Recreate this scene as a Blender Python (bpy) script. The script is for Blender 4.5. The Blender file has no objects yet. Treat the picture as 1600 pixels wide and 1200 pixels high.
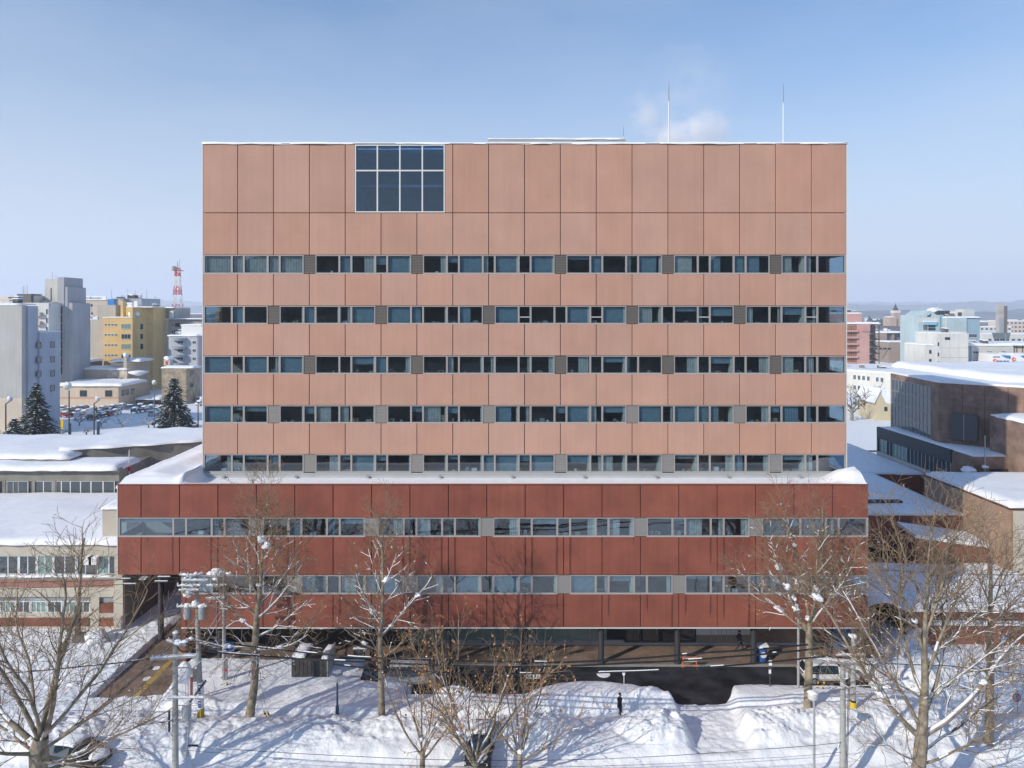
import bpy, bmesh, math, random
import numpy as np
from mathutils import Vector, Matrix
R = math.radians
rnd = random.Random(7)
scene = bpy.context.scene
COL = scene.collection

# ---------------------------------------------------------------- camera, sky, sun, exposure
F, H = 1100.0, 29.5                       # focal length in photo pixels, eye height in metres
cam_data = bpy.data.cameras.new('camera')
cam = bpy.data.objects.new('camera', cam_data)
COL.objects.link(cam)
cam.location = (0, 0, H)
cam.rotation_euler = (R(90), 0, 0)
cam_data.sensor_width = 36.0
cam_data.lens = 36.0 * F / 1600.0
cam_data.shift_x = 2.0 / 1600.0
cam_data.shift_y = -113.0 / 1600.0
cam_data.clip_start = 0.5
cam_data.clip_end = 30000
scene.camera = cam

SUN_EL = 29.0
SUN_DIR = (0.775, 0.632)                  # horizontal direction in which the light travels
world = bpy.data.worlds.new('World')
scene.world = world
world.use_nodes = True
wn = world.node_tree
wn.nodes.clear()
sky = wn.nodes.new('ShaderNodeTexSky')
sky.sky_type = 'NISHITA'
sky.sun_disc = False
sky.sun_elevation = R(SUN_EL)
sky.sun_rotation = math.atan2(-SUN_DIR[0], -SUN_DIR[1])
sky.altitude = 0
sky.air_density = 1.0
sky.dust_density = 0.3
sky.ozone_density = 3.0
bg = wn.nodes.new('ShaderNodeBackground')
bg.inputs['Strength'].default_value = 0.15
wo = wn.nodes.new('ShaderNodeOutputWorld')
hs = wn.nodes.new('ShaderNodeHueSaturation')
hs.inputs['Saturation'].default_value = 1.3
wn.links.new(sky.outputs[0], hs.inputs['Color'])
# milky winter air low over the horizon, the same all the way round
wg = wn.nodes.new('ShaderNodeNewGeometry')
wz = wn.nodes.new('ShaderNodeSeparateXYZ')
wn.links.new(wg.outputs['Incoming'], wz.inputs[0])
wa_ = wn.nodes.new('ShaderNodeMath'); wa_.operation = 'ABSOLUTE'
wn.links.new(wz.outputs[2], wa_.inputs[0])
wr = wn.nodes.new('ShaderNodeValToRGB')
wr.color_ramp.interpolation = 'B_SPLINE'
cr = wr.color_ramp.elements
cr[0].position = 0.0; cr[0].color = (.93, .93, .93, 1)
cr[1].position = 1.0; cr[1].color = (.06, .06, .06, 1)
for ps, vv in ((.1, .8), (.2, .56), (.31, .31), (.42, .13)):
    e_ = cr.new(ps); e_.color = (vv, vv, vv, 1)
wn.links.new(wa_.outputs[0], wr.inputs[0])
wm = wn.nodes.new('ShaderNodeMix'); wm.data_type = 'RGBA'
# thin uneven veils of high haze
wmp = wn.nodes.new('ShaderNodeMapping'); wmp.inputs['Scale'].default_value = (1.2, 1.2, 4.0)
wns = wn.nodes.new('ShaderNodeTexNoise'); wns.inputs['Scale'].default_value = 2.2; wns.inputs['Detail'].default_value = 7; wns.inputs['Roughness'].default_value = .62
wn.links.new(wg.outputs['Incoming'], wmp.inputs[0]); wn.links.new(wmp.outputs[0], wns.inputs['Vector'])
wv = wn.nodes.new('ShaderNodeMapRange'); wv.inputs[1].default_value = .3; wv.inputs[2].default_value = .7; wv.inputs[3].default_value = -.06; wv.inputs[4].default_value = .1
wn.links.new(wns.outputs['Fac'], wv.inputs[0])
wad = wn.nodes.new('ShaderNodeMath'); wad.operation = 'ADD'; wad.use_clamp = True
wn.links.new(wr.outputs[0], wad.inputs[0]); wn.links.new(wv.outputs[0], wad.inputs[1])
wn.links.new(wad.outputs[0], wm.inputs[0])
wn.links.new(hs.outputs[0], wm.inputs[6])
wm.inputs[7].default_value = (4.0, 4.45, 5.1, 1)
wn.links.new(wm.outputs[2], bg.inputs[0])
wn.links.new(bg.outputs[0], wo.inputs[0])

sl = bpy.data.lights.new('sun', 'SUN')
sl.energy = 4.1
sl.angle = R(0.5)
sl.color = (1.0, 0.92, 0.79)
sun = bpy.data.objects.new('sun', sl)
COL.objects.link(sun)
ce = math.cos(R(SUN_EL))
sun.rotation_euler = Vector((SUN_DIR[0] * ce, SUN_DIR[1] * ce, -math.sin(R(SUN_EL)))).to_track_quat('-Z', 'Y').to_euler()
sun.location = (-60, -50, 80)

scene.view_settings.view_transform = 'Standard'
scene.view_settings.look = 'None'
scene.view_settings.gamma = 1
scene.view_settings.use_curve_mapping = False
scene.view_settings.exposure = 0.05
scene.cycles.use_denoising = True
scene.cycles.max_bounces = 10
scene.cycles.transparent_max_bounces = 16
scene.cycles.volume_bounces = 10
scene.cycles.sample_clamp_indirect = 6.0
scene.cycles.caustics_reflective = False
scene.cycles.caustics_refractive = False

# ---------------------------------------------------------------- helpers: photo measures to metres
def PX(px, Y): return (px - 798.0) * Y / F
def PZ(py, Y): return H - (py - 487.0) * Y / F
def GY(py, z=0.0): return F * (H - z) / (py - 487.0)       # distance at which height z shows at row py
def SY(px, X): return X * F / (px - 798.0)                 # distance at which side plane X shows at column px

# ---------------------------------------------------------------- helpers: objects
def tag(o, label=None, cat=None, group=None, kind=None):
    if label: o['label'] = label
    if cat: o['category'] = cat
    if group: o['group'] = group
    if kind: o['kind'] = kind
    return o

def empty(name, loc=(0, 0, 0), rz=0.0, label=None, cat=None, group=None):
    o = bpy.data.objects.new(name, None)
    o.empty_display_size = 0.3
    COL.objects.link(o)
    o.location = loc
    o.rotation_euler = (0, 0, rz)
    tag(o, label, cat, group)
    return o

def link(name, me, parent=None, loc=None, rz=0.0):
    o = bpy.data.objects.new(name, me)
    COL.objects.link(o)
    if parent is not None: o.parent = parent
    if loc is not None: o.location = loc
    if rz: o.rotation_euler = (0, 0, rz)
    return o

def dup(root, loc=None, rz=None, scale=None, label=None, group=None):
    r = root.copy(); COL.objects.link(r)
    if loc is not None: r.location = loc
    if rz is not None: r.rotation_euler = (0, 0, rz)
    if scale is not None: r.scale = scale
    if label: r['label'] = label
    if group: r['group'] = group
    for ch in list(root.children):
        c = ch.copy(); COL.objects.link(c); c.parent = r
        for g in list(ch.children):
            d = g.copy(); COL.objects.link(d); d.parent = c
    return r

class MB:
    """collects shapes, then links them as one mesh"""
    def __init__(s):
        s.v, s.f, s.m, s.mats = [], [], [], []
    def mi(s, mat):
        if mat not in s.mats: s.mats.append(mat)
        return s.mats.index(mat)
    def add(s, vs, fs, mat):
        k = len(s.v); i = s.mi(mat)
        s.v += [tuple(p) for p in vs]
        s.f += [tuple(a + k for a in f) for f in fs]
        s.m += [i] * len(fs)
        return s
    def box(s, x0, x1, y0, y1, z0, z1, mat, M=None):
        vs = [(x0, y0, z0), (x1, y0, z0), (x1, y1, z0), (x0, y1, z0), (x0, y0, z1), (x1, y0, z1), (x1, y1, z1), (x0, y1, z1)]
        if M is not None: vs = [M @ Vector(p) for p in vs]
        return s.add(vs, [(0, 3, 2, 1), (4, 5, 6, 7), (0, 1, 5, 4), (1, 2, 6, 5), (2, 3, 7, 6), (3, 0, 4, 7)], mat)
    def tube(s, p0, p1, r0, r1, n, mat, caps=True):
        p0, p1 = Vector(p0), Vector(p1)
        d = (p1 - p0)
        if d.length < 1e-6: return s
        d.normalize()
        a = d.cross(Vector((0, 0, 1)))
        if a.length < 1e-3: a = Vector((1, 0, 0))
        a.normalize(); b = d.cross(a)
        vs, fs = [], []
        for p, r in ((p0, r0), (p1, r1)):
            for i in range(n):
                t = 2 * math.pi * i / n
                vs.append(p + a * math.cos(t) * r + b * math.sin(t) * r)
        for i in range(n):
            j = (i + 1) % n
            fs.append((i, j, n + j, n + i))
        if caps:
            fs.append(tuple(range(n))[::-1]); fs.append(tuple(range(n, 2 * n)))
        return s.add(vs, fs, mat)
    def lathe(s, c, prof, n, mat, M=None):
        vs, fs = [], []
        for r, z in prof:
            for i in range(n):
                t = 2 * math.pi * i / n
                vs.append(Vector((c[0] + r * math.cos(t), c[1] + r * math.sin(t), c[2] + z)))
        if M is not None: vs = [M @ v for v in vs]
        for k in range(len(prof) - 1):
            for i in range(n):
                j = (i + 1) % n
                fs.append((k * n + i, k * n + j, (k + 1) * n + j, (k + 1) * n + i))
        fs.append(tuple(range(n))[::-1]); fs.append(tuple(range((len(prof) - 1) * n, len(prof) * n)))
        return s.add(vs, fs, mat)
    def prism(s, pts, z0, z1, mat, top=None):
        """vertical prism over an anticlockwise footprint; z1 may be a list"""
        n = len(pts)
        z1s = z1 if isinstance(z1, (list, tuple)) else [z1] * n
        vs = [(p[0], p[1], z0) for p in pts] + [(p[0], p[1], z1s[i]) for i, p in enumerate(pts)]
        s.add(vs, [(i, (i + 1) % n, n + (i + 1) % n, n + i) for i in range(n)] + [tuple(range(n))[::-1]], mat)
        s.add([vs[n + i] for i in range(n)], [tuple(range(n))], top or mat)
        return s
    def slab(s, pts, y0, y1, mat):
        """outline given in x,z, thickness along y"""
        n = len(pts)
        vs = [(p[0], y0, p[1]) for p in pts] + [(p[0], y1, p[1]) for p in pts]
        return s.add(vs, [tuple(range(n)), tuple(range(n, 2 * n))[::-1]] + [(i, n + i, n + (i + 1) % n, (i + 1) % n) for i in range(n)], mat)
    def blob(s, c, r, mat, seed=0, sz=(1, 1, 1), amp=0.25, sub=2):
        bm = bmesh.new()
        bmesh.ops.create_icosphere(bm, subdivisions=sub, radius=1)
        q = random.Random(seed)
        ph = [q.uniform(0, 6) for _ in range(6)]
        vs = []
        for v in bm.verts:
            p = v.co
            k = 1 + amp * (math.sin(p.x * 3 + ph[0]) * math.sin(p.y * 3.4 + ph[1]) + 0.6 * math.sin(p.z * 5 + ph[2] + p.x * 4) * math.cos(p.y * 5 + ph[3]))
            vs.append((c[0] + p.x * r * k * sz[0], c[1] + p.y * r * k * sz[1], c[2] + p.z * r * k * sz[2]))
        bm.verts.index_update()
        fs = [tuple(v.index for v in f.verts) for f in bm.faces]
        bm.free()
        return s.add(vs, fs, mat)
    def mesh(s, name, smooth=False):
        me = bpy.data.meshes.new(name)
        me.from_pydata(s.v, [], s.f)
        for m in s.mats: me.materials.append(m)
        me.polygons.foreach_set('material_index', s.m)
        if smooth: me.polygons.foreach_set('use_smooth', [True] * len(s.f))
        me.update()
        return me
    def build(s, name, parent=None, loc=None, rz=0.0, smooth=False):
        return link(name, s.mesh(name, smooth), parent, loc, rz)

def np_mesh(name, V, Fc, mats, mi=None, smooth=False):
    """fast mesh from arrays; Fc is an (n, k) index array"""
    me = bpy.data.meshes.new(name)
    V = np.asarray(V, dtype=np.float32); Fc = np.asarray(Fc, dtype=np.int32)
    n, k = Fc.shape
    me.vertices.add(len(V)); me.vertices.foreach_set('co', V.ravel())
    me.loops.add(n * k); me.loops.foreach_set('vertex_index', Fc.ravel())
    me.polygons.add(n)
    me.polygons.foreach_set('loop_start', np.arange(0, n * k, k, dtype=np.int32))
    try: me.polygons.foreach_set('loop_total', np.full(n, k, dtype=np.int32))
    except Exception: pass
    for m in mats: me.materials.append(m)
    if mi is not None: me.polygons.foreach_set('material_index', np.asarray(mi, dtype=np.int32))
    if smooth: me.polygons.foreach_set('use_smooth', np.ones(n, dtype=bool))
    me.update(calc_edges=True); me.validate()
    return me

def tubes(P0, P1, R0, R1, n):
    """many tapered tubes at once -> verts, quads"""
    P0, P1, R0, R1 = map(lambda a: np.asarray(a, dtype=float), (P0, P1, R0, R1))
    D = P1 - P0
    L = np.linalg.norm(D, axis=1, keepdims=True); L[L < 1e-9] = 1
    D = D / L
    up = np.tile([0.0, 0.0, 1.0], (len(D), 1)); up[np.abs(D[:, 2]) > 0.95] = [1.0, 0, 0]
    A = np.cross(D, up); A /= np.linalg.norm(A, axis=1, keepdims=True)
    B = np.cross(D, A)
    t = np.arange(n) * 2 * math.pi / n
    c, s = np.cos(t), np.sin(t)
    ring = A[:, None, :] * c[None, :, None] + B[:, None, :] * s[None, :, None]
    V = np.concatenate([P0[:, None] + ring * R0[:, None, None], P1[:, None] + ring * R1[:, None, None]], axis=1).reshape(-1, 3)
    i = np.arange(n); j = (i + 1) % n
    q = np.stack([i, j, n + j, n + i], axis=1)
    Q = (q[None] + (np.arange(len(P0)) * 2 * n)[:, None, None]).reshape(-1, 4)
    return V, Q

def vnoise(x, y, seed=0):
    """smooth lattice noise in 0..1"""
    x = np.asarray(x, float); y = np.asarray(y, float)
    xi, yi = np.floor(x).astype(np.int64), np.floor(y).astype(np.int64)
    fx, fy = x - xi, y - yi
    fx = fx * fx * (3 - 2 * fx); fy = fy * fy * (3 - 2 * fy)
    def h(a, b):
        n = (a * 374761393 + b * 668265263 + seed * 144269) & 0x7fffffff
        n = ((n ^ (n >> 13)) * 1274126177) & 0x7fffffff
        return ((n ^ (n >> 16)) & 0xffff) / 65535.0
    return (h(xi, yi) * (1 - fx) + h(xi + 1, yi) * fx) * (1 - fy) + (h(xi, yi + 1) * (1 - fx) + h(xi + 1, yi + 1) * fx) * fy

# ---------------------------------------------------------------- materials
def mat(name, col, rough=0.7, metal=0.0, var=0.0, vscale=1.0, bump=0.0, bscale=20.0, rand=0.0, spec=0.3, coord='Object', detail=3.0):
    m = bpy.data.materials.new(name)
    m.use_nodes = True
    nt = m.node_tree
    b = nt.nodes['Principled BSDF']
    b.inputs['Base Color'].default_value = (*col, 1)
    b.inputs['Roughness'].default_value = rough
    b.inputs['Metallic'].default_value = metal
    b.inputs['Specular IOR Level'].default_value = spec
    if var or rand or bump:
        tc = nt.nodes.new('ShaderNodeNewGeometry' if coord == 'World' else 'ShaderNodeTexCoord')
        out = tc.outputs['Position'] if coord == 'World' else tc.outputs['Object']
    if var or rand:
        val = None
        if var:
            nz = nt.nodes.new('ShaderNodeTexNoise')
            nz.inputs['Scale'].default_value = vscale; nz.inputs['Detail'].default_value = detail
            nt.links.new(out, nz.inputs['Vector'])
            mr = nt.nodes.new('ShaderNodeMapRange')
            mr.inputs[1].default_value = 0.3; mr.inputs[2].default_value = 0.7
            mr.inputs[3].default_value = 1 - var; mr.inputs[4].default_value = 1 + var
            nt.links.new(nz.outputs['Fac'], mr.inputs[0]); val = mr.outputs[0]
        if rand:
            oi = nt.nodes.new('ShaderNodeObjectInfo')
            m2 = nt.nodes.new('ShaderNodeMapRange')
            m2.inputs[3].default_value = 1 - rand; m2.inputs[4].default_value = 1 + rand
            nt.links.new(oi.outputs['Random'], m2.inputs[0])
            if val is None: val = m2.outputs[0]
            else:
                mu = nt.nodes.new('ShaderNodeMath'); mu.operation = 'MULTIPLY'
                nt.links.new(val, mu.inputs[0]); nt.links.new(m2.outputs[0], mu.inputs[1]); val = mu.outputs[0]
        vm = nt.nodes.new('ShaderNodeVectorMath'); vm.operation = 'SCALE'
        vm.inputs[0].default_value = col
        nt.links.new(val, vm.inputs['Scale'])
        nt.links.new(vm.outputs[0], b.inputs['Base Color'])
    if bump:
        nb = nt.nodes.new('ShaderNodeTexNoise')
        nb.inputs['Scale'].default_value = bscale; nb.inputs['Detail'].default_value = 4
        nt.links.new(out, nb.inputs['Vector'])
        bp = nt.nodes.new('ShaderNodeBump'); bp.inputs['Strength'].default_value = bump; bp.inputs['Distance'].default_value = 0.05
        nt.links.new(nb.outputs['Fac'], bp.inputs['Height']); nt.links.new(bp.outputs[0], b.inputs['Normal'])
    return m

def glass(name, tint, refl, trans=True, base=(0.02, 0.03, 0.035)):
    m = bpy.data.materials.new(name); m.use_nodes = True
    nt = m.node_tree; nt.nodes.clear()
    o = nt.nodes.new('ShaderNodeOutputMaterial')
    mx = nt.nodes.new('ShaderNodeMixShader')
    lw = nt.nodes.new('ShaderNodeLayerWeight'); lw.inputs['Blend'].default_value = 0.25
    mr = nt.nodes.new('ShaderNodeMapRange'); mr.inputs[3].default_value = refl; mr.inputs[4].default_value = 0.5 if trans else (0.45 if refl > .05 else .16)
    nt.links.new(lw.outputs['Fresnel'], mr.inputs[0])
    if trans:
        a = nt.nodes.new('ShaderNodeBsdfTransparent'); a.inputs[0].default_value = (*tint, 1)
    else:
        a = nt.nodes.new('ShaderNodeBsdfDiffuse'); a.inputs[0].default_value = (*base, 1)
    g = nt.nodes.new('ShaderNodeBsdfGlossy'); g.inputs['Roughness'].default_value = 0.02
    g.inputs[0].default_value = (0.9, 0.96, 1, 1)
    # faint waviness of the panes
    tc = nt.nodes.new('ShaderNodeNewGeometry')
    nz = nt.nodes.new('ShaderNodeTexNoise'); nz.inputs['Scale'].default_value = 0.8; nz.inputs['Detail'].default_value = 1
    nt.links.new(tc.outputs['Position'], nz.inputs['Vector'])
    bp = nt.nodes.new('ShaderNodeBump'); bp.inputs['Strength'].default_value = 0.12; bp.inputs['Distance'].default_value = 0.05
    nt.links.new(nz.outputs['Fac'], bp.inputs['Height']); nt.links.new(bp.outputs[0], g.inputs['Normal'])
    nt.links.new(mr.outputs[0], mx.inputs[0]); nt.links.new(a.outputs[0], mx.inputs[1]); nt.links.new(g.outputs[0], mx.inputs[2])
    nt.links.new(mx.outputs[0], o.inputs[0])
    return m

M = {}
def streaked(m, x0, step, offs, zspans):
    """melt-water runs below the window mullions: wet dark lines with their own lengths"""
    nt = m.node_tree; b = nt.nodes['Principled BSDF']
    src = b.inputs['Base Color'].links[0].from_socket
    N = lambda t: nt.nodes.new(t)
    def math_(op, a, c=None):
        n = N('ShaderNodeMath'); n.operation = op
        for i, q in enumerate((a, c)):
            if q is None: continue
            if isinstance(q, (int, float)): n.inputs[i].default_value = q
            else: nt.links.new(q, n.inputs[i])
        return n.outputs[0]
    g = N('ShaderNodeNewGeometry'); sp = N('ShaderNodeSeparateXYZ'); nt.links.new(g.outputs['Position'], sp.inputs[0])
    wob = N('ShaderNodeTexNoise'); wob.inputs['Scale'].default_value = 1.1; nt.links.new(g.outputs['Position'], wob.inputs['Vector'])
    xw = math_('ADD', sp.outputs[0], math_('MULTIPLY', math_('SUBTRACT', wob.outputs['Fac'], 0.5), 0.12))
    total = None
    for off in offs:
        u = math_('DIVIDE', math_('SUBTRACT', xw, x0 + off), step)
        fr = math_('FRACT', math_('ADD', u, 0.5))
        cell = math_('FLOOR', math_('ADD', u, 0.5))
        dist = math_('MULTIPLY', math_('ABSOLUTE', math_('SUBTRACT', fr, 0.5)), step)
        for (zt_, zb_) in zspans:
            cv = N('ShaderNodeCombineXYZ'); nt.links.new(cell, cv.inputs[0]); cv.inputs[1].default_value = off * 7.3; cv.inputs[2].default_value = zt_
            wn_ = N('ShaderNodeTexWhiteNoise'); nt.links.new(cv.outputs[0], wn_.inputs['Vector'])
            ln = math_('MULTIPLY', math_('POWER', wn_.outputs['Value'], 2.2), (zt_ - zb_) * 1.7)
            d = math_('SUBTRACT', zt_, sp.outputs[2])                       # distance below the sill
            inz = math_('MULTIPLY', math_('GREATER_THAN', d, 0.0), math_('LESS_THAN', d, zt_ - zb_))
            fade = math_('MINIMUM', math_('MAXIMUM', math_('MULTIPLY', math_('SUBTRACT', ln, d), 1.6), 0.0), 1.0)
            wid = math_('ADD', 0.035, math_('MULTIPLY', wn_.outputs['Value'], 0.07))
            edge = math_('MINIMUM', math_('MAXIMUM', math_('MULTIPLY', math_('SUBTRACT', wid, dist), 22.0), 0.0), 1.0)
            k = math_('MULTIPLY', math_('MULTIPLY', edge, fade), inz)
            total = k if total is None else math_('MAXIMUM', total, k)
    mx = N('ShaderNodeMix'); mx.data_type = 'RGBA'; mx.blend_type = 'MULTIPLY'
    nt.links.new(math_('MULTIPLY', total, 0.65), mx.inputs[0]); nt.links.new(src, mx.inputs[6])
    mx.inputs[7].default_value = (0.22, 0.16, 0.15, 1)
    nt.links.new(mx.outputs[2], b.inputs['Base Color'])
    nt.links.new(math_('SUBTRACT', 0.62, math_('MULTIPLY', total, 0.3)), b.inputs['Roughness'])

M['panel'] = mat('terracotta_panel', (0.51, 0.31, 0.238), 0.75, var=0.06, vscale=0.35, rand=0.045, bump=0.15, bscale=6, coord='World')
M['panel_red'] = mat('oxide_red_panel', (0.265, 0.086, 0.056), 0.62, var=0.16, vscale=0.5, rand=0.06, bump=0.2, bscale=8, coord='World', detail=6)
def weathered(m, amt, hue):
    """faint rain runs and a tone of its own for every panel"""
    nt = m.node_tree; b = nt.nodes['Principled BSDF']; src = b.inputs['Base Color'].links[0].from_socket
    g = nt.nodes.new('ShaderNodeNewGeometry'); mp = nt.nodes.new('ShaderNodeMapping'); mp.inputs['Scale'].default_value = (2.6, 1, .12)
    nz = nt.nodes.new('ShaderNodeTexNoise'); nz.inputs['Scale'].default_value = 1.0; nz.inputs['Detail'].default_value = 5
    nt.links.new(g.outputs['Position'], mp.inputs[0]); nt.links.new(mp.outputs[0], nz.inputs['Vector'])
    mr = nt.nodes.new('ShaderNodeMapRange'); mr.inputs[1].default_value = .3; mr.inputs[2].default_value = .7; mr.inputs[3].default_value = 1 - amt; mr.inputs[4].default_value = 1 + amt
    nt.links.new(nz.outputs['Fac'], mr.inputs[0])
    vm = nt.nodes.new('ShaderNodeVectorMath'); vm.operation = 'SCALE'; nt.links.new(src, vm.inputs[0]); nt.links.new(mr.outputs[0], vm.inputs['Scale'])
    fn = nt.nodes.new('ShaderNodeTexNoise'); fn.inputs['Scale'].default_value = 5.0; fn.inputs['Detail'].default_value = 8; nt.links.new(g.outputs['Position'], fn.inputs['Vector'])
    oi = nt.nodes.new('ShaderNodeObjectInfo'); mx = nt.nodes.new('ShaderNodeMix'); mx.data_type = 'RGBA'; mx.blend_type = 'MULTIPLY'
    mm = nt.nodes.new('ShaderNodeMath'); mm.operation = 'FRACT'; m3 = nt.nodes.new('ShaderNodeMath'); m3.operation = 'MULTIPLY'; m3.inputs[1].default_value = 7.31
    nt.links.new(oi.outputs['Random'], m3.inputs[0]); nt.links.new(m3.outputs[0], mm.inputs[0]); nt.links.new(mm.outputs[0], mx.inputs[0])
    nt.links.new(vm.outputs[0], mx.inputs[6]); mx.inputs[7].default_value = (*hue, 1)
    m4 = nt.nodes.new('ShaderNodeMapRange'); m4.inputs[1].default_value = .35; m4.inputs[2].default_value = .65; m4.inputs[3].default_value = .985; m4.inputs[4].default_value = 1.015; nt.links.new(fn.outputs['Fac'], m4.inputs[0])
    v2 = nt.nodes.new('ShaderNodeVectorMath'); v2.operation = 'SCALE'; nt.links.new(mx.outputs[2], v2.inputs[0]); nt.links.new(m4.outputs[0], v2.inputs['Scale'])
    nt.links.new(v2.outputs[0], b.inputs['Base Color'])
weathered(M['panel'], .03, (1.0, .93, .88)); weathered(M['panel_red'], .07, (.92, .88, .92))
M['joint'] = mat('dark_joint_backing', (0.09, 0.05, 0.04), 0.9)
M['frame'] = mat('grey_aluminium', (0.45, 0.43, 0.41), 0.45, metal=0.3)
M['frame_white'] = mat('white_aluminium', (0.72, 0.73, 0.72), 0.4)
M['louver'] = mat('grey_louver', (0.15, 0.138, 0.125), 0.6)
M['louver_light'] = mat('light_grey_louver', (0.27, 0.26, 0.25), 0.6)
M['glass'] = glass('window_glass', (0.86, 0.94, 0.98), 0.085)
M['glass_big'] = glass('blue_window_glass', (0.42, 0.62, 0.78), 0.07)
M['glass_dark'] = glass('dark_glass', (0, 0, 0), 0.12, trans=False, base=(0.02, 0.035, 0.045))
M['glass_deep'] = glass('deep_glass', (0, 0, 0), 0.03, trans=False, base=(0.02, 0.045, 0.06))
M['glass_green'] = glass('green_glass', (0, 0, 0), 0.1, trans=False, base=(0.19, 0.31, 0.27))
M['flash'] = mat('grey_flashing', (0.42, 0.43, 0.43), 0.5, var=0.08, vscale=0.5)
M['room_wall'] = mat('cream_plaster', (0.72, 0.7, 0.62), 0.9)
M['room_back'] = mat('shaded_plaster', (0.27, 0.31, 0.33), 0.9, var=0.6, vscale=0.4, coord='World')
M['room_floor'] = mat('dark_floor', (0.12, 0.11, 0.1), 0.8)
M['ceiling'] = mat('ceiling_board', (0.4, 0.4, 0.38), 0.9)
M['curtain'] = mat('pale_curtain', (0.5, 0.5, 0.46), 0.9, var=0.15, vscale=3)
M['blind'] = mat('grey_blind', (0.2, 0.29, 0.34), 0.7, var=0.12, vscale=3)
M['cardboard'] = mat('cardboard', (0.42, 0.28, 0.15), 0.9)
M['desk'] = mat('office_furniture', (0.35, 0.34, 0.33), 0.7)
M['column'] = mat('dark_column', (0.035, 0.035, 0.04), 0.5)
M['soffit'] = mat('dark_soffit', (0.06, 0.055, 0.05), 0.8)

# snow: rough, faintly blue in its depth
def snow_mat(name, bs, st, col=(0.86, 0.88, 0.91), dirt=0.0):
    m = mat(name, col, 0.55, var=0.05, vscale=1.4, bump=st, bscale=bs, coord='World', spec=0.25, detail=4)
    return m
M['snow'] = snow_mat('fresh_snow', 1.6, 0.5)
M['snow_rough'] = snow_mat('tracked_snow', 5.5, 1.0, (0.84, 0.86, 0.89))
M['snow_roof'] = snow_mat('roof_snow', 0.7, 0.35, (0.86, 0.88, 0.91))
M['snow_tree'] = mat('branch_snow', (0.88, 0.9, 0.93), 0.6)

# brick paving: courses in the material (bricks are about two pixels long here)
def brick(name, c1, c2, mortar, scale, bw, rh, rough=0.8, off=0.5, wall=False):
    m = bpy.data.materials.new(name); m.use_nodes = True
    nt = m.node_tree; b = nt.nodes['Principled BSDF']; b.inputs['Roughness'].default_value = rough
    b.inputs['Specular IOR Level'].default_value = 0.3
    g = nt.nodes.new('ShaderNodeNewGeometry')
    vec = g.outputs['Position']
    if wall:
        sp = nt.nodes.new('ShaderNodeSeparateXYZ'); nt.links.new(vec, sp.inputs[0])
        ad = nt.nodes.new('ShaderNodeMath'); ad.operation = 'ADD'
        nt.links.new(sp.outputs[0], ad.inputs[0]); nt.links.new(sp.outputs[1], ad.inputs[1])
        cb = nt.nodes.new('ShaderNodeCombineXYZ'); nt.links.new(ad.outputs[0], cb.inputs[0]); nt.links.new(sp.outputs[2], cb.inputs[1])
        vec = cb.outputs[0]
    t = nt.nodes.new('ShaderNodeTexBrick')
    t.inputs['Color1'].default_value = (*c1, 1); t.inputs['Color2'].default_value = (*c2, 1); t.inputs['Mortar'].default_value = (*mortar, 1)
    t.inputs['Scale'].default_value = scale; t.inputs['Brick Width'].default_value = bw; t.inputs['Row Height'].default_value = rh
    t.inputs['Mortar Size'].default_value = 0.012; t.offset = off
    nt.links.new(vec, t.inputs['Vector'])
    nz = nt.nodes.new('ShaderNodeTexNoise'); nz.inputs['Scale'].default_value = 0.6; nz.inputs['Detail'].default_value = 5
    nt.links.new(g.outputs['Position'], nz.inputs['Vector'])
    mr = nt.nodes.new('ShaderNodeMapRange'); mr.inputs[1].default_value = 0.3; mr.inputs[2].default_value = 0.7; mr.inputs[3].default_value = 0.6; mr.inputs[4].default_value = 1.3
    nt.links.new(nz.outputs['Fac'], mr.inputs[0])
    vm = nt.nodes.new('ShaderNodeVectorMath'); vm.operation = 'SCALE'
    nt.links.new(t.outputs['Color'], vm.inputs[0]); nt.links.new(mr.outputs[0], vm.inputs['Scale'])
    nt.links.new(vm.outputs[0], b.inputs['Base Color'])
    return m
M['paving'] = brick('brown_paving', (0.29, 0.2, 0.15), (0.22, 0.155, 0.12), (0.11, 0.085, 0.07), 1.0, 0.3, 0.15)
M['brickwall'] = brick('red_brick', (0.30, 0.10, 0.065), (0.24, 0.08, 0.05), (0.16, 0.1, 0.08), 1.0, 0.4, 0.13, wall=True)
M['brownbrick'] = brick('brown_brick', (0.3, 0.2, 0.155), (0.26, 0.175, 0.135), (0.2, 0.14, 0.11), 1.0, 0.3, 0.15, wall=True)
M['asphalt'] = mat('wet_asphalt', (0.028, 0.029, 0.033), 0.5, var=0.85, vscale=0.55, bump=0.2, bscale=15, coord='World', detail=7)
M['yellow'] = mat('tactile_yellow', (0.42, 0.29, 0.07), 0.8, var=0.25, vscale=1.5)
M['beige'] = mat('beige_render', (0.52, 0.48, 0.40), 0.85, var=0.09, vscale=0.5, coord='World')
M['concrete'] = mat('grey_concrete', (0.24, 0.235, 0.21), 0.85, var=0.2, vscale=0.5, coord='World', detail=6)
M['pole'] = mat('pole_concrete', (0.36, 0.37, 0.36), 0.7, var=0.15, vscale=2.5)
M['metal'] = mat('galvanised_steel', (0.4, 0.42, 0.43), 0.45, metal=0.5)
M['black'] = mat('black_rubber', (0.015, 0.015, 0.017), 0.6)
M['white'] = mat('white_paint', (0.78, 0.78, 0.77), 0.5)
M['blue'] = mat('blue_paint', (0.03, 0.11, 0.36), 0.5)
M['orange'] = mat('orange_paint', (0.75, 0.2, 0.05), 0.5)
M['red'] = mat('red_paint', (0.55, 0.04, 0.03), 0.5)
M['yellowp'] = mat('yellow_plastic', (0.72, 0.5, 0.04), 0.6)
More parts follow.
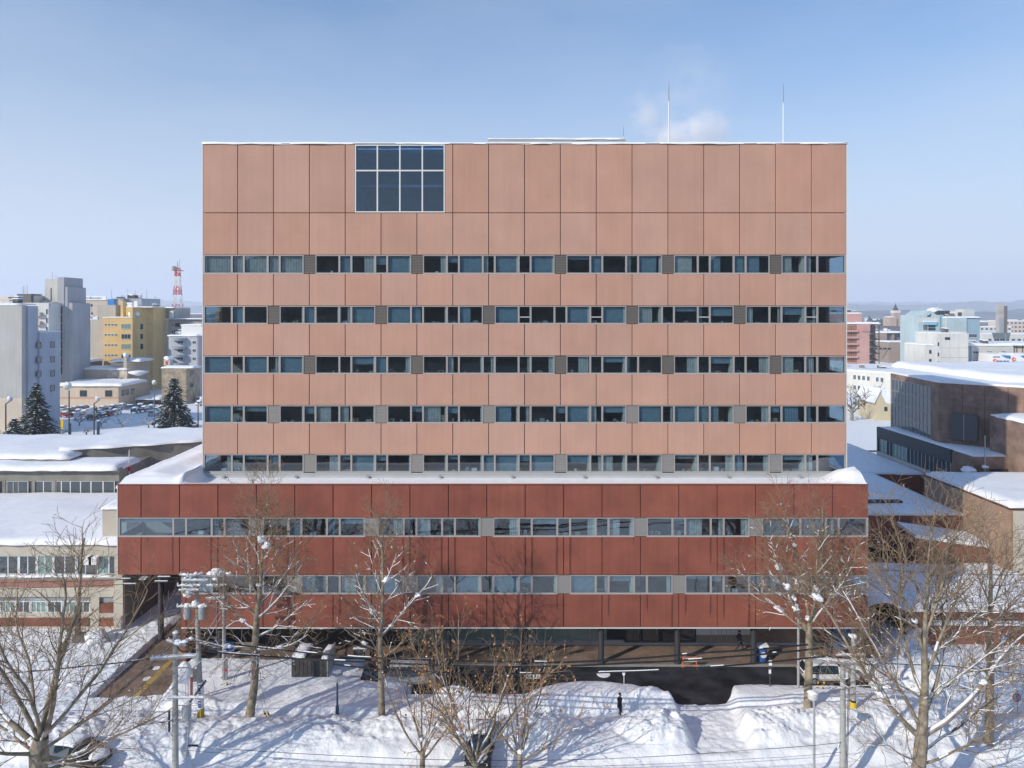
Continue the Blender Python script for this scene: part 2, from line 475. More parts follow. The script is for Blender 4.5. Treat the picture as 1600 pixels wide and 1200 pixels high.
M['tank'] = mat('transformer_grey', (0.33, 0.36, 0.37), 0.4)
M['darkgrey'] = mat('dark_grey_panel', (0.06, 0.06, 0.06), 0.7, var=0.25, vscale=3)
M['ceramic'] = mat('white_porcelain', (0.6, 0.6, 0.58), 0.3)

# ---------------------------------------------------------------- windows and walls of ordinary buildings
class Wall:
    """a wall plane seen from outside: origin, direction along the wall and outward normal"""
    def __init__(s, o, d):
        s.o = Vector((o[0], o[1], 0)); s.d = Vector((d[0], d[1], 0)).normalized(); s.n = Vector((s.d.y, -s.d.x, 0))
    def pt(s, u, z, out=0.0):
        p = s.o + s.d * u + s.n * out
        return Vector((p.x, p.y, z))
    def u_of(s, px):
        """distance along the wall at photo column px"""
        k = (px - 798.0) / F
        return (k * s.o.y - s.o.x) / (s.d.x - k * s.d.y)
    def z_of(s, u, py):
        return PZ(py, s.o.y + s.d.y * u)
    def mtx(s):
        return Matrix(((s.d.x, -s.n.x, 0, s.o.x), (s.d.y, -s.n.y, 0, s.o.y), (0, 0, 1, 0), (0, 0, 0, 1)))

_win_cache = {}
def win_mesh(w, h, fm, gm, nx=1, ny=1, fr=0.07, sill=None):
    key = (round(w, 2), round(h, 2), fm.name, gm.name, nx, ny, round(fr, 3), sill.name if sill else '')
    if key in _win_cache: return _win_cache[key]
    b = MB()
    b.box(-w / 2, w / 2, -0.005, -0.045, 0, h, gm)
    b.box(-w / 2 - fr, w / 2 + fr, 0, -0.09, -fr, 0, fm); b.box(-w / 2 - fr, w / 2 + fr, 0, -0.09, h, h + fr, fm)
    b.box(-w / 2 - fr, -w / 2, 0, -0.09, 0, h, fm); b.box(w / 2, w / 2 + fr, 0, -0.09, 0, h, fm)
    for i in range(1, nx):
        x = -w / 2 + w * i / nx; b.box(x - fr * .4, x + fr * .4, -0.045, -0.08, 0, h, fm)
    for i in range(1, ny):
        z = h * i / ny; b.box(-w / 2, w / 2, -0.045, -0.078, z - fr * .4, z + fr * .4, fm)
    if sill: b.box(-w / 2 - fr * 1.6, w / 2 + fr * 1.6, 0, -0.2, -fr - 0.1, -fr, sill)
    me = b.mesh('window')
    _win_cache[key] = me
    return me

def add_window(parent, wall, px0, px1, py0, py1, fm=None, gm=None, nx=1, ny=1, fr=None, sill=None, name='window'):
    """a window given by its photo rectangle on a wall"""
    u0, u1 = wall.u_of(px0), wall.u_of(px1)
    uc = (u0 + u1) / 2
    z1, z0 = wall.z_of(uc, py0), wall.z_of(uc, py1)
    w = abs(u1 - u0); h = z1 - z0
    if fr is None: fr = min(0.12, w * 0.08)
    me = win_mesh(w, h, fm or M['frame'], gm or M['glass_dark'], nx, ny, fr, sill)
    o = link(name, me, parent)
    o.location = wall.pt(uc, z0) - Vector(parent.location)
    o.rotation_euler = (0, 0, math.atan2(wall.d.y, wall.d.x))
    return o

def snow_cap(b, x0, x1, y0, y1, z, t=0.35, over=0.12, seed=1, m=None, nx=None, ny=None):
    """rounded, uneven blanket of snow over a flat rectangle"""
    m = m or M['snow_roof']
    w, d = x1 - x0 + 2 * over, y1 - y0 + 2 * over
    nx = nx or max(4, min(60, int(w / 0.8))); ny = ny or max(4, min(40, int(d / 0.8)))
    gx = np.linspace(x0 - over, x1 + over, nx + 1); gy = np.linspace(y0 - over, y1 + over, ny + 1)
    X, Y = np.meshgrid(gx, gy)
    e = np.minimum(np.minimum(X - gx[0], gx[-1] - X), np.minimum(Y - gy[0], gy[-1] - Y))
    hgt = .05 * vnoise(X * 1.7, Y * 1.7, seed + 9) + t * (0.75 + 0.5 * vnoise(X * 0.3 + seed, Y * 0.3, seed)) * (0.42 + 0.58 * np.clip(e / 0.7, 0, 1) ** 0.5)
    Xo = X + (vnoise(X * 0.9, Y * 0.9, seed + 5) - 0.5) * 0.18 * (e < 0.05)
    Yo = Y + (vnoise(X * 0.7 + 9, Y * 0.9, seed + 6) - 0.5) * 0.22 * (e < 0.05)
    V = [(Xo[j, i], Yo[j, i], z + hgt[j, i]) for j in range(ny + 1) for i in range(nx + 1)]
    n = nx + 1
    fs = [(j * n + i, j * n + i + 1, (j + 1) * n + i + 1, (j + 1) * n + i) for j in range(ny) for i in range(nx)]
    ring = [i for i in range(nx + 1)] + [j * n + nx for j in range(1, ny + 1)] + [ny * n + i for i in range(nx - 1, -1, -1)] + [j * n for j in range(ny - 1, 0, -1)]
    k = len(V)
    for r in ring: V.append((V[r][0], V[r][1], z - 0.03 - 0.1 * vnoise(V[r][0] * 1.3, V[r][1] * 1.3, seed)))
    for a in range(len(ring)):
        c = (a + 1) % len(ring)
        fs.append((ring[a], k + a, k + c, ring[c]))
    b.add(V, fs, m)
    return b
# ================================================================ GROUND
YP, YT = F / 18.76, F / 17.516            # podium and tower fronts
def xp(px): return (px - 798.0) / 18.76
def zp(py): return H - (py - 487.0) / 18.76
def xt(px): return (px - 798.0) / 17.516
def zt(py): return H - (py - 487.0) / 17.516
XL, XR = xp(184), xp(1357)                # podium sides
TL, TR = xt(317), xt(1322.5)              # tower sides
XB = xp(283)                              # left end of the lower podium storeys
YW = 62.3                                 # ground floor wall
Z1 = zp(980.5)                            # underside of the red box
Z2 = zp(898)                              # underside over the passage

def sheet(name, pts, z, m, label=None):
    b = MB(); b.add([(p[0], p[1], z) for p in pts], [tuple(range(len(pts)))], m)
    return tag(b.build(name), kind='structure')

def grid_sheet(name, xs, ys, zf, m):
    X, Y = np.meshgrid(xs, ys)
    Z = zf(X, Y)
    V = np.stack([X, Y, Z], -1).reshape(-1, 3)
    n = len(xs); i = np.arange(len(ys) - 1)[:, None] * n + np.arange(n - 1)[None]
    Q = np.stack([i, i + 1, i + n + 1, i + n], -1).reshape(-1, 4)
    o = link(name, np_mesh(name, V, Q, [m], smooth=True))
    return tag(o, kind='structure')

# the whole land, gently uneven, snow covered, out to the horizon
M['land'] = mat('snowy_land', (0.8, 0.82, 0.85), 0.8, var=0.12, vscale=0.02, coord='World', detail=6)
xs = np.unique(np.concatenate([-np.geomspace(60, 14000, 40), np.linspace(-60, 60, 13), np.geomspace(60, 14000, 40)]))
ys = np.unique(np.concatenate([-np.geomspace(10, 14000, 30), np.linspace(-10, 130, 12), np.geomspace(130, 14000, 50)]))
grid_sheet('ground', xs, ys, lambda X, Y: -0.35 + 0 * X, M['land'])

# paving, road and the yellow line for the blind
sheet('brick_pavement', [(XL - 3, YP + .3), (32, YP + .3), (32, YW + 3), (XB, YW + 3), (XB, 100), (-31.8, 100), (-31.8, YP + .3)][1:6] + [(-31.8, YP + .3)], 0.0, M['paving'])
b = MB(); b.box(-31.8, -26.7, 52.6, YP + .3, -0.3, 0.0, M['paving'])
b.box(-26.7, 36, YP + .12, YP + .3, -0.3, 0.0, mat('kerb_stone', (0.3, 0.29, 0.27), 0.8, var=.1, vscale=2))
tag(b.build('footpath'), kind='structure')
sheet('asphalt_road', [(-13.5, 52.5), (42, 52.5), (42, YP + .12), (-13.5, YP + .12)], -0.13, M['asphalt'])
sheet('yellow_tactile_line', [(-28.95, 52.8), (-28.5, 52.8), (-28.5, YW + 2), (-28.95, YW + 2)], 0.006, M['yellow'])

# the near snow: banks, trench path, cleared drive, lumps thrown up by the plough
def bump(X, Y, cx, cy, rx, ry, p=2.0):
    d = np.sqrt(((X - cx) / rx) ** 2 + ((Y - cy) / ry) ** 2)
    return np.clip(1 - d ** p, 0, 1)
def sstep(a, b_, x):
    t = np.clip((x - a) / (b_ - a), 0, 1); return t * t * (3 - 2 * t)
def near_snow(X, Y):
    n1 = vnoise(X * .35, Y * .35, 1); n2 = vnoise(X * 1.1, Y * 1.1, 2); n3 = vnoise(X * 3.2, Y * 3.2, 3); n4 = vnoise(X * 6.1, Y * 6.1, 4)
    n5 = vnoise(X * 1.9, Y * 1.9, 8)
    edge = (n2 - .5) * .5
    h = 0.42 + 0.25 * n1 + 0.06 * n2 - .36 * (1 - sstep(-33, -26, X)) * sstep(50, 54, Y)
    # rough thrown bank between path and street
    rough = sstep(46.2, 47.6, Y + edge) * (1 - sstep(49.3, 50.4, Y + edge)) * sstep(-27, -24, X)
    n6 = vnoise(X * 11, Y * 11, 6); chunk = .5 * n4 + .3 * n3 + .3 * n6
    h = h + rough * (0.18 * n1 + 0.12 * n5 + 0.22 * chunk)
    # left side: untidy, trodden
    left = 1 - sstep(-27, -22, X)
    h = h + left * (0.08 * n5 + 0.07 * n3 + 0.05 * n4)
    # heaps
    for (cx, cy, rx, ry, a) in ((10.0, 48.7, 2.9, 2.0, .85), (10.9, 52.0, 1.9, 1.2, .7), (17.6, 48.9, 3.2, 2.0, .75), (-4.3, 54.2, 1.9, 1.3, .9),
                                (-12.6, 48.4, 2.6, 1.8, .45), (-7.5, 49.3, 3.0, 1.8, .35), (22.5, 50.2, 4.5, 2.4, .7), (1.5, 48.4, 4, 1.7, .45), (-23.4, 51.5, 2.2, 1.6, .35),
                                (-32, 48, 4, 2.5, .7), (30, 50, 5, 3, .6), (34.5, 55, 4, 3, 1.3)):
        k = bump(X, Y, cx, cy, rx, ry)
        h = h + a * k ** .8 * (0.72 + 0.3 * n5) + 0.3 * chunk * np.sqrt(k) * min(1, a)
    # smooth banks beside the road
    for (cx, cy, rx, ry, a) in ((6.2, 52.9, 5.3, 1.9, .75), (19.5, 52.9, 5.4, 1.6, .5), (26.5, 52.6, 6, 1.5, .4)):
        k = bump(X, Y, cx, cy, rx, ry, 4)
        h = h + a * k * (0.85 + 0.25 * n1)
    # trodden path along the front
    py = 50.85 + 0.35 * np.sin(X * .21)
    path = np.exp(-(((Y - py) / .62) ** 4)) * sstep(-26.8, -26, X) * (1 - sstep(12, 14, X))
    h = h * (1 - path) + path * (0.12 + 0.06 * n3 + .03 * n4)
    # cleared drive to the road
    dr = sstep(11.7, 12.5, X + edge * .6) * (1 - sstep(15.9, 16.8, X + (Y - 50) * -.05 + edge * .6)) * sstep(45.5, 47, Y)
    h = h * (1 - dr) + dr * (0.1 + 0.08 * n3 + 0.05 * n2 + .03 * n4)
    # packed street at the very front
    st = 1 - sstep(45.6, 46.6, Y + edge * .6)
    h = h * (1 - st) + st * (0.05 + 0.05 * n3 * (vnoise(X * .5, Y * 3, 12) > .4) + .02 * n4)
    h = h + 0.03 * (n3 - .5) + .025 * (vnoise(X * 9, Y * 9, 14) - .5) - .1 * (vnoise(X * 2.3, Y * 2.3, 15) > .86) * left
    # slope away from path at left bank: cut where the ground is cleared
    def cut(mask, k=1.0): return mask * k
    road = sstep(-8.2, -7.4, X + edge * .7) * sstep(53.35, 53.9, Y + edge * .3 + 0.9 * bump(X, Y, 14.2, 53.6, 3.0, 4, 4) - 1.5 * bump(X, Y, 6.3, 54.2, 5.2, 4, 4) - 1.3 * bump(X, Y, 22.5, 54.6, 6.5, 4, 4)) * (1 - sstep(28.3, 29.4, X + edge))
    road = np.maximum(road, sstep(-12.2, -11.6, X) * sstep(57.0, 57.6, Y + edge * .3) * (1 - sstep(28.3, 29.4, X + edge)))
    pav = sstep(-31.95, -31.7, X + edge * .15) * sstep(YP + .12, YP + .22, Y) * (1 - sstep(33, 34, X))
    lane = sstep(-31.95, -31.7, X + edge * .2) * (1 - sstep(-26.8, -26.5, X + edge * .2 - .35 * (57 - Y) * (Y < 57) * .25)) * sstep(53.0, 53.5, Y + edge * .6)
    c = np.maximum(np.maximum(road, pav), lane)
    h = h * (1 - c) - 0.28 * c
    return h
xs = np.arange(-60, 66, 0.12); ys = np.concatenate([np.arange(36, 44, .25), np.arange(44, 57, .085), np.arange(57, 66.2, .15)])
o = grid_sheet('snow_ground', xs, ys, near_snow, M['snow_rough'])
ME_SNOW = o
def gz(x, y): return float(near_snow(np.array([[x]]), np.array([[y]]))[0, 0])
# snow behind, beyond the near strip
def back_snow(X, Y):
    h = 0.15 + 0.2 * vnoise(X * .3, Y * .3, 21) + 0.05 * vnoise(X * 1.4, Y * 1.4, 22)
    c = ((X > -31.8) & (Y < 101) & (X < 30.5)) | ((Y > 64.5) & (X < -35.6) & (Y < 120)) | ((Y > 69) & (X > 29) & (Y < 160))
    return np.where(c, -0.34, h)
grid_sheet('snow_yard', np.arange(-150, 151, 0.5), np.arange(66, 150, 0.5), back_snow, M['snow_rough'])
def city_snow(X, Y): return 0.05 + 0.25 * vnoise(X * .07, Y * .07, 31) * (Y < 190)
grid_sheet('snow_field', np.arange(-330, 331, 3.0), np.arange(149, 420, 3.0), city_snow, M['snow_rough'])

# ================================================================ MAIN BUILDING
main = empty('office_block', (0, YP, 0), label='tall flat-fronted block with pink terracotta panels above a wider oxide-red base', cat='building')
def mpart(b, name, smooth=False):
    for i, v in enumerate(b.v): b.v[i] = (v[0], v[1] - YP, v[2])
    return b.build(name, main, smooth=smooth)
def place(me, name, x, y, z, parent=main):
    o = link(name, me, parent); o.location = (x, y - YP, z); return o

streaked(M['panel_red'], xp(220.5) + .0, 3.2, (-0.56, 0.56), ((zp(838.5), zp(897)), (zp(929), zp(980))))

# structure: slabs, backing walls, sides, roof
WIN_T = [(398.5, 427.5), (478, 506), (556, 584), (633.5, 661), (710, 738)]
BAND_T = [(225.5, 332), (333, 398), (428, 477.5), (506.5, 555.5), (584.5, 633), (661.5, 709.5)]
WIN_P = [(809, 838), (898.5, 928)]
BAND_P = [(758.5, 808.5), (838.7, 898), (928.5, 980)]
TD, PD = 80.0, 100.0                      # rear of tower, rear of podium
BW0, BW1 = xt(554.5), xt(695)             # big window
BZ0, BZ1 = zt(332), zt(226)
# backing behind panels
b = MB()
for k, (a, c) in enumerate(BAND_T):
    z0, z1 = zt(c) - .02, zt(a) + .02
    if k == 0:
        b.box(TL + .15, BW0, YT + .13, YT + .4, z0, z1, M['joint']); b.box(BW1, TR - .15, YT + .13, YT + .4, z0, z1, M['joint'])
    else:
        b.box(TL + .15, TR - .15, YT + .13, YT + .4, z0, z1, M['joint'])
for k, (a, c) in enumerate(BAND_P):
    z0, z1 = zp(c) - .02, zp(a) + .02
    b.box((XL if k < 2 else XB) + .15, XR - .15, YP + .13, YP + .4, z0, z1, M['joint'])
mpart(b, 'backing_wall')
b = MB()
# side and rear walls of the tower; the first bay of each storey is glazed round the corner
for s, X in ((-1, TL), (1, TR)):
    x0, x1 = (X, X + .3) if s < 0 else (X - .3, X)
    b.box(x0, x1, YT + 3.4, TD, zt(745), zt(226), M['panel'])
    for k, (a, c) in enumerate(BAND_T):
        b.box(x0 + (.12 if s > 0 else 0), x1 - (.12 if s < 0 else 0), YT + .15, YT + 3.4, zt(c), zt(a), M['panel'])
b.box(TL, TR, TD - .3, TD, zt(745), zt(226), M['panel'])
mpart(b, 'side_wall')
b = MB()
for s, X, y0 in ((-1, XL, YP), (1, XR, YP)):
    x0, x1 = (X, X + .3) if s < 0 else (X - .3, X)
    if s > 0: b.box(x0, x1, YP + 3.4, PD, 0, zp(758), M['panel_red'])
    else:
        b.box(x0, x1, YP + 3.4, PD, Z2, zp(758), M['panel_red'])
        b.box(XB, XB + .3, YP + .15, PD, 0, Z2, M['panel_red'])
    for k, (a, c) in enumerate(BAND_P):
        if s < 0 and k == 2: continue
        b.box(x0 + (.12 if s > 0 else 0), x1 - (.12 if s < 0 else 0), YP + .15, YP + 3.4, zp(c), zp(a), M['panel_red'])
b.box(XL, XR, PD - .3, PD, Z2, zp(758), M['panel_red'])
mpart(b, 'base_side_wall')
# floors
b = MB()
def floor_slab(x0, x1, y0, y1, ztop, zbot):
    b.box(x0, x1, y0, y1, ztop - .03, ztop, M['room_floor']); b.box(x0, x1, y0, y1, zbot + .03, ztop - .03, M['joint']); b.box(x0, x1, y0, y1, zbot, zbot + .03, M['ceiling'])
for k in range(len(WIN_T)):
    top = zt(WIN_T[k][1]) - .75                                  # floor of storey k
    below = zt(WIN_T[k + 1][0]) + .12 if k + 1 < len(WIN_T) else zt(760)
    floor_slab(TL + .35, TR - .35, YT + .4, YT + 8, top, below)
floor_slab(TL + .35, BW0 - .02, YT + .4, YT + 8, zt(333), zt(398.5) + .12)
floor_slab(BW1 + .02, TR - .35, YT + .4, YT + 8, zt(333), zt(398.5) + .12)
b.box(BW0 - .02, BW1 + .02, YT + .4, YT + 8, zt(398.5) + .12, BZ0 - .2, M['ceiling'])
floor_slab(XL + .35, XR - .35, YP + .4, YP + 8, zp(838.5) - .75, zp(898) + .12)
floor_slab(XB + .35, XR - .35, YP + .4, YP + 8, zp(928) - .75, Z1)
b.box(XL + .35, XB, YP + .4, PD - .5, Z2 - .02, Z2 + .1, M['soffit'])
b.box(XB + .35, XR - .35, YP + .05, YW, Z1 - .12, Z1 - .004, M['soffit'])
b.box(XL + .35, XR - .35, YP + .4, YP + 8, zp(809) + .12, zp(780), M['ceiling'])
mpart(b, 'floor')
# rear walls of the rooms and partitions
b = MB()
q = random.Random(11)
def rooms(x0, x1, y, z0, z1, joints, depth=6.5):
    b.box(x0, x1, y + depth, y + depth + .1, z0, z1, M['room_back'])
    for x in joints:
        if q.random() < .5: b.box(x - .75, x - .56, y + .25, y + q.choice((1.0, 1.4, depth)), z0, z1, M['room_wall'])
TJ = [xt(371.3 + 56.05 * k) for k in range(17)]
PJ = [xp(220.5 + 60.03 * k) for k in range(19)]
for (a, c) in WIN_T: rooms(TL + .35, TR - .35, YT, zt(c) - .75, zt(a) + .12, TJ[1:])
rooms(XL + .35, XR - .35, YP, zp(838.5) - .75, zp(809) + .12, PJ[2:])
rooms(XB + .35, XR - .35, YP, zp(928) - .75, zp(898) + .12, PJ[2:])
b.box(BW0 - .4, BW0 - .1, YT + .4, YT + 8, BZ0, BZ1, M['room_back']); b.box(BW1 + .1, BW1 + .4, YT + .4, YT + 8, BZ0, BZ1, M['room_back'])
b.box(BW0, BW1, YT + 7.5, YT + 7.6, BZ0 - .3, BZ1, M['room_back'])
mpart(b, 'room_wall')
b = MB()                                                          # gallery beam behind the big window
zb = zt(281); b.box(BW0 - .1, BW1 + .1, YT + 3.0, YT + 3.25, zb - .12, zb + .1, M['room_wall']); b.box(BW0 - .1, BW1 + .1, YT + 3.3, YT + 7.4, zb - .3, zb - .1, M['joint'])
mpart(b, 'beam')

# facade panels, each one a slab with open joints
pcache = {}
def panel(x0, x1, y, z0, z1, m, g=.028):
    w, h = round(x1 - x0 - 2 * g, 2), round(z1 - z0, 2)
    key = (w, h, m.name)
    if key not in pcache:
        c = MB(); c.box(0, w, .018, .12, 0, h, m); c.add([(0.018, 0, .018), (w - .018, 0, .018), (w - .018, 0, h - .018), (0.018, 0, h - .018), (0, .018, 0), (w, .018, 0), (w, .018, h), (0, .018, h)],
            [(0, 1, 2, 3), (4, 5, 1, 0), (5, 6, 2, 1), (6, 7, 3, 2), (7, 4, 0, 3)], m)
        pcache[key] = c.mesh('facade_panel')
    place(pcache[key], 'facade_panel', x0 + g, y, z0)
for k, (a, c) in enumerate(BAND_T):
    edges = [TL] + TJ + [TR]
    z0, z1 = zt(c), zt(a)
    for i in range(len(edges) - 1):
        x0, x1 = edges[i], edges[i + 1]
        if k == 0:
            if x1 <= BW0 + .05 or x0 >= BW1 - .05: panel(x0, x1, YT, z0, z1, M['panel'])
            elif x0 < BW0: panel(x0, BW0, YT, z0, z1, M['panel'])
            elif x1 > BW1: panel(BW1, x1, YT, z0, z1, M['panel'])
        else: panel(x0, x1, YT, z0, z1, M['panel'])
for k, (a, c) in enumerate(BAND_P):
    edges = [XL] + PJ + [XR]
    if k == 2: edges = [XB] + [x for x in edges if x > XB + .3]
    for i in range(len(edges) - 1):
        panel(edges[i], edges[i + 1], YP, zp(c), zp(a), M['panel_red'])

# ribbon windows
LOUV_T = [{2, 5, 9, 12, 15}, {1, 4, 7, 11, 14}]
LOUV_P = [{3, 6, 9, 13, 16}, {4, 7, 11, 14, 17}]
NW = .535                                                        # half width of a narrow light
def frame_mesh(w, h, transom):
    key = ('frame', round(w, 2), round(h, 2), transom)
    if key not in pcache:
        c = MB(); t = .075
        c.box(0, w, 0, .12, 0, t * 1.2, M['frame']); c.box(0, w, 0, .12, h - t, h, M['frame'])
        c.box(0, t, 0, .12, t * 1.2, h - t, M['frame']); c.box(w - t, w, 0, .12, t * 1.2, h - t, M['frame'])
        c.box(-.02, w + .02, -.035, -.001, -.03, .045, M['flash'])
        if transom: c.box(t, w - t, .02, .1, h * .36, h * .36 + .06, M['frame_white'])
        pcache[key] = c.mesh('window')
        d = MB(); d.box(t, w - t, .055, .07, t * 1.2, h - t, M['glass']); pcache[key + ('p',)] = d.mesh('pane')
    return pcache[key], pcache[key + ('p',)]
jit = random.Random(4)
def window(x0, x1, y, z0, z1, transom=False):
    w, h = x1 - x0, z1 - z0
    a, c = frame_mesh(w, h, transom)
    o = place(a, 'window', x0, y + .03, z0)
    pn_ = link('pane', c, o); pn_.rotation_euler = (R(jit.uniform(-.35, .35)), 0, R(jit.uniform(-.35, .35)))
def louver(x0, x1, y, z0, z1, light):
    w, h = round(x1 - x0, 2), round(z1 - z0, 2)
    m = M['louver_light'] if light else M['louver']
    key = ('louver', w, h, light)
    if key not in pcache:
        c = MB(); c.box(0, w, .06, .12, 0, h, m); c.box(0, .05, 0, .06, 0, h, m); c.box(w - .05, w, 0, .06, 0, h, m); c.box(.05, w - .05, 0, .06, h - .05, h, m)
        pcache[key] = c.mesh('louver')
        n = 11
        d = MB(); d.add([(.05, .002, 0), (w - .05, .002, 0), (w - .05, .05, .09), (.05, .05, .09)], [(0, 1, 2, 3)], m); d.add([(.05, .002, 0), (w - .05, .002, 0), (w - .05, .02, -.02), (.05, .02, -.02)], [(3, 2, 1, 0)], m)
        pcache[key + ('s',)] = d.mesh('slat')
    o = place(pcache[key], 'louver', x0, y + .02, z0)
    c = MB(); me = pcache.get(('slats', w, h, light))
    if me is None:
        n = 11
        for i in range(n):
            z = .04 + i * (h - .1) / n
            c.add([(.05, .004, z), (w - .05, .004, z), (w - .05, .055, z + .1), (.05, .055, z + .1)], [(0, 1, 2, 3)], m)
            c.add([(.05, .004, z), (w - .05, .004, z), (w - .05, .055, z - .01), (.05, .055, z - .01)], [(3, 2, 1, 0)], m)
        me = c.mesh('slat_bank'); pcache[('slats', w, h, light)] = me
    link('slat_bank', me, o)
room_fill = []
def ribbon(x0, x1, joints, louv, y, z0, z1, light, skip=(), transoms=()):
    prev = x0
    for k, j in joints:
        if k in skip: continue
        window(prev + .005, j - NW - .005, y, z0, z1)
        room_fill.append((prev, j - NW, y, z0, z1))
        if k in louv: louver(j - NW, j + NW, y, z0, z1, light)
        else:
            window(j - NW + .005, j + NW - .005, y, z0, z1, k in transoms)
            room_fill.append((j - NW, j + NW, y, z0, z1))
        prev = j + NW
    window(prev + .005, x1 - .08, y, z0, z1)
for r, (a, c) in enumerate(WIN_T):
    ribbon(TL + .08, TR, list(enumerate(TJ)), LOUV_T[r % 2], YT, zt(c), zt(a), r > 2, transoms={8, 10, 13, 16} if r == 1 else ())
ribbon(XL + .08, XR, list(enumerate(PJ)), LOUV_P[0], YP, zp(838.5), zp(809), True, skip={0})
ribbon(XB + .08, XR, [(k, j) for k, j in enumerate(PJ) if j > XB + 1], LOUV_P[1], YP, zp(928), zp(899), True)
# corner glazing on the sides
def side_windows(X, s, y0, rows, zf):
    for (a, c) in rows:
        me, pn = frame_mesh(3.1, zf(a) - zf(c), False)
        o = place(me, 'window', X - s * .05, y0 + (.2 if s > 0 else 3.3), zf(c)); o.rotation_euler = (0, 0, R(90) * s)
        link('pane', pn, o)
side_windows(TL, -1, YT, WIN_T, zt); side_windows(TR, 1, YT, WIN_T, zt)
side_windows(XL, -1, YP, WIN_P[:1], zp); side_windows(XR, 1, YP, WIN_P, zp)
# corner posts
b = MB()
for (a, c) in WIN_T:
    for X in (TL, TR - .09): b.box(X, X + .09, YT + .02, YT + .15, zt(c), zt(a), M['frame'])
for (a, c) in WIN_P:
    for X in ((XL, XR - .09) if a < 850 else (XR - .09, XB)): b.box(X, X + .09, YP + .02, YP + .15, zp(c), zp(a), M['frame'])
mpart(b, 'corner_post')

# the big window
b = MB()
t = .1
b.box(BW0, BW1, YT - .03, YT + .15, BZ0, BZ0 + t, M['frame_white']); b.box(BW0, BW1, YT - .03, YT + .15, BZ1 - t, BZ1, M['frame_white'])
b.box(BW0, BW0 + t, YT - .03, YT + .15, BZ0 + t, BZ1 - t, M['frame_white']); b.box(BW1 - t, BW1, YT - .03, YT + .15, BZ0 + t, BZ1 - t, M['frame_white'])
for i in (1, 2, 3):
    x = BW0 + (BW1 - BW0) * i / 4; b.box(x - t * .6, x + t * .6, YT - .02, YT + .14, BZ0 + t, BZ1 - t, M['frame_white'])
zm = zt(266.5)
for i in range(4):
    xa = BW0 + (BW1 - BW0) * i / 4 + (t if i == 0 else t * .6); xb = BW0 + (BW1 - BW0) * (i + 1) / 4 - (t if i == 3 else t * .6)
    b.box(xa, xb, YT - .015, YT + .13, zm - .06, zm + .06, M['frame_white'])
big = mpart(b, 'window'); big['label'] = 'large white-framed window of eight blue panes near the roof'
for i in range(4):
    for (z0, z1) in ((BZ0 + t, zm - .06), (zm + .06, BZ1 - t)):
        c = MB(); xa = BW0 + (BW1 - BW0) * i / 4 + t * .6; xb = BW0 + (BW1 - BW0) * (i + 1) / 4 - t * .6
        c.box(xa, xb, YT + .05 - YP, YT + .07 - YP, z0, z1, M['glass_big']); c.build('pane', big)

# blinds, curtains and furniture seen through the glass
q = random.Random(5)
def curtain(x0, x1, y, z0, z1, m, wavy):
    n = max(4, int((x1 - x0) / .07)) if wavy else 1
    vs, fs = [], []
    for i in range(n + 1):
        x = x0 + (x1 - x0) * i / n; dy = (.04 if i % 2 else 0) if wavy else 0
        vs += [(x, y + dy - YP, z0), (x, y + dy - YP, z1)]
    for i in range(n): fs.append((2 * i, 2 * i + 2, 2 * i + 3, 2 * i + 1))
    c = MB(); c.add(vs, fs, m); c.build('curtain' if wavy else 'blind', main)
for (x0, x1, y, z0, z1) in room_fill:
    w = x1 - x0; r = q.random()
    top_row = z0 > zt(430); lowrow = z1 < zp(880)
    if top_row and x0 < xt(470): curtain(x0 + .1, x1 - .1, y + .3, z0, z1, M['curtain'], True); continue
    if r < .16: curtain(x0 + .1, x1 - .1, y + .3, z0, z1, M['blind'], False)
    elif r < .36: curtain(x0 + .1, x0 + w * q.uniform(.3, .8), y + .28, z0, z1, M['blind'] if q.random() < .6 else M['curtain'], q.random() < .6)
    elif r < .5: curtain(x1 - w * q.uniform(.2, .5), x1 - .1, y + .28, z0, z1, M['curtain'], True)
    elif r < .7: curtain(x0 + .1, x1 - .1, y + .3, z1 - q.uniform(.3, .9), z1, M['blind'], False)
b = MB()
for (x0, x1, y, z0, z1) in room_fill:
    n = q.choice((0, 0, 1, 2, 3)) if z0 < zt(500) else q.choice((0, 0, 0, 1))
    for _ in range(n):
        x = q.uniform(x0 + .15, max(x0 + .2, x1 - .6)); w_ = q.uniform(.12, .5)
        b.box(x, min(x + w_, x1 - .1), y + .35, y + .65, z0 - .05, z0 + q.uniform(.1, .4), q.choice((M['desk'], M['desk'], M['white'], M['cardboard'], M['desk'])))
    if q.random() < .4: b.box(x0, x1, y + 3.5, y + 4.2, z0 - .75, z0 + q.uniform(.2, .9), M['desk'])
    if q.random() < .25:
        xc = (x0 + x1) / 2; b.box(xc - .6, xc + .6, y + 2.2, y + 2.35, z1 - .02, z1 + .06, M['white'])
o = mpart(b, 'office_clutter'); o['kind'] = 'stuff'
SPOTS = [(1, 337, 'tall'), (3, 610, 's'), (3, 672, 's'), (3, 690, 'm'), (3, 905, 's'), (3, 1015, 's'), (2, 1245, 's'), (1, 960, 'tall'), (3, 500, 's'), (3, 553, 's')]
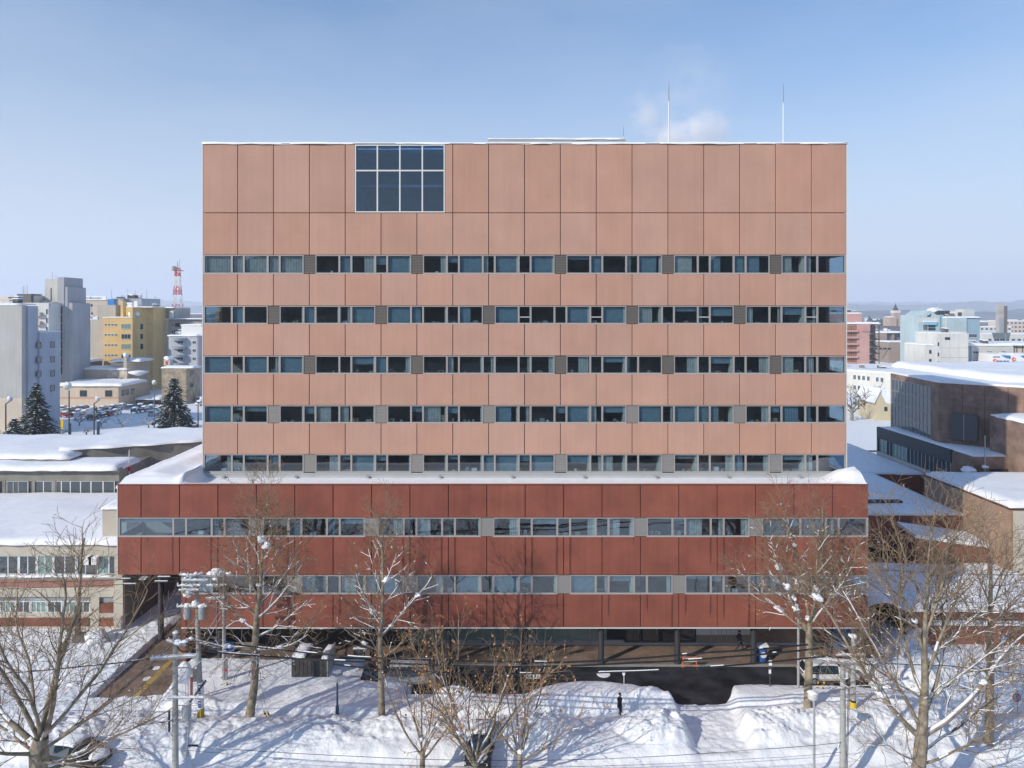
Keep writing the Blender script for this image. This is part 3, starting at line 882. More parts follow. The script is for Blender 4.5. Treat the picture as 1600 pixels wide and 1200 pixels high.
for i, (row, px, sz) in enumerate(SPOTS):
    a, c = WIN_T[row]; w, hh = {'s': (.6, .3), 'm': (.45, .6), 'tall': (.35, 1.05)}[sz]
    bb = MB(); bb.box(-w / 2, w / 2, -.15, .15, 0, hh, M['cardboard']); bb.box(-w / 2, w / 2, -.152, -.1505, hh * .45, hh * .55, M['curtain'])
    o = bb.build('cardboard_box', None, (xt(px), YT + .5, zt(c) + .05))
    tag(o, ['tall cardboard box behind the second window row, at its left end', 'flat cardboard box on a fourth-row sill left of centre, nearer the left', 'flat cardboard box on a fourth-row sill beside the upright box', 'upright cardboard box on a fourth-row sill left of centre', 'flat cardboard box on a fourth-row sill, right of centre', 'flat cardboard box on a fourth-row sill, farther right of centre', 'flat cardboard box on a third-row sill near the right end', 'tall cardboard box behind the second window row, right of centre', 'flat cardboard box on a fourth-row sill, second from the left end', 'flat cardboard box on a fourth-row sill below the big window'][i], 'box', 'cardboard boxes behind the office windows')

# tower foot: light grey flashing, podium roof, parapets
b = MB()
b.box(TL, TR, YT - .18, YT - .02, zt(760), zt(738.5), M['flash']); b.box(TL - .02, TR + .02, YT - .42, YT - .19, zt(760), zt(747), M['flash'])
b.box(TL, TR, YT - .21, YT - .181, zt(741), zt(740), M['frame'])
for i in range(9):
    x = TL + 2 + i * 6.4; b.box(x - .12, x + .12, YT - .5, YT - .2, zt(744.5), zt(743), M['metal'])
mpart(b, 'flashing')
b = MB()
ZR = zp(757.5)
b.box(XL, TL, YP + .15, PD, ZR - .6, ZR - .35, M['concrete']); b.box(TL, TR, YP + .15, YT - .1, ZR - 1.0, ZR - .75, M['concrete'])
b.box(TL, XR, TD, PD, ZR - .6, ZR - .35, M['concrete'])
b.box(XL, XL + .12, YP + .02, PD, zp(808) , ZR, M['panel_red']); b.box(XR - .12, XR, YP + 3.4, PD, zp(760), ZR, M['panel_red'])
b.box(XL - .03, XR + .03, YP - .04, YP + .22, ZR, ZR + .05, M['panel_red']); b.box(XL - .035, XL + .2, YP + .22, PD, ZR, ZR + .05, M['frame_white'])
b.box(XL - .05, XL - .002, YP - .02, YP + .1, Z2, ZR, M['frame_white']); b.box(XB + .02, XR, YP - .05, YP + .12, Z1 - .07, Z1 + .0, M['frame_white'])
mpart(b, 'roof_edge')
b = MB()
zr = zt(225)
b.box(TL - .05, TR + .05, YT - .06, YT + .4, zr, zr + .08, M['flash']); b.box(TL - .05, TL + .3, YT + .4, TD, zr, zr + .08, M['flash']); b.box(TR - .3, TR + .05, YT + .4, TD, zr, zr + .08, M['flash'])
b.box(TL + .3, TR - .3, YT + .4, TD - .3, zr - .7, zr - .4, M['concrete'])
b.box(TL - .06, TL - .005, YT + .0, YT + .15, zt(745), zr, M['frame_white']); b.box(TR + .005, TR + .06, YT, YT + .15, zt(745), zr, M['frame_white'])
mpart(b, 'parapet')
b = MB(); b.box(PX(764, 70), PX(977, 70), 70, 77, zr - .5, PZ(218, 70), M['flash']); b.box(PX(764, 70) - .1, PX(977, 70) + .1, 69.9, 77.1, PZ(218, 70), PZ(217, 70), M['frame_white'])
mpart(b, 'plant_room')
# snow on the two roofs
b = MB(); snow_cap(b, TL, TR, YT - .02, YT + 1.6, zr + .06, .17, .05, 3, nx=120, ny=5); snow_cap(b, PX(764, 70), PX(977, 70), 70, 77, PZ(217, 70), .12, .05, 5)
snow_cap(b, TL + .4, TR - .4, YT + 1.8, TD - .4, zr - .42, .3, .0, 4)
mpart(b, 'roof_snow', True)
def pod_roof(X, Y):
    h = .3 + .12 * vnoise(X * .5, Y * .5, 41) + .04 * vnoise(X * 2, Y * 2, 42)
    d = (X - XL)                                              # drift lying diagonally on the left roof
    h = h + .25 * np.exp(-((d - 1.9 - (Y - YP) * .06) / 1.1) ** 2) * (Y > YP + 1.5) + .35 * sstep(TL - 1.0, TL - .1, X) * (X < TL)
    h = h + 1.15 * bump(X, Y, TR - .4, YP + 2.2, 3.0, 2.6, 1.3) * (Y < YT - .1)
    front = (X > TL) * (Y < YT)
    h = h * (1 - front * .8) + front * 1.15 * bump(X, Y, TR - .4, YP + 2.2, 2.8, 2.4, 1.1) * .6 * (.75 + .35 * vnoise(X * 1.3, Y * 1.6, 77) + .15 * vnoise(X * 4, Y * 4, 78))
    return ZR - .02 + h * sstep(YP - .1, YP + 1.2, Y) + .05 - .47 * (X > TL) * (Y < YT) * sstep(YP + .35, YP + 1.5, Y) * (1 - sstep(TR - 2.5, TR - .8, X)) * sstep(TL, TL + .6, X)
def pod_part(x0, x1, y0, y1, d=.2):
    xs_ = np.arange(x0, x1 + 1e-6, (x1 - x0) / max(2, int((x1 - x0) / d))); ys_ = np.arange(y0, y1 + 1e-6, (y1 - y0) / max(2, int((y1 - y0) / d)))
    X, Y = np.meshgrid(xs_, ys_); Z = pod_roof(X, Y)
    n = len(xs_); i = np.arange(len(ys_) - 1)[:, None] * n + np.arange(n - 1)[None]
    Qf = np.stack([i, i + 1, i + n + 1, i + n], -1).reshape(-1, 4)
    o = link('roof_snow', np_mesh('roof_snow', np.stack([X, Y - YP, Z], -1).reshape(-1, 3), Qf, [M['snow_roof']], smooth=True), main)
pod_part(XL + .05, TL, YP + .05, PD); pod_part(TL, XR - .02, YP + .05, YT - .15); pod_part(TL, XR - .1, TD + .1, PD, .5)

# ground floor: glazing, doors, white panels, columns
b = MB()
def gw(pa, pb, za, zb_, m, dy=0.0): b.box(PX(pa, YW), PX(pb, YW), YW - dy, YW + .2, za, zb_, m)
gw(283, 640, 0, Z1, M['darkgrey']); gw(640, 1340, 0, .22, M['flash'], .05); gw(1172, 1365, .22, Z1, M['brownbrick'])
gw(1088, 1172, .22, .9, mat('tan_plinth', (.3, .26, .2), .8)); gw(1088, 1172, .9, Z1, M['white'])
for px in (1111, 1122, 1127, 1135, 1142): gw(px, px + .6, .3, Z1, M['frame'], .01)
mpart(b, 'entrance_wall')
b = MB(); xs_ = list(np.arange(645, 976, 27.6))
for i in range(len(xs_) - 1): 
    o = None; c = MB(); c.box(PX(xs_[i] + .9, YW), PX(xs_[i + 1] - .9, YW), YW - .03 - YP, YW + .03 - YP, .45, Z1 - .1, M['glass_green']); c.build('glass_panel', main)
    b.box(PX(xs_[i] - .9, YW), PX(xs_[i] + .9, YW), YW - .08, YW + .05, .22, Z1, M['frame'])
b.box(PX(645, YW), PX(975, YW), YW - .08, YW + .1, .22, .45, M['frame'])
mpart(b, 'glazing_frame')
for (pa, pb) in ((977, 1001), (1003, 1030), (1034, 1058), (1062, 1087)):
    c = MB(); x0, x1 = PX(pa, YW), PX(pb, YW); t = .1
    c.box(x0, x1, YW - .07 - YP, YW - YP, .3, .4, M['darkgrey']); c.box(x0, x0 + t, YW - .07 - YP, YW - YP, .4, Z1 - .1, M['darkgrey']); c.box(x1 - t, x1, YW - .07 - YP, YW - YP, .4, Z1 - .1, M['darkgrey'])
    c.box(x0 + t, x1 - t, YW - .065 - YP, YW - YP, 2.1, 2.2, M['darkgrey'])
    d = c.build('door', main); c = MB(); c.box(x0 + t, x1 - t, YW - .04 - YP, YW - .02 - YP, .4, Z1 - .1, M['glass_dark']); c.build('pane', d)
    c = MB(); c.box(x1 - .25, x1 - .2, YW - .13 - YP, YW - .075 - YP, 1.0, 1.5, M['metal']); c.build('handle', d)
for x, y in [(7.6 + 6.4 * (i), 59.15) for i in range(-5, 4)] + [(-31.45, 63.3)]:
    c = MB(); c.lathe((0, 0, 0), [(.3, 0), (.3, .05), (.245, .06), (.245, (Z1 if x > -30 else Z2))], 16, M['column'])
    place(c.mesh('column', True), 'column', x, y, 0)

# rooftop masts
for px, y0, r, lab in ((1045, 129, .06, 'tall thin lightning mast above the roof, nearer the middle'), (1224, 132, .06, 'tall thin lightning mast near the right end of the roof'), (974, 197, .04, 'short thin rod at the end of the rooftop plant room')):
    Y = 66 if px != 974 else 71
    zb = zr - .4
    o = empty('lightning_mast', (PX(px, Y), Y, zb), label=lab, cat='mast'); top = PZ(y0, Y) - zb
    c = MB(); c.tube((0, 0, 0), (0, 0, top * .75), r * 1.3, r * 1.0, 8, M['frame_white']); c.tube((0, 0, top * .75), (0, 0, top), r, r * .6, 6, M['metal']); c.build('rod', o)
    c = MB(); c.box(-.25, .25, -.25, .25, 0, .12, M['concrete']); c.build('base', o)
# ================================================================ NEIGHBOURS, LEFT
def building(name, label, cat='building', at=(0, 0, 0), group=None):
    return empty(name, at, label=label, cat=cat, group=group)
def part(b, name, root, smooth=False):
    L = root.location
    for i, v in enumerate(b.v): b.v[i] = (v[0] - L.x, v[1] - L.y, v[2] - L.z)
    return b.build(name, root, smooth=smooth)

# low school-like wing: beige bands, brick infills, wide snow roof
YN = 65.0; XN = -35.75
low = building('low_wing', 'low beige and red brick wing beside the passage, its flat roof under thick snow', at=(XN, YN, 0))
wl = Wall((XN, YN), (1, 0))
def nz(py): return PZ(py, YN)
b = MB(); X0 = -110
b.box(X0, XN, YN + .25, 82, 0, 8.1, M['concrete'])
for (a, c) in ((847, 869), (899, 906), (918, 933), (958, 965), (979, 987)):
    b.box(X0, XN - .85, YN, YN + .25, max(nz(c), 0), nz(a), M['beige'])
b.box(XN - .85, XN, YN - .12, YN + .3, 0, nz(899), M['beige'])
b.box(XN - .85, XN, YN, YN + .25, nz(899) , nz(847), M['beige'])
b.box(X0, XN, YN - .25, YN, nz(902), nz(898.5), M['beige'])
b.box(PX(155, YN), XN + .02, YN + .5, YN + 6, nz(846), nz(797) , M['beige'])
for px in (26, 58, 103, 141):
    if px in (141,): b.box(PX(px, YN), PX(px + 14, YN), YN - .02, YN + .25, nz(979), nz(933), M['beige'])
part(b, 'wall', low)
b = MB(); b.box(X0, XN - .85, YN + .04, YN + .25, nz(918), nz(906), mat('pale_brick', (.33, .17, .13), .85, var=.2, vscale=1.5)); b.box(X0, PX(138, YN), YN + .04, YN + .25, nz(979), nz(965), M['brickwall'])
b.box(PX(155, YN), XN - .85, YN + .04, YN + .25, nz(958), nz(943), M['brickwall']); b.box(PX(155, YN), XN - .85, YN + .045, YN + .25, nz(979), nz(965), M['brickwall'])
part(b, 'brick_panel', low)
b = MB(); b.box(XN - .1, XN - .004, YN + .3, 82, 0, 8.1, M['brownbrick']); part(b, 'side_wall', low)
b = MB()
for (a, c) in ((869, 899), (933, 958)): b.box(X0, XN - .85, YN + .22, YN + .24, nz(c), nz(a), M['room_back'])
part(b, 'window_reveal', low)
px = -30
for i, (a, c) in enumerate(((-30, -8), (-4, 26), (30, 54), (58, 80), (84, 116), (120, 132), (152, 168), (170, 181))):
    add_window(low, wl, a, c, 870.5, 897, M['frame_white'], M['glass_dark'] if i % 3 else M['glass_green'], nx=2 if c - a > 14 else 1).location.y += .2
for i, (a, c) in enumerate(((-30, -4), (0, 22), (26, 44), (48, 70), (74, 94), (98, 116), (119, 138))):
    add_window(low, wl, a, c, 941.5, 957, M['frame_white'], M['glass_green'] if i % 2 else M['glass_dark'], nx=3 if c - a > 20 else 2).location.y += .2
b = MB()
b.box(X0, XN - .9, YN + .19, YN + .2, nz(898), nz(870), M['curtain']); 
snow_cap(b, X0, XN, YN - .1, 82, 8.1, .45, .15, 12, nx=150, ny=40); snow_cap(b, PX(155, YN), XN + .02, YN + .5, YN + 6, nz(797), .3, .1, 13, nx=10, ny=12)
snow_cap(b, X0, XN - .9, YN - .25, YN + .02, nz(898.5), .06, .03, 14, nx=120, ny=3)
b.f = b.f; part(b, 'roof_snow', low, True)
for px in (141, 149):                                            # two wall units
    c = MB(); x = PX(px, YN); c.box(x - .35, x + .35, YN - .45, YN - .02, nz(880), nz(871), M['white']); c.box(x - .4, x + .4, YN - .5, YN, nz(871), nz(868), M['snow_tree']); part(c, 'air_conditioner', low)

# grey concrete wing behind it
YG = 82.0
grey = building('grey_wing', 'grey concrete single-storey wing with dark windows behind the snowy flat roof', at=(-60, YG, 7.9))
XG0, XG1 = -120, PX(186, YG)
wg = Wall((XG0, YG), (1, 0))
b = MB(); b.box(XG0, XG1, YG + .25, 100, 7.9, PZ(733, YG), M['concrete']); b.box(XG0, XG1, YG, YG + .25, PZ(752, YG), PZ(733, YG), M['concrete'])
b.box(XG0, XG1, YG, YG + .25, 7.9, PZ(771.5, YG), M['beige']); b.box(XG0, XG1 + .3, YG - .5, YG + .3, PZ(736, YG), PZ(731, YG), M['concrete'])
for px in (4, 50, 82, -40): b.box(PX(px, YG), PX(px + 5, YG), YG - .05, YG + .25, 7.9, PZ(751, YG), M['concrete'])
part(b, 'wall', grey)
b = MB(); b.box(XG0, PX(90, YG), YG + 2.2, YG + 2.5, PZ(733, YG), PZ(716, YG + 2.2), M['flash']); part(b, 'parapet', grey)
for (a, c) in ((-34, -2), (11, 20), (21, 28), (29, 43), (54, 67), (68.5, 81), (88, 95), (96.5, 109), (110.5, 125), (126.5, 141), (143, 160), (162, 178)):
    add_window(grey, wg, a, c, 752.5, 770.5, M['frame_white'], M['glass_dark'], fr=.06).location.y += .1
b = MB()
snow_cap(b, XG0, XG1, YG - .5, 86.5, PZ(733, YG), .55, .15, 15, nx=110, ny=10); snow_cap(b, XG0, PX(90, YG), YG + 2.1, 98, PZ(716, YG + 2.2), .5, .2, 16, nx=60, ny=30)
part(b, 'roof_snow', grey, True)
# raised concrete terrace behind, its front curving away
A, B_ = (-55.0, 86.0), (-37.0, 93.6)
ter = building('terrace_block', 'long grey concrete wall with snow overhanging its curved top, behind the flat roofs', cat='wall', at=(A[0], A[1], 8))
b = MB(); pts = []
n = 10
for i in range(n + 1):
    t = i / n; pts.append((A[0] + (B_[0] - A[0]) * t, A[1] + (B_[1] - A[1]) * t ** 1.3))
zt_ = [12.65] * (n + 1)
for i in range(n):
    (x0, y0), (x1, y1) = pts[i], pts[i + 1]
    b.add([(x0, y0, 8), (x1, y1, 8), (x1, y1, 12.6), (x0, y0, 12.6)], [(0, 1, 2, 3)], M['concrete'])
b.add([(A[0], A[1], 8), (A[0], 101, 8), (A[0], 101, 12.6), (A[0], A[1], 12.6)], [(3, 2, 1, 0)], M['concrete'])
b.add([(B_[0], B_[1], 8), (B_[0], 101, 8), (B_[0], 101, 12.6), (B_[0], B_[1], 12.6)], [(0, 1, 2, 3)], M['concrete'])
part(b, 'wall', ter)
b = MB(); V, fs = [], []
cols = 24; rows = 30
for j in range(rows + 1):
    for i in range(cols + 1):
        t = i / cols; fx = A[0] + (B_[0] - A[0]) * t; fy = A[1] + (B_[1] - A[1]) * t ** 1.3
        s = j / rows; y = fy - .35 - .25 * math.sin(i * 1.1) + (101 - fy) * s ** 1.4
        V.append((fx, y, 12.6 + (0 if j == 0 else .22 + .22 * float(vnoise(fx * .4, y * .3, 50)))))
for j in range(rows):
    for i in range(cols):
        k = j * (cols + 1) + i; fs.append((k, k + 1, k + cols + 2, k + cols + 1))
b.add(V, fs, M['snow_roof']); part(b, 'roof_snow', ter, True)
# low linking roof between wings and the block
lk = building('link_roof', 'snow-covered link roof wedged between the low wing and the red block', at=(-38, 70, 0))
b = MB(); b.box(-47, -33.2, 82.2, 99, 0, 8.9, M['concrete']); part(b, 'wall', lk)
b = MB(); snow_cap(b, -47, -33.2, 82.2, 99, 8.9, .5, .05, 17); part(b, 'roof_snow', lk, True)
o = building('roof_pole', 'thin white pole standing on the snowy roof left of the pink block', 'pole', at=(PX(202, 84), 84, 8.9))
b = MB(); b.tube((0, 0, 0), (0, 0, PZ(703, 84) - 8.9), .09, .06, 8, M['ceramic']); b.build('shaft', o)
b = MB(); b.box(-.1, .16, -.1, .1, 1.6, 2.1, M['red']); b.tube((-.25, 0, 2.9), (.25, 0, 2.95), .03, .03, 5, M['metal']); b.build('fitting', o)

# ================================================================ NEIGHBOURS, RIGHT
# big low roof reaching back from the block
YR, XRR, ZRR = 80.4, 51.7, 6.4
conn = building('connecting_hall', 'low oxide-red hall with an enormous shaded snow roof right of the block', at=(40, YR, 0))
b = MB(); b.box(30.0, 51.6, YR, 100, 0, ZRR, M['panel_red']); b.box(30, 59, 100.01, 157, 0, ZRR, M['panel_red'])
b.box(29.9, 51.69, YR - .1, YR - .005, ZRR - .15, ZRR + .03, M['frame_white']); part(b, 'wall', conn)
c = MB()
for i in range(7): c.box(31 + i * 3, 33.6 + i * 3, YR - .06, YR - .004, 1.5, 3.2, M['glass_dark'])
part(c, 'window', conn)
b = MB(); snow_cap(b, 30, 51.6, YR, 100.2, ZRR, .22, .02, 18, nx=50, ny=40); snow_cap(b, 30, 59, 100, 157, ZRR, .22, .02, 19, nx=50, ny=60); part(b, 'roof_snow', conn, True)
b = MB(); b.box(42.6, 46.8, 84.0, 84.8, ZRR, ZRR + .5, M['darkgrey']); part(b, 'skylight', conn)

# snow-roofed hall whose long side wall is half in shade
side = building('tan_hall', 'tan brick hall under a snowy flat roof, its long wall half in shade', at=(XRR, 73, 0))
b = MB(); b.prism([(XRR, 73), (90, 73), (90, 88), (XRR, 88)], 0, 9.0, mat('tan_brick', (.36, .25, .18), .85, var=.12, vscale=1.2, coord='World'), top=M['concrete'])
b.box(XRR - .06, XRR + .25, 72.9, 88.05, 8.98, 9.12, M['joint']); b.box(XRR + .25, 90, 72.9, 73.2, 8.98, 9.12, M['joint'])
part(b, 'wall', side)
c = MB()
c.box(XRR + .3, 90, 72.6, 72.88, 0, 8.9, M['beige']); part(c, 'front_wall', side)
b = MB(); snow_cap(b, XRR + .1, 90, 73, 88, 9.1, .55, -.02, 20, nx=60, ny=30); part(b, 'roof_snow', side, True)

# glazed lower building behind
XG, ZG = 59.0, 10.95
glz = building('glazed_wing', 'brown brick wing with a long dark teal glazed side and snow on its flat roof', at=(XG, 100, 0))
b = MB(); b.prism([(XG + .2, 93.8), (XG + .2, 90), (110, 90), (110, 113), (XG + .2, 113)], 0, ZG - .3, M['brownbrick'])
b.box(XG, XG + .2, 90, 94.2, 0, ZG, M['brownbrick']); b.box(XG, 110, 89.8, 90, 0, ZG, M['brownbrick'])
part(b, 'wall', glz)
b = MB(); b.box(XG - .15, XG + .19, 94.2, 113.2, 9.25, ZG + .05, mat('dark_teal_fascia', (.03, .05, .06), .5)); b.box(XG - .2, XG + .19, 94.2, 113.2, ZRR + .2, ZRR + .75, M['frame'])
b.box(XG - .15, XG + 9, 113, 113.2, 6, ZG + .05, M['brownbrick']); part(b, 'fascia', glz)
for i in range(20):
    y0 = 94.3 + i * .945
    c = MB(); c.box(XG - .02, XG + .04, y0 + .05, y0 + .9, ZRR + .75, 9.25, M['glass_deep'] if i not in (18, 17, 14, 13, 12, 11) else M['glass_green']); c.box(XG - .1, XG + .05, y0 - .05, y0 + .05, ZRR + .75, 9.25, M['frame']); part(c, 'window', glz)
c = MB(); c.box(PX(1544, 90), PX(1592, 90), 89.7, 89.79, PZ(741, 90), PZ(732, 90), M['glass_dark']); part(c, 'strip_window', glz)
for i in range(12):
    c = MB(); c.box(XG + 1.5 + i * 3, XG + 1.55 + i * 3, 89.77, 89.8, 6, ZG, M['joint']); part(c, 'panel_joint', glz)
b = MB(); snow_cap(b, XG + .2, 110, 90, 113, ZG - .1, .28, -.05, 23, nx=60, ny=40); part(b, 'roof_snow', glz, True)
o = building('vent_stack', 'snow-capped grey ventilation cowl beside the teal glazed wall', 'vent', at=(PX(1497, 91), 88.9, 6))
b = MB(); b.lathe((0, 0, 0), [(.5, 0), (.5, 2.6), (.7, 2.7), (.7, 3.2)], 10, M['metal']); b.build('pipe', o)
b = MB(); b.blob((-.1, 0, 3.5), .85, M['snow_tree'], 4, (1.1, .9, .5)); b.build('snow_cap', o, smooth=True)
o = building('roof_pole', 'thin grey pole on the brown wing at the right', 'pole', at=(PX(1539, 89.3), 89.3, 8.9))
b = MB(); b.tube((0, 0, 0), (0, 0, 4.9), .1, .07, 6, M['metal']); b.build('shaft', o); b = MB(); b.blob((0, 0, .9), .4, M['snow_tree'], 7, (1, 1, .6)); b.build('snow_cap', o)

# auditorium with the big window grid
aud = building('auditorium', 'large brown brick auditorium with a grid of dark blue glass and a shaded snow roof', at=(60.2, 99, 0))
P = [(61.8, 114.5), (60.2, 99.0), (77.2, 83.3), (120, 83.3), (120, 128), (64, 128)]
ZA = 19.5
P = [(61.8, 114.5), (60.2, 99.0), (72.0, 88.1), (96, 92), (112, 100), (112, 128), (72, 128)]
b = MB(); b.prism(P, 0, ZA, M['brownbrick'], top=M['concrete']); part(b, 'wall', aud)
b = MB(); b.add([(p[0] * 1.0, p[1], ZA + .28) for p in P], [tuple(range(len(P)))], M['snow_roof']); 
for i in range(len(P)):
    p, r = P[i], P[(i + 1) % len(P)]; b.add([(p[0], p[1], ZA + .004), (r[0], r[1], ZA + .004), (r[0], r[1], ZA + .28), (p[0], p[1], ZA + .28)], [(0, 1, 2, 3)], M['snow_roof'])
part(b, 'roof_snow', aud)
b = MB(); snow_cap(b, 68, 105, 97, 126, ZA + .2, .9, 0, 24, nx=50, ny=40); part(b, 'roof_drift', aud, True)
wa = Wall((61.8, 114.5), (60.2 - 61.8, 99 - 114.5))
U = math.hypot(1.6, 15.5); u0, u1 = U * .04, U * .86
for r_ in range(4):
    for k in range(11):
        ua = u0 + (u1 - u0) * k / 11; ub = u0 + (u1 - u0) * (k + 1) / 11
        za = 11.2 + (18.7 - 11.2) * r_ / 4; zb_ = 11.2 + (18.7 - 11.2) * (r_ + 1) / 4
        w = ub - ua; me = win_mesh(w - .12, zb_ - za - .14, M['frame'], M['glass_deep'], 1, 1, .04)
        o = link('window', me, aud); o.location = wa.pt((ua + ub) / 2, za + .06) - Vector(aud.location); o.rotation_euler = (0, 0, math.atan2(wa.d.y, wa.d.x))
wd = Wall((60.2, 99.0), (11.8, -10.9))
for i in range(1, 6):
    c = MB(); c.box(i * 2.6 + .2, i * 2.6 + .26, -.015, 0, 8, ZA - .1, M['joint'], M=wd.mtx()); part(c, 'panel_joint', aud)
ua, ub = wd.u_of(1487), wd.u_of(1529)
c = MB(); c.box(ua, ub, -.8, -.003, 11.9, 15.4, mat('dark_metal_box', (.1, .11, .115), .5), M=wd.mtx()); c.box((ua + ub) / 2 - .05, (ua + ub) / 2 + .05, -.85, -.8, 11.9, 15.4, M['metal'], M=wd.mtx()); part(c, 'projecting_window', aud)
c = MB(); c.box(62.4 + .01, 63.5, 0, 1, 0, 1, M['metal'])
# brown block in front of it at the picture's edge
blk = building('brown_block', 'plain brown brick block with a snow rim before the auditorium, at the right edge', at=(63.4, 87, 0))
b = MB(); b.prism([(63.3, 93), (63.6, 84), (80, 84), (80, 93)], 0, 15.8, M['brownbrick']); part(b, 'wall', blk)
b = MB(); snow_cap(b, 63.4, 80, 84, 93, 15.8, .4, .05, 26); part(b, 'roof_snow', blk, True)

# low brick outbuildings with a snow slope right of the block
lo = building('brick_annex', 'low brown brick annex with a snow slope on its roof behind the right-hand trees', at=(40, 66, 0))
b = MB()
b.prism([(43.7, 76), (51.5, 76), (51.5, 79.5), (43.7, 79.5)], 0, [5.1, 4.0, 4.3, 5.4], M['brickwall']); b.box(36.2, 60, 64.5, 75.9, 0, 2.1, M['brickwall']); part(b, 'wall', lo)
b = MB(); snow_cap(b, 36.2, 60, 64.5, 75.9, 2.1, .45, .1, 63, nx=50, ny=30); V = [(43.6, 75.8, 5.12), (51.6, 75.8, 4.02), (51.6, 79.6, 4.32), (43.6, 79.6, 5.42)]
b.add(V + [(v[0], v[1], v[2] + .35) for v in V], [(4, 5, 6, 7), (0, 1, 5, 4), (1, 2, 6, 5), (2, 3, 7, 6), (3, 0, 4, 7)], M['snow_roof']); part(b, 'roof_snow', lo)
c = MB()
for i in range(6): c.box(38.5 + i * 3.1, 40 + i * 3.1, 64.4, 64.49, .6, 1.7, M['glass_dark'])
part(c, 'window', lo)
lw = building('brick_garden_wall', 'low red-brown brick wall with snow along its top right of the pavement', 'wall', at=(44, 60, 0))
b = MB(); b.box(36.5, 60, 61.2, 61.6, 0, 2.3, M['brickwall']); part(b, 'wall', lw)
b = MB(); snow_cap(b, 36.5, 60, 61.15, 61.65, 2.3, .25, .05, 27, nx=40, ny=4); part(b, 'snow', lw, True)
cn = building('covered_walk', 'dark arched entrance canopy deep in snow at the right end of the block', 'canopy', at=(33, 66, 0))
b = MB()
for i in range(8):
    t0, t1 = math.pi * i / 8, math.pi * (i + 1) / 8
    for (y, ) in ((63.0,),):
        a0 = (33.2 - 2.3 * math.cos(t0), .9 + 2.3 * math.sin(t0)); a1 = (33.2 - 2.3 * math.cos(t1), .9 + 2.3 * math.sin(t1))
        b.add([(a0[0], y, a0[1]), (a1[0], y, a1[1]), (a1[0], 80, a1[1]), (a0[0], 80, a0[1])], [(0, 1, 2, 3)], M['darkgrey'])
b.box(30.9, 31.1, 63, 80, 0, 1, M['darkgrey']); b.box(35.3, 35.5, 63, 80, 0, 1, M['darkgrey']); part(b, 'vault', cn, True)
b = MB(); V, fs = [], []
for j in range(10):
    for i in range(13):
        t = math.pi * (.1 + .8 * i / 12); y = 62.9 + j * 1.8; r = 2.45 + .35 * float(vnoise(i * .5, j * .6, 61))
        V.append((33.2 - r * math.cos(t), y, .95 + r * math.sin(t)))
for j in range(9):
    for i in range(12): k = j * 13 + i; fs.append((k, k + 1, k + 14, k + 13))
b.add(V, fs, M['snow_roof']); part(b, 'snow', cn, True)

# ================================================================ FAR BUILDINGS, LEFT
def block(b, px0, px1, py, Y, depth, m, z0=0.0, top=None):
    x0, x1 = PX(px0, Y), PX(px1, Y); z1 = PZ(py, Y)
    b.box(x0, x1, Y, Y + depth, z0, z1, m)
    return x0, x1, z1
def depth_to(px_edge, px_side, Y):
    X = PX(px_edge, Y); return SY(px_side, X) - Y
def m_(name, c, **k):
    m = mat(name, c, .85, var=k.pop('var', .08), vscale=k.pop('vs', .15), coord='World', **k); weathered(m, .07, (.97, .97, .97)); return m
GL = M['glass_deep']; FW = M['frame_white']; FD = M['darkgrey']

m1 = m_('light_grey_render', (.44, .44, .42)); m1b = m_('shaded_grey_render', (.38, .42, .5))  # second tone: shade of the right-hand side put into a bluer grey
Y = 165.0
g = building('grey_apartment_block', 'grey apartment block at the far left with a blank end wall and lower windowed rear', at=(PX(20, Y), Y, 0))
d1 = depth_to(34, 56, Y); d0 = depth_to(34, 41, Y); d2 = depth_to(34, 88, Y)
X = PX(34, Y)
b = MB(); b.box(X - 26, X, Y, Y + d0, 0, PZ(476, Y), m1); b.box(X - 26, X + .5, Y + d0, Y + d1, 0, PZ(478, Y), m1b); b.box(X - 26, X + .9, Y + d1, Y + d2, 0, PZ(519, Y + d1), m1b)
b.box(X - 26, X + .004, Y - .02, Y + d0, 0, PZ(622, Y), m_('cream_band', (.6, .52, .42)))
part(b, 'wall', g)
ws = Wall((X + .9, Y + d1), (0, 1))
for py in (540, 563, 585, 608):
    add_window(g, ws, 58, 64, py - 5, py + 4, FD, GL, nx=1, fr=.05); add_window(g, ws, 78.5, 85, py - 6, py + 3, FD, GL, nx=1, fr=.05)
b = MB(); snow_cap(b, X - 26, X, Y, Y + d1, PZ(476, Y), .3, .1, 30, nx=14, ny=8); snow_cap(b, X - 26, X + .9, Y + d1, Y + d2, PZ(519, Y + d1), .2, 0, 31, nx=8, ny=8); part(b, 'roof_snow', g, True)

Y = 226.0
g = building('stepped_tower', 'grey apartment tower with a stepped top and a dark strip of stair windows', at=(PX(90, Y), Y, 0))
mc = m_('tower_cream', (.58, .57, .53)); mg = m_('tower_side_shade', (.4, .41, .43))  # second tone paints the side faces in shade, against the bright front
b = MB(); X = PX(90, Y)
b.box(PX(70, Y), X, Y, Y + 10, 0, PZ(436, Y), mc); b.box(PX(79, Y), PX(81, Y), Y - .06, Y, 33, PZ(450, Y), M['louver']); b.box(PX(66, Y), PX(70, Y), Y + .5, Y + 10, 0, PZ(469, Y), mc)
Y1 = Y - 0
b.box(X + .01, PX(100, Y), Y, Y + 10, 0, PZ(433, Y), mg); b.box(PX(100, Y), PX(105, Y), Y + .2, Y + 10, 0, PZ(448, Y), mg); b.box(PX(105, Y), PX(112, Y), Y + .4, Y + 10, 0, PZ(473, Y), mg)
b.box(PX(79, Y), PX(90, Y), Y - 2, Y - .07, 0, PZ(472, Y - 2), mg); b.box(PX(74, Y), PX(79, Y), Y - 2.2, Y - .07, 0, PZ(470, Y - 2), mc)
part(b, 'wall', g)
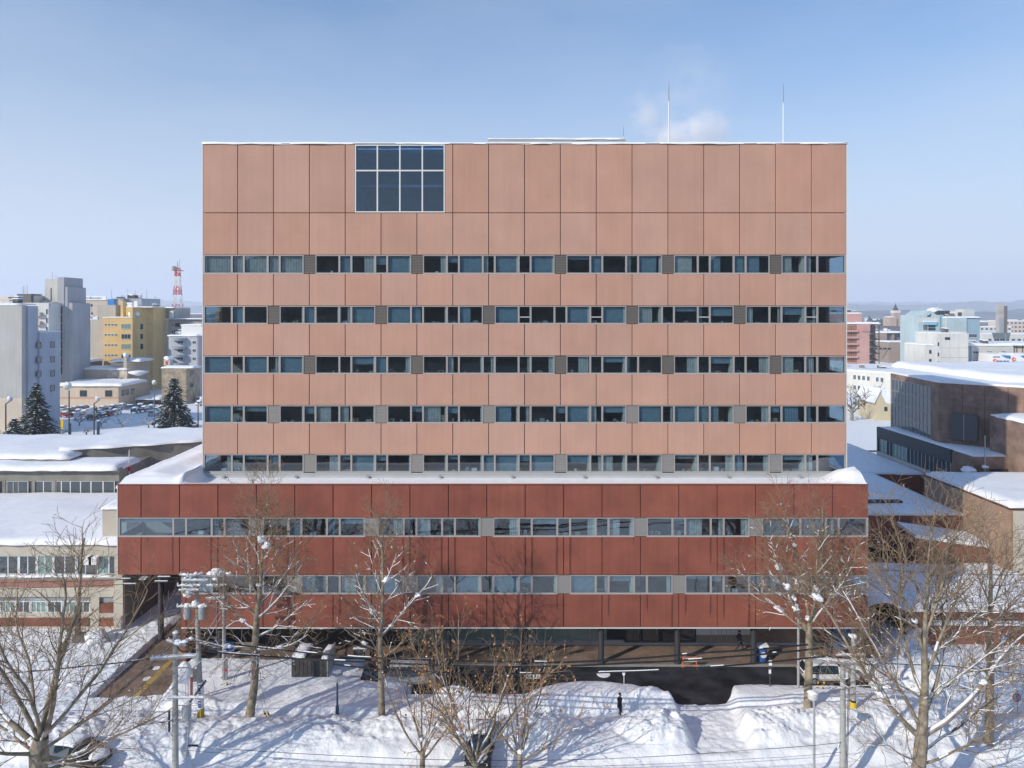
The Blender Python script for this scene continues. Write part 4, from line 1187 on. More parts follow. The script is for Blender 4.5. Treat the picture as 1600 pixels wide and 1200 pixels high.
wt = Wall((PX(90, Y), Y - .0), (1, 0))
for i in range(8):
    add_window(g, wt, 91.6, 97.6, 479 + i * 13.4, 491 + i * 13.4, M['frame'], GL, fr=.08)
b = MB()
for px, t in ((72.7, 424), (78, 428), (87.5, 431)): b.tube((PX(px, Y), Y + 3, PZ(436, Y)), (PX(px, Y), Y + 3, PZ(t, Y)), .07, .05, 4, M['metal'])
part(b, 'antenna', g)
Y = 220.0
g = building('balcony_apartments', 'white apartment block with stacked balconies between the grey block and the stepped tower', at=(PX(66, Y), Y, 0))
b = MB(); b.box(PX(-20, Y), PX(76, Y), Y, Y + 14, 0, PZ(473, Y), m_('white_render', (.66, .65, .62))); b.box(PX(-20, Y), PX(48, Y), Y + 2, Y + 14, PZ(473, Y), PZ(461.5, Y), m_('pinkish_white', (.68, .63, .6))); b.box(PX(23, Y), PX(45, Y), Y + 1, Y + 6, PZ(473, Y), PZ(459, Y), M['louver']); part(b, 'wall', g)
for i in range(3):
    py = 483 + i * 14
    c = MB(); c.box(PX(56, Y), PX(66, Y), Y - 1.2, Y - .01, PZ(py + 11, Y), PZ(py + 5, Y), M['beige']); part(c, 'balcony', g)
    add_window(g, Wall((0, Y), (1, 0)), 56.5, 59.5, py, py + 4, FW, GL, fr=.06); add_window(g, Wall((0, Y), (1, 0)), 72.2, 74.6, py, py + 8, FW, GL, fr=.06)
c = MB()
for r_, (pa, n, py) in enumerate(((6, 10, 465), (8, 8, 469))):
    for i in range(n): c.box(PX(pa + i * 1.65, Y), PX(pa + i * 1.65 + 1.15, Y), Y + 1.93, Y + 1.99, PZ(py + 1.1, Y), PZ(py - (.9 if r_ == 0 else .5), Y), M['darkgrey'])
part(c, 'rooftop_lettering', g)
b = MB(); b.tube((PX(52.5, Y), Y + 4, PZ(473, Y)), (PX(52.5, Y), Y + 4, PZ(456, Y)), .08, .05, 4, M['metal']); b.tube((PX(22, Y), Y + 6, PZ(461, Y)), (PX(22, Y), Y + 6, PZ(443, Y)), .08, .04, 4, M['metal']); part(b, 'antenna', g)

def lettering(txt, parent, loc, size, m, rz=0.0, name='lettering', ext=.01):
    cu = bpy.data.curves.new(name, 'FONT'); cu.body = txt; cu.size = size; cu.align_x = 'CENTER'; cu.align_y = 'CENTER'; cu.extrude = ext
    cu.materials.append(m)
    o = bpy.data.objects.new(name, cu); COL.objects.link(o); o.parent = parent; o.location = loc; o.rotation_euler = (R(90), 0, rz)
    return o

Y = 330.0
g = building('beige_hotel', 'beige hotel with a white lettered sign band on its roof edge', 'hotel', at=(PX(150, Y), Y, 0))
mh = m_('hotel_beige', (.5, .42, .33))
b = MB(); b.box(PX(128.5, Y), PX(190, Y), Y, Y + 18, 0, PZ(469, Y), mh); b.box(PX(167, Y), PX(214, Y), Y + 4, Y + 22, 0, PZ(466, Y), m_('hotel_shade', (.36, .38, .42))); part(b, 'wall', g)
c = MB(); c.box(PX(128.5, Y), PX(167, Y), Y - .5, Y - .05, PZ(469, Y), PZ(462.5, Y), M['white']); sgn = part(c, 'sign_board', g)
lettering('HOTEL', sgn, (PX(139.5, Y) - g.location.x, -.55, PZ(465.8, Y)), .9, M['blue']); lettering('Dormy', sgn, (PX(148.5, Y) - g.location.x, -.55, PZ(465.8, Y)), 1.5, M['blue']); lettering('INN', sgn, (PX(157, Y) - g.location.x, -.55, PZ(465.8, Y)), .9, M['blue'])
c = MB(); c.box(PX(170, Y), PX(180.5, Y), Y - 1, Y + 2, PZ(477, Y), PZ(467.5, Y), mat('tank_blue', (.03, .2, .5), .5)); c.box(PX(167, Y), PX(182, Y), Y - 1.5, Y - .1, 30, PZ(477, Y), mh); part(c, 'water_tank', g)
c = MB(); c.box(PX(182, Y), PX(190, Y), Y, Y + 3, PZ(466, Y) , PZ(464, Y), M['darkgrey']); c.box(PX(190, Y), PX(202, Y), Y + 5, Y + 8, PZ(466, Y), PZ(461, Y), M['darkgrey']); c.blob((PX(196, Y), Y + 6, PZ(460.5, Y)), 1.5, M['snow_tree'], 3, (1.2, 1, .3)); part(c, 'roof_plant', g)
wh = Wall((0, Y), (1, 0))
for (a, c_) in ((132.5, 145),): add_window(g, wh, a, c_, 475, 479.5, FW, GL, nx=4)
for py in (488, 497, 506):
    add_window(g, wh, 132.5, 136, py, py + 3.6, FW, GL); add_window(g, wh, 142, 145.5, py, py + 3.6, FW, GL)
for px in (163, 200.5, 219):
    c = MB(); c.tube((PX(px, Y), Y + 6, PZ(470, Y)), (PX(px, Y), Y + 6, PZ(452, Y)), .12, .07, 4, M['metal']); part(c, 'antenna', g)

Y = 262.0
g = building('blank_beige_block', 'tall blank beige block left of the yellow building', at=(PX(135, Y), Y, 0))
mb_ = m_('putty_render', (.46, .43, .37))
b = MB(); b.box(PX(122, Y), PX(162, Y), Y, Y + 16, 0, PZ(500, Y), mb_); b.box(PX(147, Y), PX(176, Y), Y + 2, Y + 20, 0, PZ(476.5, Y), mb_); b.box(PX(122, Y) - .05, PX(128, Y), Y - .05, Y, 0, PZ(500, Y), m_('pale_putty', (.56, .52, .46))); part(b, 'wall', g)
b = MB(); snow_cap(b, PX(122, Y), PX(146, Y), Y, Y + 16, PZ(500, Y), .2, .05, 33); part(b, 'roof_snow', g, True)

Y = 256.0
g = building('yellow_building', 'ochre yellow building of several storeys with ribbon windows and snow on its roofs', at=(PX(185, Y), Y, 0))
my = m_('ochre_render', (.72, .5, .22)); 
X = PX(207, Y); dd = depth_to(207, 237, Y)
b = MB(); b.box(PX(162, Y), X, Y, Y + dd * .6, 0, PZ(496, Y), my); b.box(PX(176, Y), X, Y + 6, Y + dd, 0, PZ(480, Y + 6), my)
Xs = X
b.prism([(X - 1, Y + .01), (X + .02, Y + .01), (PX(227, Y + 9) + .3, Y + 9), (PX(237, Y + 9), Y + 10), (PX(237, Y + 9), Y + 26), (X - 1, Y + 26)], 0, PZ(480, Y + 6), my)
b.box(PX(186, Y), PX(190, Y), Y + 1, Y + 3, PZ(496, Y), PZ(470, Y), my); part(b, 'wall', g)
c = MB()
for i in range(4): c.box(PX(154, Y), PX(162, Y), Y + .5, Y + 6, PZ(512 + i * 15.5, Y), PZ(498.5 + i * 15.5, Y), m_('peach_balcony%d' % i, (.6, .47, .36))) if i == 0 else c.box(PX(154, Y), PX(162, Y), Y + .5, Y + 6, PZ(512 + i * 15.5, Y), PZ(498.5 + i * 15.5, Y), c.mats[0])
part(c, 'balcony_stack', g)
wy = Wall((0, Y), (1, 0))
for i in range(4):
    py = 506.5 + i * 15.8
    for k in range(4): add_window(g, wy, 163.5 + k * 5.2, 167.6 + k * 5.2, py, py + 2, FW, GL, fr=.12)
    add_window(g, wy, 190.2, 203.6, py + .2, py + 7, M['frame'], M['glass_green'] if i in (0, 2) else GL, nx=3, fr=.15, sill=M['white'])
wy2 = Wall((X + .03, Y), (PX(227, Y + 9) + .28 - X, 9))
for i in range(3):
    add_window(g, wy2, 219.6, 223, 507 + i * 15.4, 514 + i * 15.4, FD, GL)
wy3 = Wall((PX(227, Y + 9), Y + 9), (PX(237, Y + 9) - PX(227, Y + 9), 1))
for i in range(7):
    for a in (228.5, 234.3): add_window(g, wy3, a, a + 1, 506.3 + i * 15.4, 507.6 + i * 15.4, FD, GL, fr=.02)
b = MB(); snow_cap(b, PX(162, Y), X, Y, Y + 6, PZ(496, Y), .25, .15, 34); snow_cap(b, PX(176, Y), PX(227, Y), Y + 6, Y + 14, PZ(480, Y + 6), .25, 0, 35); b.blob((PX(203, Y), Y + 3, PZ(491, Y)), 1.6, M['snow_tree'], 5, (1.2, 1, .7)); b.box(PX(193, Y), PX(208, Y), Y + 2, Y + 4.5, PZ(496, Y), PZ(493, Y), M['flash']); part(b, 'roof_snow', g, True)

Y = 275.0
g = building('cream_block', 'cream block with a pale blank wall right of the yellow building', at=(PX(250, Y), Y, 0))
mcr = m_('cream_render', (.58, .51, .4)); mcs = m_('stone_render', (.42, .4, .36))
b = MB(); b.box(PX(228, Y), PX(253, Y), Y, Y + 14, 0, PZ(481, Y), mcr); b.box(PX(251, Y), PX(263, Y), Y - .5, Y + 14, 0, PZ(498, Y), mcr)
b.box(PX(253, Y) + .01, PX(272, Y), Y + 1, Y + 14, 0, PZ(481, Y), mcs); b.box(PX(263, Y) + .01, PX(318, Y), Y + .5, Y + 14, 0, PZ(499, Y), mcs); part(b, 'wall', g)
wc = Wall((0, Y - .5), (1, 0)); add_window(g, Wall((0, Y), (1, 0)), 237, 240.5, 493, 496.5, FD, GL, fr=.03)
wc2 = Wall((0, Y + .5), (1, 0))
for py in (505, 516.5, 528): add_window(g, wc2, 272, 280, py, py + 5, FD, GL, nx=2); add_window(g, wc2, 269, 270.3, py + .5, py + 3.5, FD, GL, fr=.03)
c = MB(); c.box(PX(265, Y), PX(270.5, Y), Y - .2, Y + .9, PZ(497, Y), PZ(486, Y), M['white']); part(c, 'water_tank', g)
b = MB(); snow_cap(b, PX(228, Y), PX(272, Y), Y, Y + 14, PZ(481, Y), .3, .05, 36); snow_cap(b, PX(251, Y), PX(318, Y), Y - .5, Y + 14, PZ(498.6, Y), .3, .05, 37, ny=4); part(b, 'roof_snow', g, True)

# red and white lattice mast
Y = 300.0
g = building('lattice_mast', 'red and white telecom lattice mast rising behind the cream block', 'mast', at=(PX(277.5, Y), Y, PZ(499, 290)))
mr_ = mat('mast_red', (.6, .08, .05), .5)
zs = [PZ(y_, Y) - g.location.z for y_ in (502, 489, 475, 461, 447, 432, 418)]
ws_ = [2.0, 1.75, 1.5, 1.25, 1.0, .85, .7]
for k in range(6):
    m = mr_ if k % 2 == 1 or k == 5 else M['white']
    if k in (0,): m = M['white']
    b = MB()
    cs0 = [(sx * ws_[k], sy * ws_[k]) for sx, sy in ((-1, -1), (1, -1), (1, 1), (-1, 1))]; cs1 = [(sx * ws_[k + 1], sy * ws_[k + 1]) for sx, sy in ((-1, -1), (1, -1), (1, 1), (-1, 1))]
    for i in range(4):
        j = (i + 1) % 4
        b.tube((*cs0[i], zs[k]), (*cs1[i], zs[k + 1]), .16, .15, 4, m)
        h_ = (zs[k] + zs[k + 1]) / 2; mid = lambda a_, c_: ((a_[0] + c_[0]) / 2, (a_[1] + c_[1]) / 2)
        mi_, mj = mid(cs0[i], cs1[i]), mid(cs0[j], cs1[j])
        b.tube((*cs0[i], zs[k]), (*mj, h_), .1, .1, 4, m); b.tube((*mi_, h_), (*cs1[j], zs[k + 1]), .1, .1, 4, m); b.tube((*mi_, h_), (*mj, h_), .1, .1, 4, m); b.tube((*cs0[j], zs[k]), (*mi_, h_), .1, .1, 4, m)
    b.build('lattice_section', g)
b = MB(); zq = zs[-1]
b.box(-1.7, 1.7, -1.7, 1.7, zq - 1.4, zq - 1.1, mr_); b.lathe((-.9, -1.2, zq - .2), [(.2, -.8), (1.0, -.7), (1.0, .5), (.3, .8)], 8, M['tank']); b.lathe((.9, -.6, zq - 1.6), [(.2, -.6), (.7, -.6), (.7, .6), (.2, .6)], 8, M['white'])
b.tube((0, 0, zq), (0, 0, zq + 2.6), .15, .1, 4, mr_); b.tube((.9, 0, zq), (.9, 0, zq + 4.0), .08, .05, 4, mr_); part_ = b.build('antenna_platform', g)

Y = 245.0
g = building('balcony_flats', 'small white apartment house with rounded blue-grey balconies beside the pink block', at=(PX(285, Y), Y, 0))
mw = m_('cool_white_render', (.5, .52, .56))
X = PX(308.5, Y)
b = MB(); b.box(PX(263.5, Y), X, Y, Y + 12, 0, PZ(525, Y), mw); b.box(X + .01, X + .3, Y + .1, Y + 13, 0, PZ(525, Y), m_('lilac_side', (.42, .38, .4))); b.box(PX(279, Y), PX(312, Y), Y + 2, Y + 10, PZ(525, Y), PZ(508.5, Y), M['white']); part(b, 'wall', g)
wf = Wall((0, Y), (1, 0))
for i in range(4):
    py = 530 + i * 12.8
    add_window(g, wf, 278, 286, py + 2, py + 6.5, FW, GL, nx=2); 
    if i < 3: add_window(g, wf, 301, 306, py + 3, py + 7, FW, GL, nx=2)
    c = MB()
    c.lathe((PX(281, Y), Y - .0, PZ(py + 3.5 - 1, Y)), [(2.3, 0), (2.5, .1), (2.5, 1.0), (2.4, 1.0), (2.3, .2)], 16, m_('balcony_bluegrey', (.3, .36, .42)) if i == 0 else bpy.data.materials['balcony_bluegrey'])
    part(c, 'balcony', g)
b = MB(); snow_cap(b, PX(263.5, Y), X, Y, Y + 2, PZ(525, Y), .5, .3, 38); snow_cap(b, PX(279, Y), PX(312, Y), Y + 2, Y + 10, PZ(508.5, Y), .5, .2, 39); part(b, 'roof_snow', g, True)

Y = 224.0
g = building('weathered_concrete_block', 'stained bare concrete block standing behind the right-hand snowy conifer', at=(PX(270, Y), Y, 0))
mq = mat('stained_concrete', (.34, .28, .2), .9, var=.35, vscale=.6, coord='World', detail=8)
X = PX(291, Y); dd = depth_to(291, 303, Y)
b = MB(); b.box(PX(252.5, Y), X, Y, Y + dd, 0, PZ(575, Y), mq); b.prism([(X - 1, Y + .01), (X + .02, Y + .01), (PX(303.5, Y + 6) + .3, Y + 6), (PX(307.5, Y + 10), Y + 10), (X - 1, Y + 12)], 0, [PZ(575.2, Y), PZ(575.2, Y), PZ(576, Y), PZ(590, Y), PZ(576, Y)], mq); part(b, 'wall', g)
c = MB()
for px in (271.5,): c.box(PX(px, Y), PX(px + .4, Y), Y - .04, Y, 2, PZ(580, Y), M['louver'])
c.box(PX(252.5, Y), X, Y - .04, Y, PZ(606, Y), PZ(605.2, Y), M['louver']); part(c, 'joint', g)
wq = Wall((X + .04, Y), (PX(303.5, Y + 6) + .3 - X, 6)); add_window(g, wq, 297, 302, 580, 585, FD, GL); add_window(g, wq, 297, 302, 599, 604, FD, GL)
b = MB(); snow_cap(b, PX(252.5, Y), PX(303, Y), Y, Y + 5, PZ(575, Y), .5, .2, 40); part(b, 'roof_snow', g, True)
o = building('chimney_stack', 'small brick chimney with a snow cap on the stained concrete block', 'chimney', at=(PX(263, Y + 4), Y + 4, PZ(572, Y))); b = MB(); b.box(-1, 1, -1, 1, 0, 1.9, M['beige']); b.box(-.4, .4, -1.03, -1, .2, 1.3, M['red']); b.build('shaft', o); b = MB(); b.blob((0, 0, 2.2), 1.4, M['snow_tree'], 2, (1, 1, .5)); b.build('snow_cap', o)

Y = 217.0
mpk = m_('peach_render', (.6, .49, .38)); X = PX(185, Y); dd = depth_to(185, 213, Y)
g = building('cream_shop_building', 'low cream building with a red stripe and thick roof snow above the parked cars', at=(PX(140, Y), Y, 0))
b = MB(); b.box(PX(88, Y), X, Y, Y + 10, 0, PZ(604, Y), mpk); b.prism([(X - 1, Y + .01), (X + .02, Y + .01), (PX(212.5, Y + 9) + .2, Y + 9), (PX(212.5, Y + 9), Y + 16), (X - 1, Y + 16)], 0, PZ(604.1, Y), mpk); part(b, 'wall', g)
mst = mat('brick_pink_stripe', (.5, .25, .2), .8)
c = MB(); c.box(PX(88, Y), X, Y - .05, Y - .003, PZ(622.5, Y), PZ(621, Y), mst); c.box(PX(88, Y), PX(91, Y), Y - .06, Y - .003, 0, PZ(606, Y), mst); c.box(PX(88, Y), X, Y - .05, Y - .003, PZ(605, Y), PZ(603.7, Y), mst)
c.add([(X, Y - .05, PZ(622.5, Y)), (PX(212.5, Y + 9), Y + 8.95, PZ(622.5, Y)), (PX(212.5, Y + 9), Y + 8.95, PZ(621, Y)), (X, Y - .05, PZ(621, Y))], [(0, 1, 2, 3)], mst); part(c, 'stripe', g)
ww = Wall((0, Y), (1, 0)); add_window(g, ww, 125.5, 135, 610.5, 619, FD, GL, nx=2); add_window(g, ww, 165, 174.5, 610.5, 619, FD, GL, nx=2)
ww2 = Wall((X + .05, Y), (PX(212.5, Y + 9) + .2 - X, 9))
for a in (190.3, 197, 205.5): add_window(g, ww2, a, a + 3.8, 609.5 - (a - 190) * .12, 618 - (a - 190) * .25, FD, GL)
b = MB(); snow_cap(b, PX(88, Y), PX(190, Y), Y, Y + 14, PZ(603, Y), .8, .5, 41); snow_cap(b, X, PX(212, Y + 10), Y + 8, Y + 16, PZ(603, Y), .7, .2, 42); part(b, 'roof_snow', g, True)

Y = 233.0
g = building('patched_plaster_house', 'low peach house with peeling white plaster and a tall chimney behind the cream shop', at=(PX(150, Y), Y, 0))
mpp = mat('peeling_plaster', (.56, .49, .4), .9, var=.3, vscale=.8, coord='World', detail=8)
b = MB(); b.box(PX(117, Y), PX(150, Y), Y, Y + 10, 0, PZ(577, Y), mpk); b.box(PX(150, Y) + .01, PX(170, Y), Y - .2, Y + 10, 0, PZ(576, Y), mpk); b.box(PX(170, Y), PX(200, Y), Y - .6, Y + 9, 0, PZ(577, Y), mpp); b.box(PX(171, Y), PX(196, Y), Y + 1, Y + 9, PZ(577, Y), PZ(567, Y), mpk)
b.prism([(PX(200, Y) + .01, Y - .5), (PX(218, Y + 5), Y + 5), (PX(218, Y + 5), Y + 12), (PX(200, Y), Y + 12)], 0, PZ(564, Y), mpk); part(b, 'wall', g)
ww = Wall((0, Y - .2), (1, 0)); add_window(g, ww, 155.5, 162.5, 592.5, 597, FD, GL); ww = Wall((0, Y - .6), (1, 0))
for a in (172.5, 180.5, 188.5): add_window(g, ww, a, a + 2.6, 591, 594.5, FD, GL)
b = MB(); b.box(PX(194, Y), PX(199, Y), Y - .4, Y + .8, PZ(576, Y), PZ(556, Y), m_('chimney_putty', (.45, .42, .36))); part(b, 'chimney', g)
b = MB(); snow_cap(b, PX(117, Y), PX(170, Y), Y - .2, Y + 10, PZ(577, Y), .6, .3, 43); snow_cap(b, PX(170, Y), PX(200, Y), Y - .6, Y + 1, PZ(577, Y), .6, .3, 44); snow_cap(b, PX(171, Y), PX(217, Y), Y + 1, Y + 9, PZ(565, Y), .8, .3, 45); b.blob((PX(196.5, Y), Y, PZ(555, Y)), .8, M['snow_tree'], 9); part(b, 'roof_snow', g, True)
b = MB(); b.lathe((PX(219, Y), Y - 1, PZ(583, Y)), [(.4, -.8), (3.2, .3), (2.9, .7), (.5, 1.0)], 14, M['snow_roof']); b.tube((PX(219, Y), Y - 1, 0), (PX(219, Y), Y - 1, PZ(585, Y)), .25, .25, 6, M['metal']); part(b, 'canopy_roof', g, True)
Y = 222
g = building('car_shelter', 'open garage shelter with a snow roof and dark inside, right of the cream shop', 'shelter', at=(PX(233, Y), Y, 0))
b = MB(); b.box(PX(213, Y), PX(250, Y), Y, Y + 12, PZ(627, Y), PZ(624, Y), M['darkgrey']); b.box(PX(213, Y), PX(250, Y), Y + 11, Y + 12, 0, PZ(627, Y), M['darkgrey'])
for px in (213, 231, 248): b.box(PX(px, Y), PX(px + 1, Y), Y, Y + .3, 0, PZ(627, Y), M['darkgrey'])
part(b, 'frame', g); b = MB(); snow_cap(b, PX(213, Y), PX(250, Y), Y, Y + 12, PZ(624, Y), .6, .3, 46); part(b, 'roof_snow', g, True)
Y = 420
g = building('distant_white_flats', 'distant white apartment slab with rows of balconies beside the beige hotel', at=(PX(120, Y), Y, 0))
b = MB(); b.box(PX(113, Y), PX(130, Y), Y, Y + 14, 0, PZ(485, Y), M['white']); part(b, 'wall', g); wv = Wall((0, Y), (1, 0))
for i in range(5):
    for k in range(4): add_window(g, wv, 114 + k * 3.7, 116.6 + k * 3.7, 488 + i * 5, 490.5 + i * 5, FW, GL, fr=.1)
Y = 300
g = building('dark_roof_house', 'snow-roofed grey shed between the stepped tower and the peach house', 'house', at=(PX(122, Y), Y, 0))
Yq = 245; b = MB(); b.box(PX(113, Yq), PX(134, Yq), Yq, Yq + 10, 0, PZ(566, Yq), M['louver']); b.v = [tuple(v) for v in b.v]; part(b, 'wall', g); b = MB(); snow_cap(b, PX(113, Yq), PX(134, Yq), Yq, Yq + 10, PZ(566, Yq), .8, .3, 47); part(b, 'roof_snow', g, True)

# ================================================================ FAR BUILDINGS, RIGHT
Y = 330.0
g = building('pink_apartment_block', 'pink apartment block with balconies and a dark zigzag fire stair', at=(PX(1340, Y), Y, 0))
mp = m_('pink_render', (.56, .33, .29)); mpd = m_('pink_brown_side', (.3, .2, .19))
b = MB(); b.box(PX(1290, Y), PX(1339, Y), Y + .4, Y + 18, 0, PZ(506, Y), mp); b.box(PX(1339, Y), PX(1358.5, Y), Y, Y + 12, 0, PZ(506, Y), mp); b.box(PX(1347, Y), PX(1359, Y), Y - .4, Y, PZ(518, Y), PZ(506, Y), mp)
b.box(PX(1300, Y), PX(1357, Y), Y + 6, Y + 18, PZ(506, Y), PZ(490, Y), mp); b.box(PX(1358.6, Y), PX(1373, Y), Y + 3, Y + 12, 0, PZ(506, Y), mpd); part(b, 'wall', g)
wp = Wall((0, Y + .4), (1, 0))
for i in range(8):
    py = 509.5 + i * 10.1
    for k in range(2): add_window(g, wp, 1322.5 + k * 8.2, 1329.5 + k * 8.2, py, py + 5.2, FD, mat('warm_window', (.4, .22, .14), .6) if i == 0 and k == 0 else bpy.data.materials['warm_window'], nx=3, fr=.12)
    c = MB(); c.box(PX(1318, Y), PX(1339, Y), Y - 1.0, Y + .38, PZ(py + 9.2, Y), PZ(py + 6.2, Y), mp); part(c, 'balcony', g)
for i in range(6):
    z0 = PZ(525 + i * 10.6, Y); c = MB(); a0, a1 = PX(1359, Y), PX(1371, Y)
    c.tube((a0, Y + 1, z0 + 1), (a1, Y + 1, z0 - 1.6), .3, .3, 4, FD); c.box(a1 - .6, a1 + 1.2, Y, Y + 3, z0 - 2.0, z0 - 1.6, FD); c.box(a0 - .6, a0 + .8, Y, Y + 3, z0 + 1, z0 + 1.3, M['white']); c.tube((a0, Y + 1, z0 + 1), (a1, Y + 1, z0 + 3.2 - 1.9), .15, .15, 4, M['metal']); part(c, 'stair_flight', g)
b = MB()
for px in (1360, 1366.5, 1373): b.box(PX(px, Y), PX(px, Y) + .3, Y - .1, Y + .2, 0, PZ(509, Y), FD)
part(b, 'stair_post', g)
b = MB(); snow_cap(b, PX(1318, Y), PX(1375, Y), Y, Y + 6, PZ(506, Y), .8, .3, 50); snow_cap(b, PX(1300, Y), PX(1357, Y), Y + 6, Y + 18, PZ(490, Y), .5, .2, 51); part(b, 'roof_snow', g, True)

Y = 255.0
mwh = m_('offwhite_render', (.62, .61, .57))
g = building('white_office', 'off-white three-storey building with square windows behind the bare trees at right', at=(PX(1360, Y), Y, 0))
X = PX(1332, Y)
b = MB(); b.prism([(PX(1300, Y + 30), Y + 30), (X, Y + 6), (PX(1400, Y - 8), Y - 8), (PX(1440, Y), Y + 6), (PX(1440, Y), Y + 34)], 0, PZ(581, Y), mwh); b.box(PX(1344, Y), PX(1361, Y), Y + 18, Y + 24, PZ(581, Y), PZ(581, Y) + 2.6, M['white']); part(b, 'wall', g)
wo = Wall((X, Y + 6), (PX(1400, Y - 8) - X, -14))
for a in (1333.5, 1340.5, 1347.5, 1355, 1369, 1376):
    for s in (0, 1, 2): add_window(g, wo, a, a + 3.9, 586 + (a - 1333) * .1 + s * 16, 592.5 + (a - 1333) * .1 + s * 16, FW, GL, nx=2)
b = MB(); pts = [(PX(1300, Y + 30), Y + 30), (X, Y + 6), (PX(1400, Y - 8), Y - 8), (PX(1440, Y), Y + 6), (PX(1440, Y), Y + 34)]; b.prism(pts, PZ(581, Y) + .005, PZ(579, Y), M['snow_roof']); part(b, 'roof_snow', g)
Y = 190.0
g = building('gabled_cottage', 'small pale yellow cottage with a steep snowy roof beside the auditorium', 'house', at=(PX(1380, Y), Y, 0))
mcy = m_('pale_yellow_boards', (.58, .5, .34))
b = MB(); x0, x1 = PX(1369, Y), PX(1394, Y); xm = PX(1375, Y); z0 = PZ(628, Y); zt2 = PZ(611, Y)
b.slab([(x0, 0), (x1, 0), (x1, z0 - 1), (PX(1383, Y), z0), (xm, zt2), (x0, z0)], Y, Y + 10, mcy); part(b, 'wall', g)
b = MB(); b.slab([(xm, zt2 + .05), (PX(1384, Y), z0 - .3), (PX(1392, Y), z0 - .4), (PX(1392, Y), z0 + 2.2), (xm + 1.4, zt2 + .6)], Y + .2, Y + 10, M['snow_roof']); b.slab([(x0 - .6, z0 - .4), (xm, zt2 + .05), (xm, zt2 + .6), (x0 - .8, z0)], Y - .3, Y + 10, M['snow_roof']); part(b, 'roof_snow', g)
add_window(g, Wall((0, Y), (1, 0)), 1382, 1386, 636, 642, FD, GL, nx=2)

Y = 420.0
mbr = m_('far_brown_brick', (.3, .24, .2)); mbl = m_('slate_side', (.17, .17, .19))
g = building('brown_school', 'group of flat-roofed brown buildings with snowy roofs right of the pink apartments', at=(PX(1400, Y), Y, 0))
b = MB(); b.box(PX(1366, Y), PX(1386, Y), Y, Y + 20, 0, PZ(520, Y), mbr); b.box(PX(1386, Y), PX(1395, Y), Y + 2, Y + 22, 0, PZ(520, Y), mbl); b.box(PX(1395, Y), PX(1399, Y), Y + 1, Y + 20, 0, PZ(520, Y), mbr); b.box(PX(1399, Y), PX(1417, Y), Y + 3, Y + 20, 0, PZ(521, Y), mbl)
b.box(PX(1366, Y), PX(1394, Y), Y - 16, Y - 1, 0, PZ(535, Y - 16), mbr); b.box(PX(1394, Y), PX(1440, Y), Y - 14, Y - 1, 0, PZ(534, Y - 14), mbl); b.box(PX(1366, Y), PX(1388, Y), Y + 30, Y + 50, 0, PZ(509, Y + 30), mwh); b.box(PX(1388, Y + 30), PX(1409, Y + 30), Y + 30, Y + 50, 0, PZ(510, Y + 30), mbl); part(b, 'wall', g)
wb = Wall((0, Y - 16), (1, 0))
for i in range(4): add_window(g, wb, 1366 + i * 7, 1371 + i * 7, 543.5, 546, FD, GL, fr=.1)
wb = Wall((0, Y - 14), (1, 0))
for i in range(6): add_window(g, wb, 1395 + i * 3.2, 1397.4 + i * 3.2, 543, 546, FD, M['glass_green'], fr=.08)
for i in range(6): add_window(g, wb, 1415 + i * 3.4, 1418 + i * 3.4, 536, 545, FD, GL, fr=.08)
b = MB(); snow_cap(b, PX(1366, Y), PX(1417, Y), Y, Y + 20, PZ(520, Y), .8, .3, 52); snow_cap(b, PX(1366, Y), PX(1440, Y), Y - 16, Y - 1, PZ(534.4, Y - 15), .5, .2, 53); snow_cap(b, PX(1366, Y), PX(1409, Y), Y + 30, Y + 50, PZ(509, Y + 30), .8, .3, 54); part(b, 'roof_snow', g, True)

Y = 620.0
g = building('clock_tower_school', 'distant long brick school with a pointed dark spire on its tower', 'school', at=(PX(1402, Y), Y, 0))
mbk = m_('far_tan_brick', (.42, .32, .27))
b = MB(); b.box(PX(1397.5, Y), PX(1406.5, Y), Y, Y + 6, 0, PZ(485, Y), mbk); b.box(PX(1397.2, Y), PX(1407, Y), Y - .3, Y + 6.3, PZ(489, Y), PZ(485, Y), mwh); b.box(PX(1389, Y), PX(1399, Y), Y - 2, Y + 10, 0, PZ(495.5, Y), mbk); b.box(PX(1399, Y), PX(1440, Y), Y + 1, Y + 12, 0, PZ(503, Y), mbk); part(b, 'wall', g)
c = MB(); cx, cy = (PX(1397.5, Y) + PX(1406.5, Y)) / 2, Y + 3; c.lathe((cx, cy, PZ(485, Y)), [(2.9, 0), (2.0, 1.5), (1.0, 3.6), (.15, 6.0), (.03, 7.0)], 4, M['darkgrey']); part(c, 'spire', g)
c = MB(); c.box(PX(1401, Y), PX(1438, Y), Y + 1.4, Y + 11, PZ(503, Y), PZ(498, Y), M['darkgrey']); part(c, 'attic', g)
b = MB(); snow_cap(b, PX(1401, Y), PX(1440, Y), Y + 1, Y + 12, PZ(498, Y), .8, .3, 55); snow_cap(b, PX(1389, Y), PX(1397, Y), Y - 2, Y + 8, PZ(495.5, Y), .6, .2, 56); part(b, 'roof_snow', g, True)
ws3 = Wall((0, Y + 1), (1, 0))
for i in range(9): add_window(g, ws3, 1403 + i * 4, 1405 + i * 4, 499.2, 501.3, FW, GL, fr=.1).location.y += .3

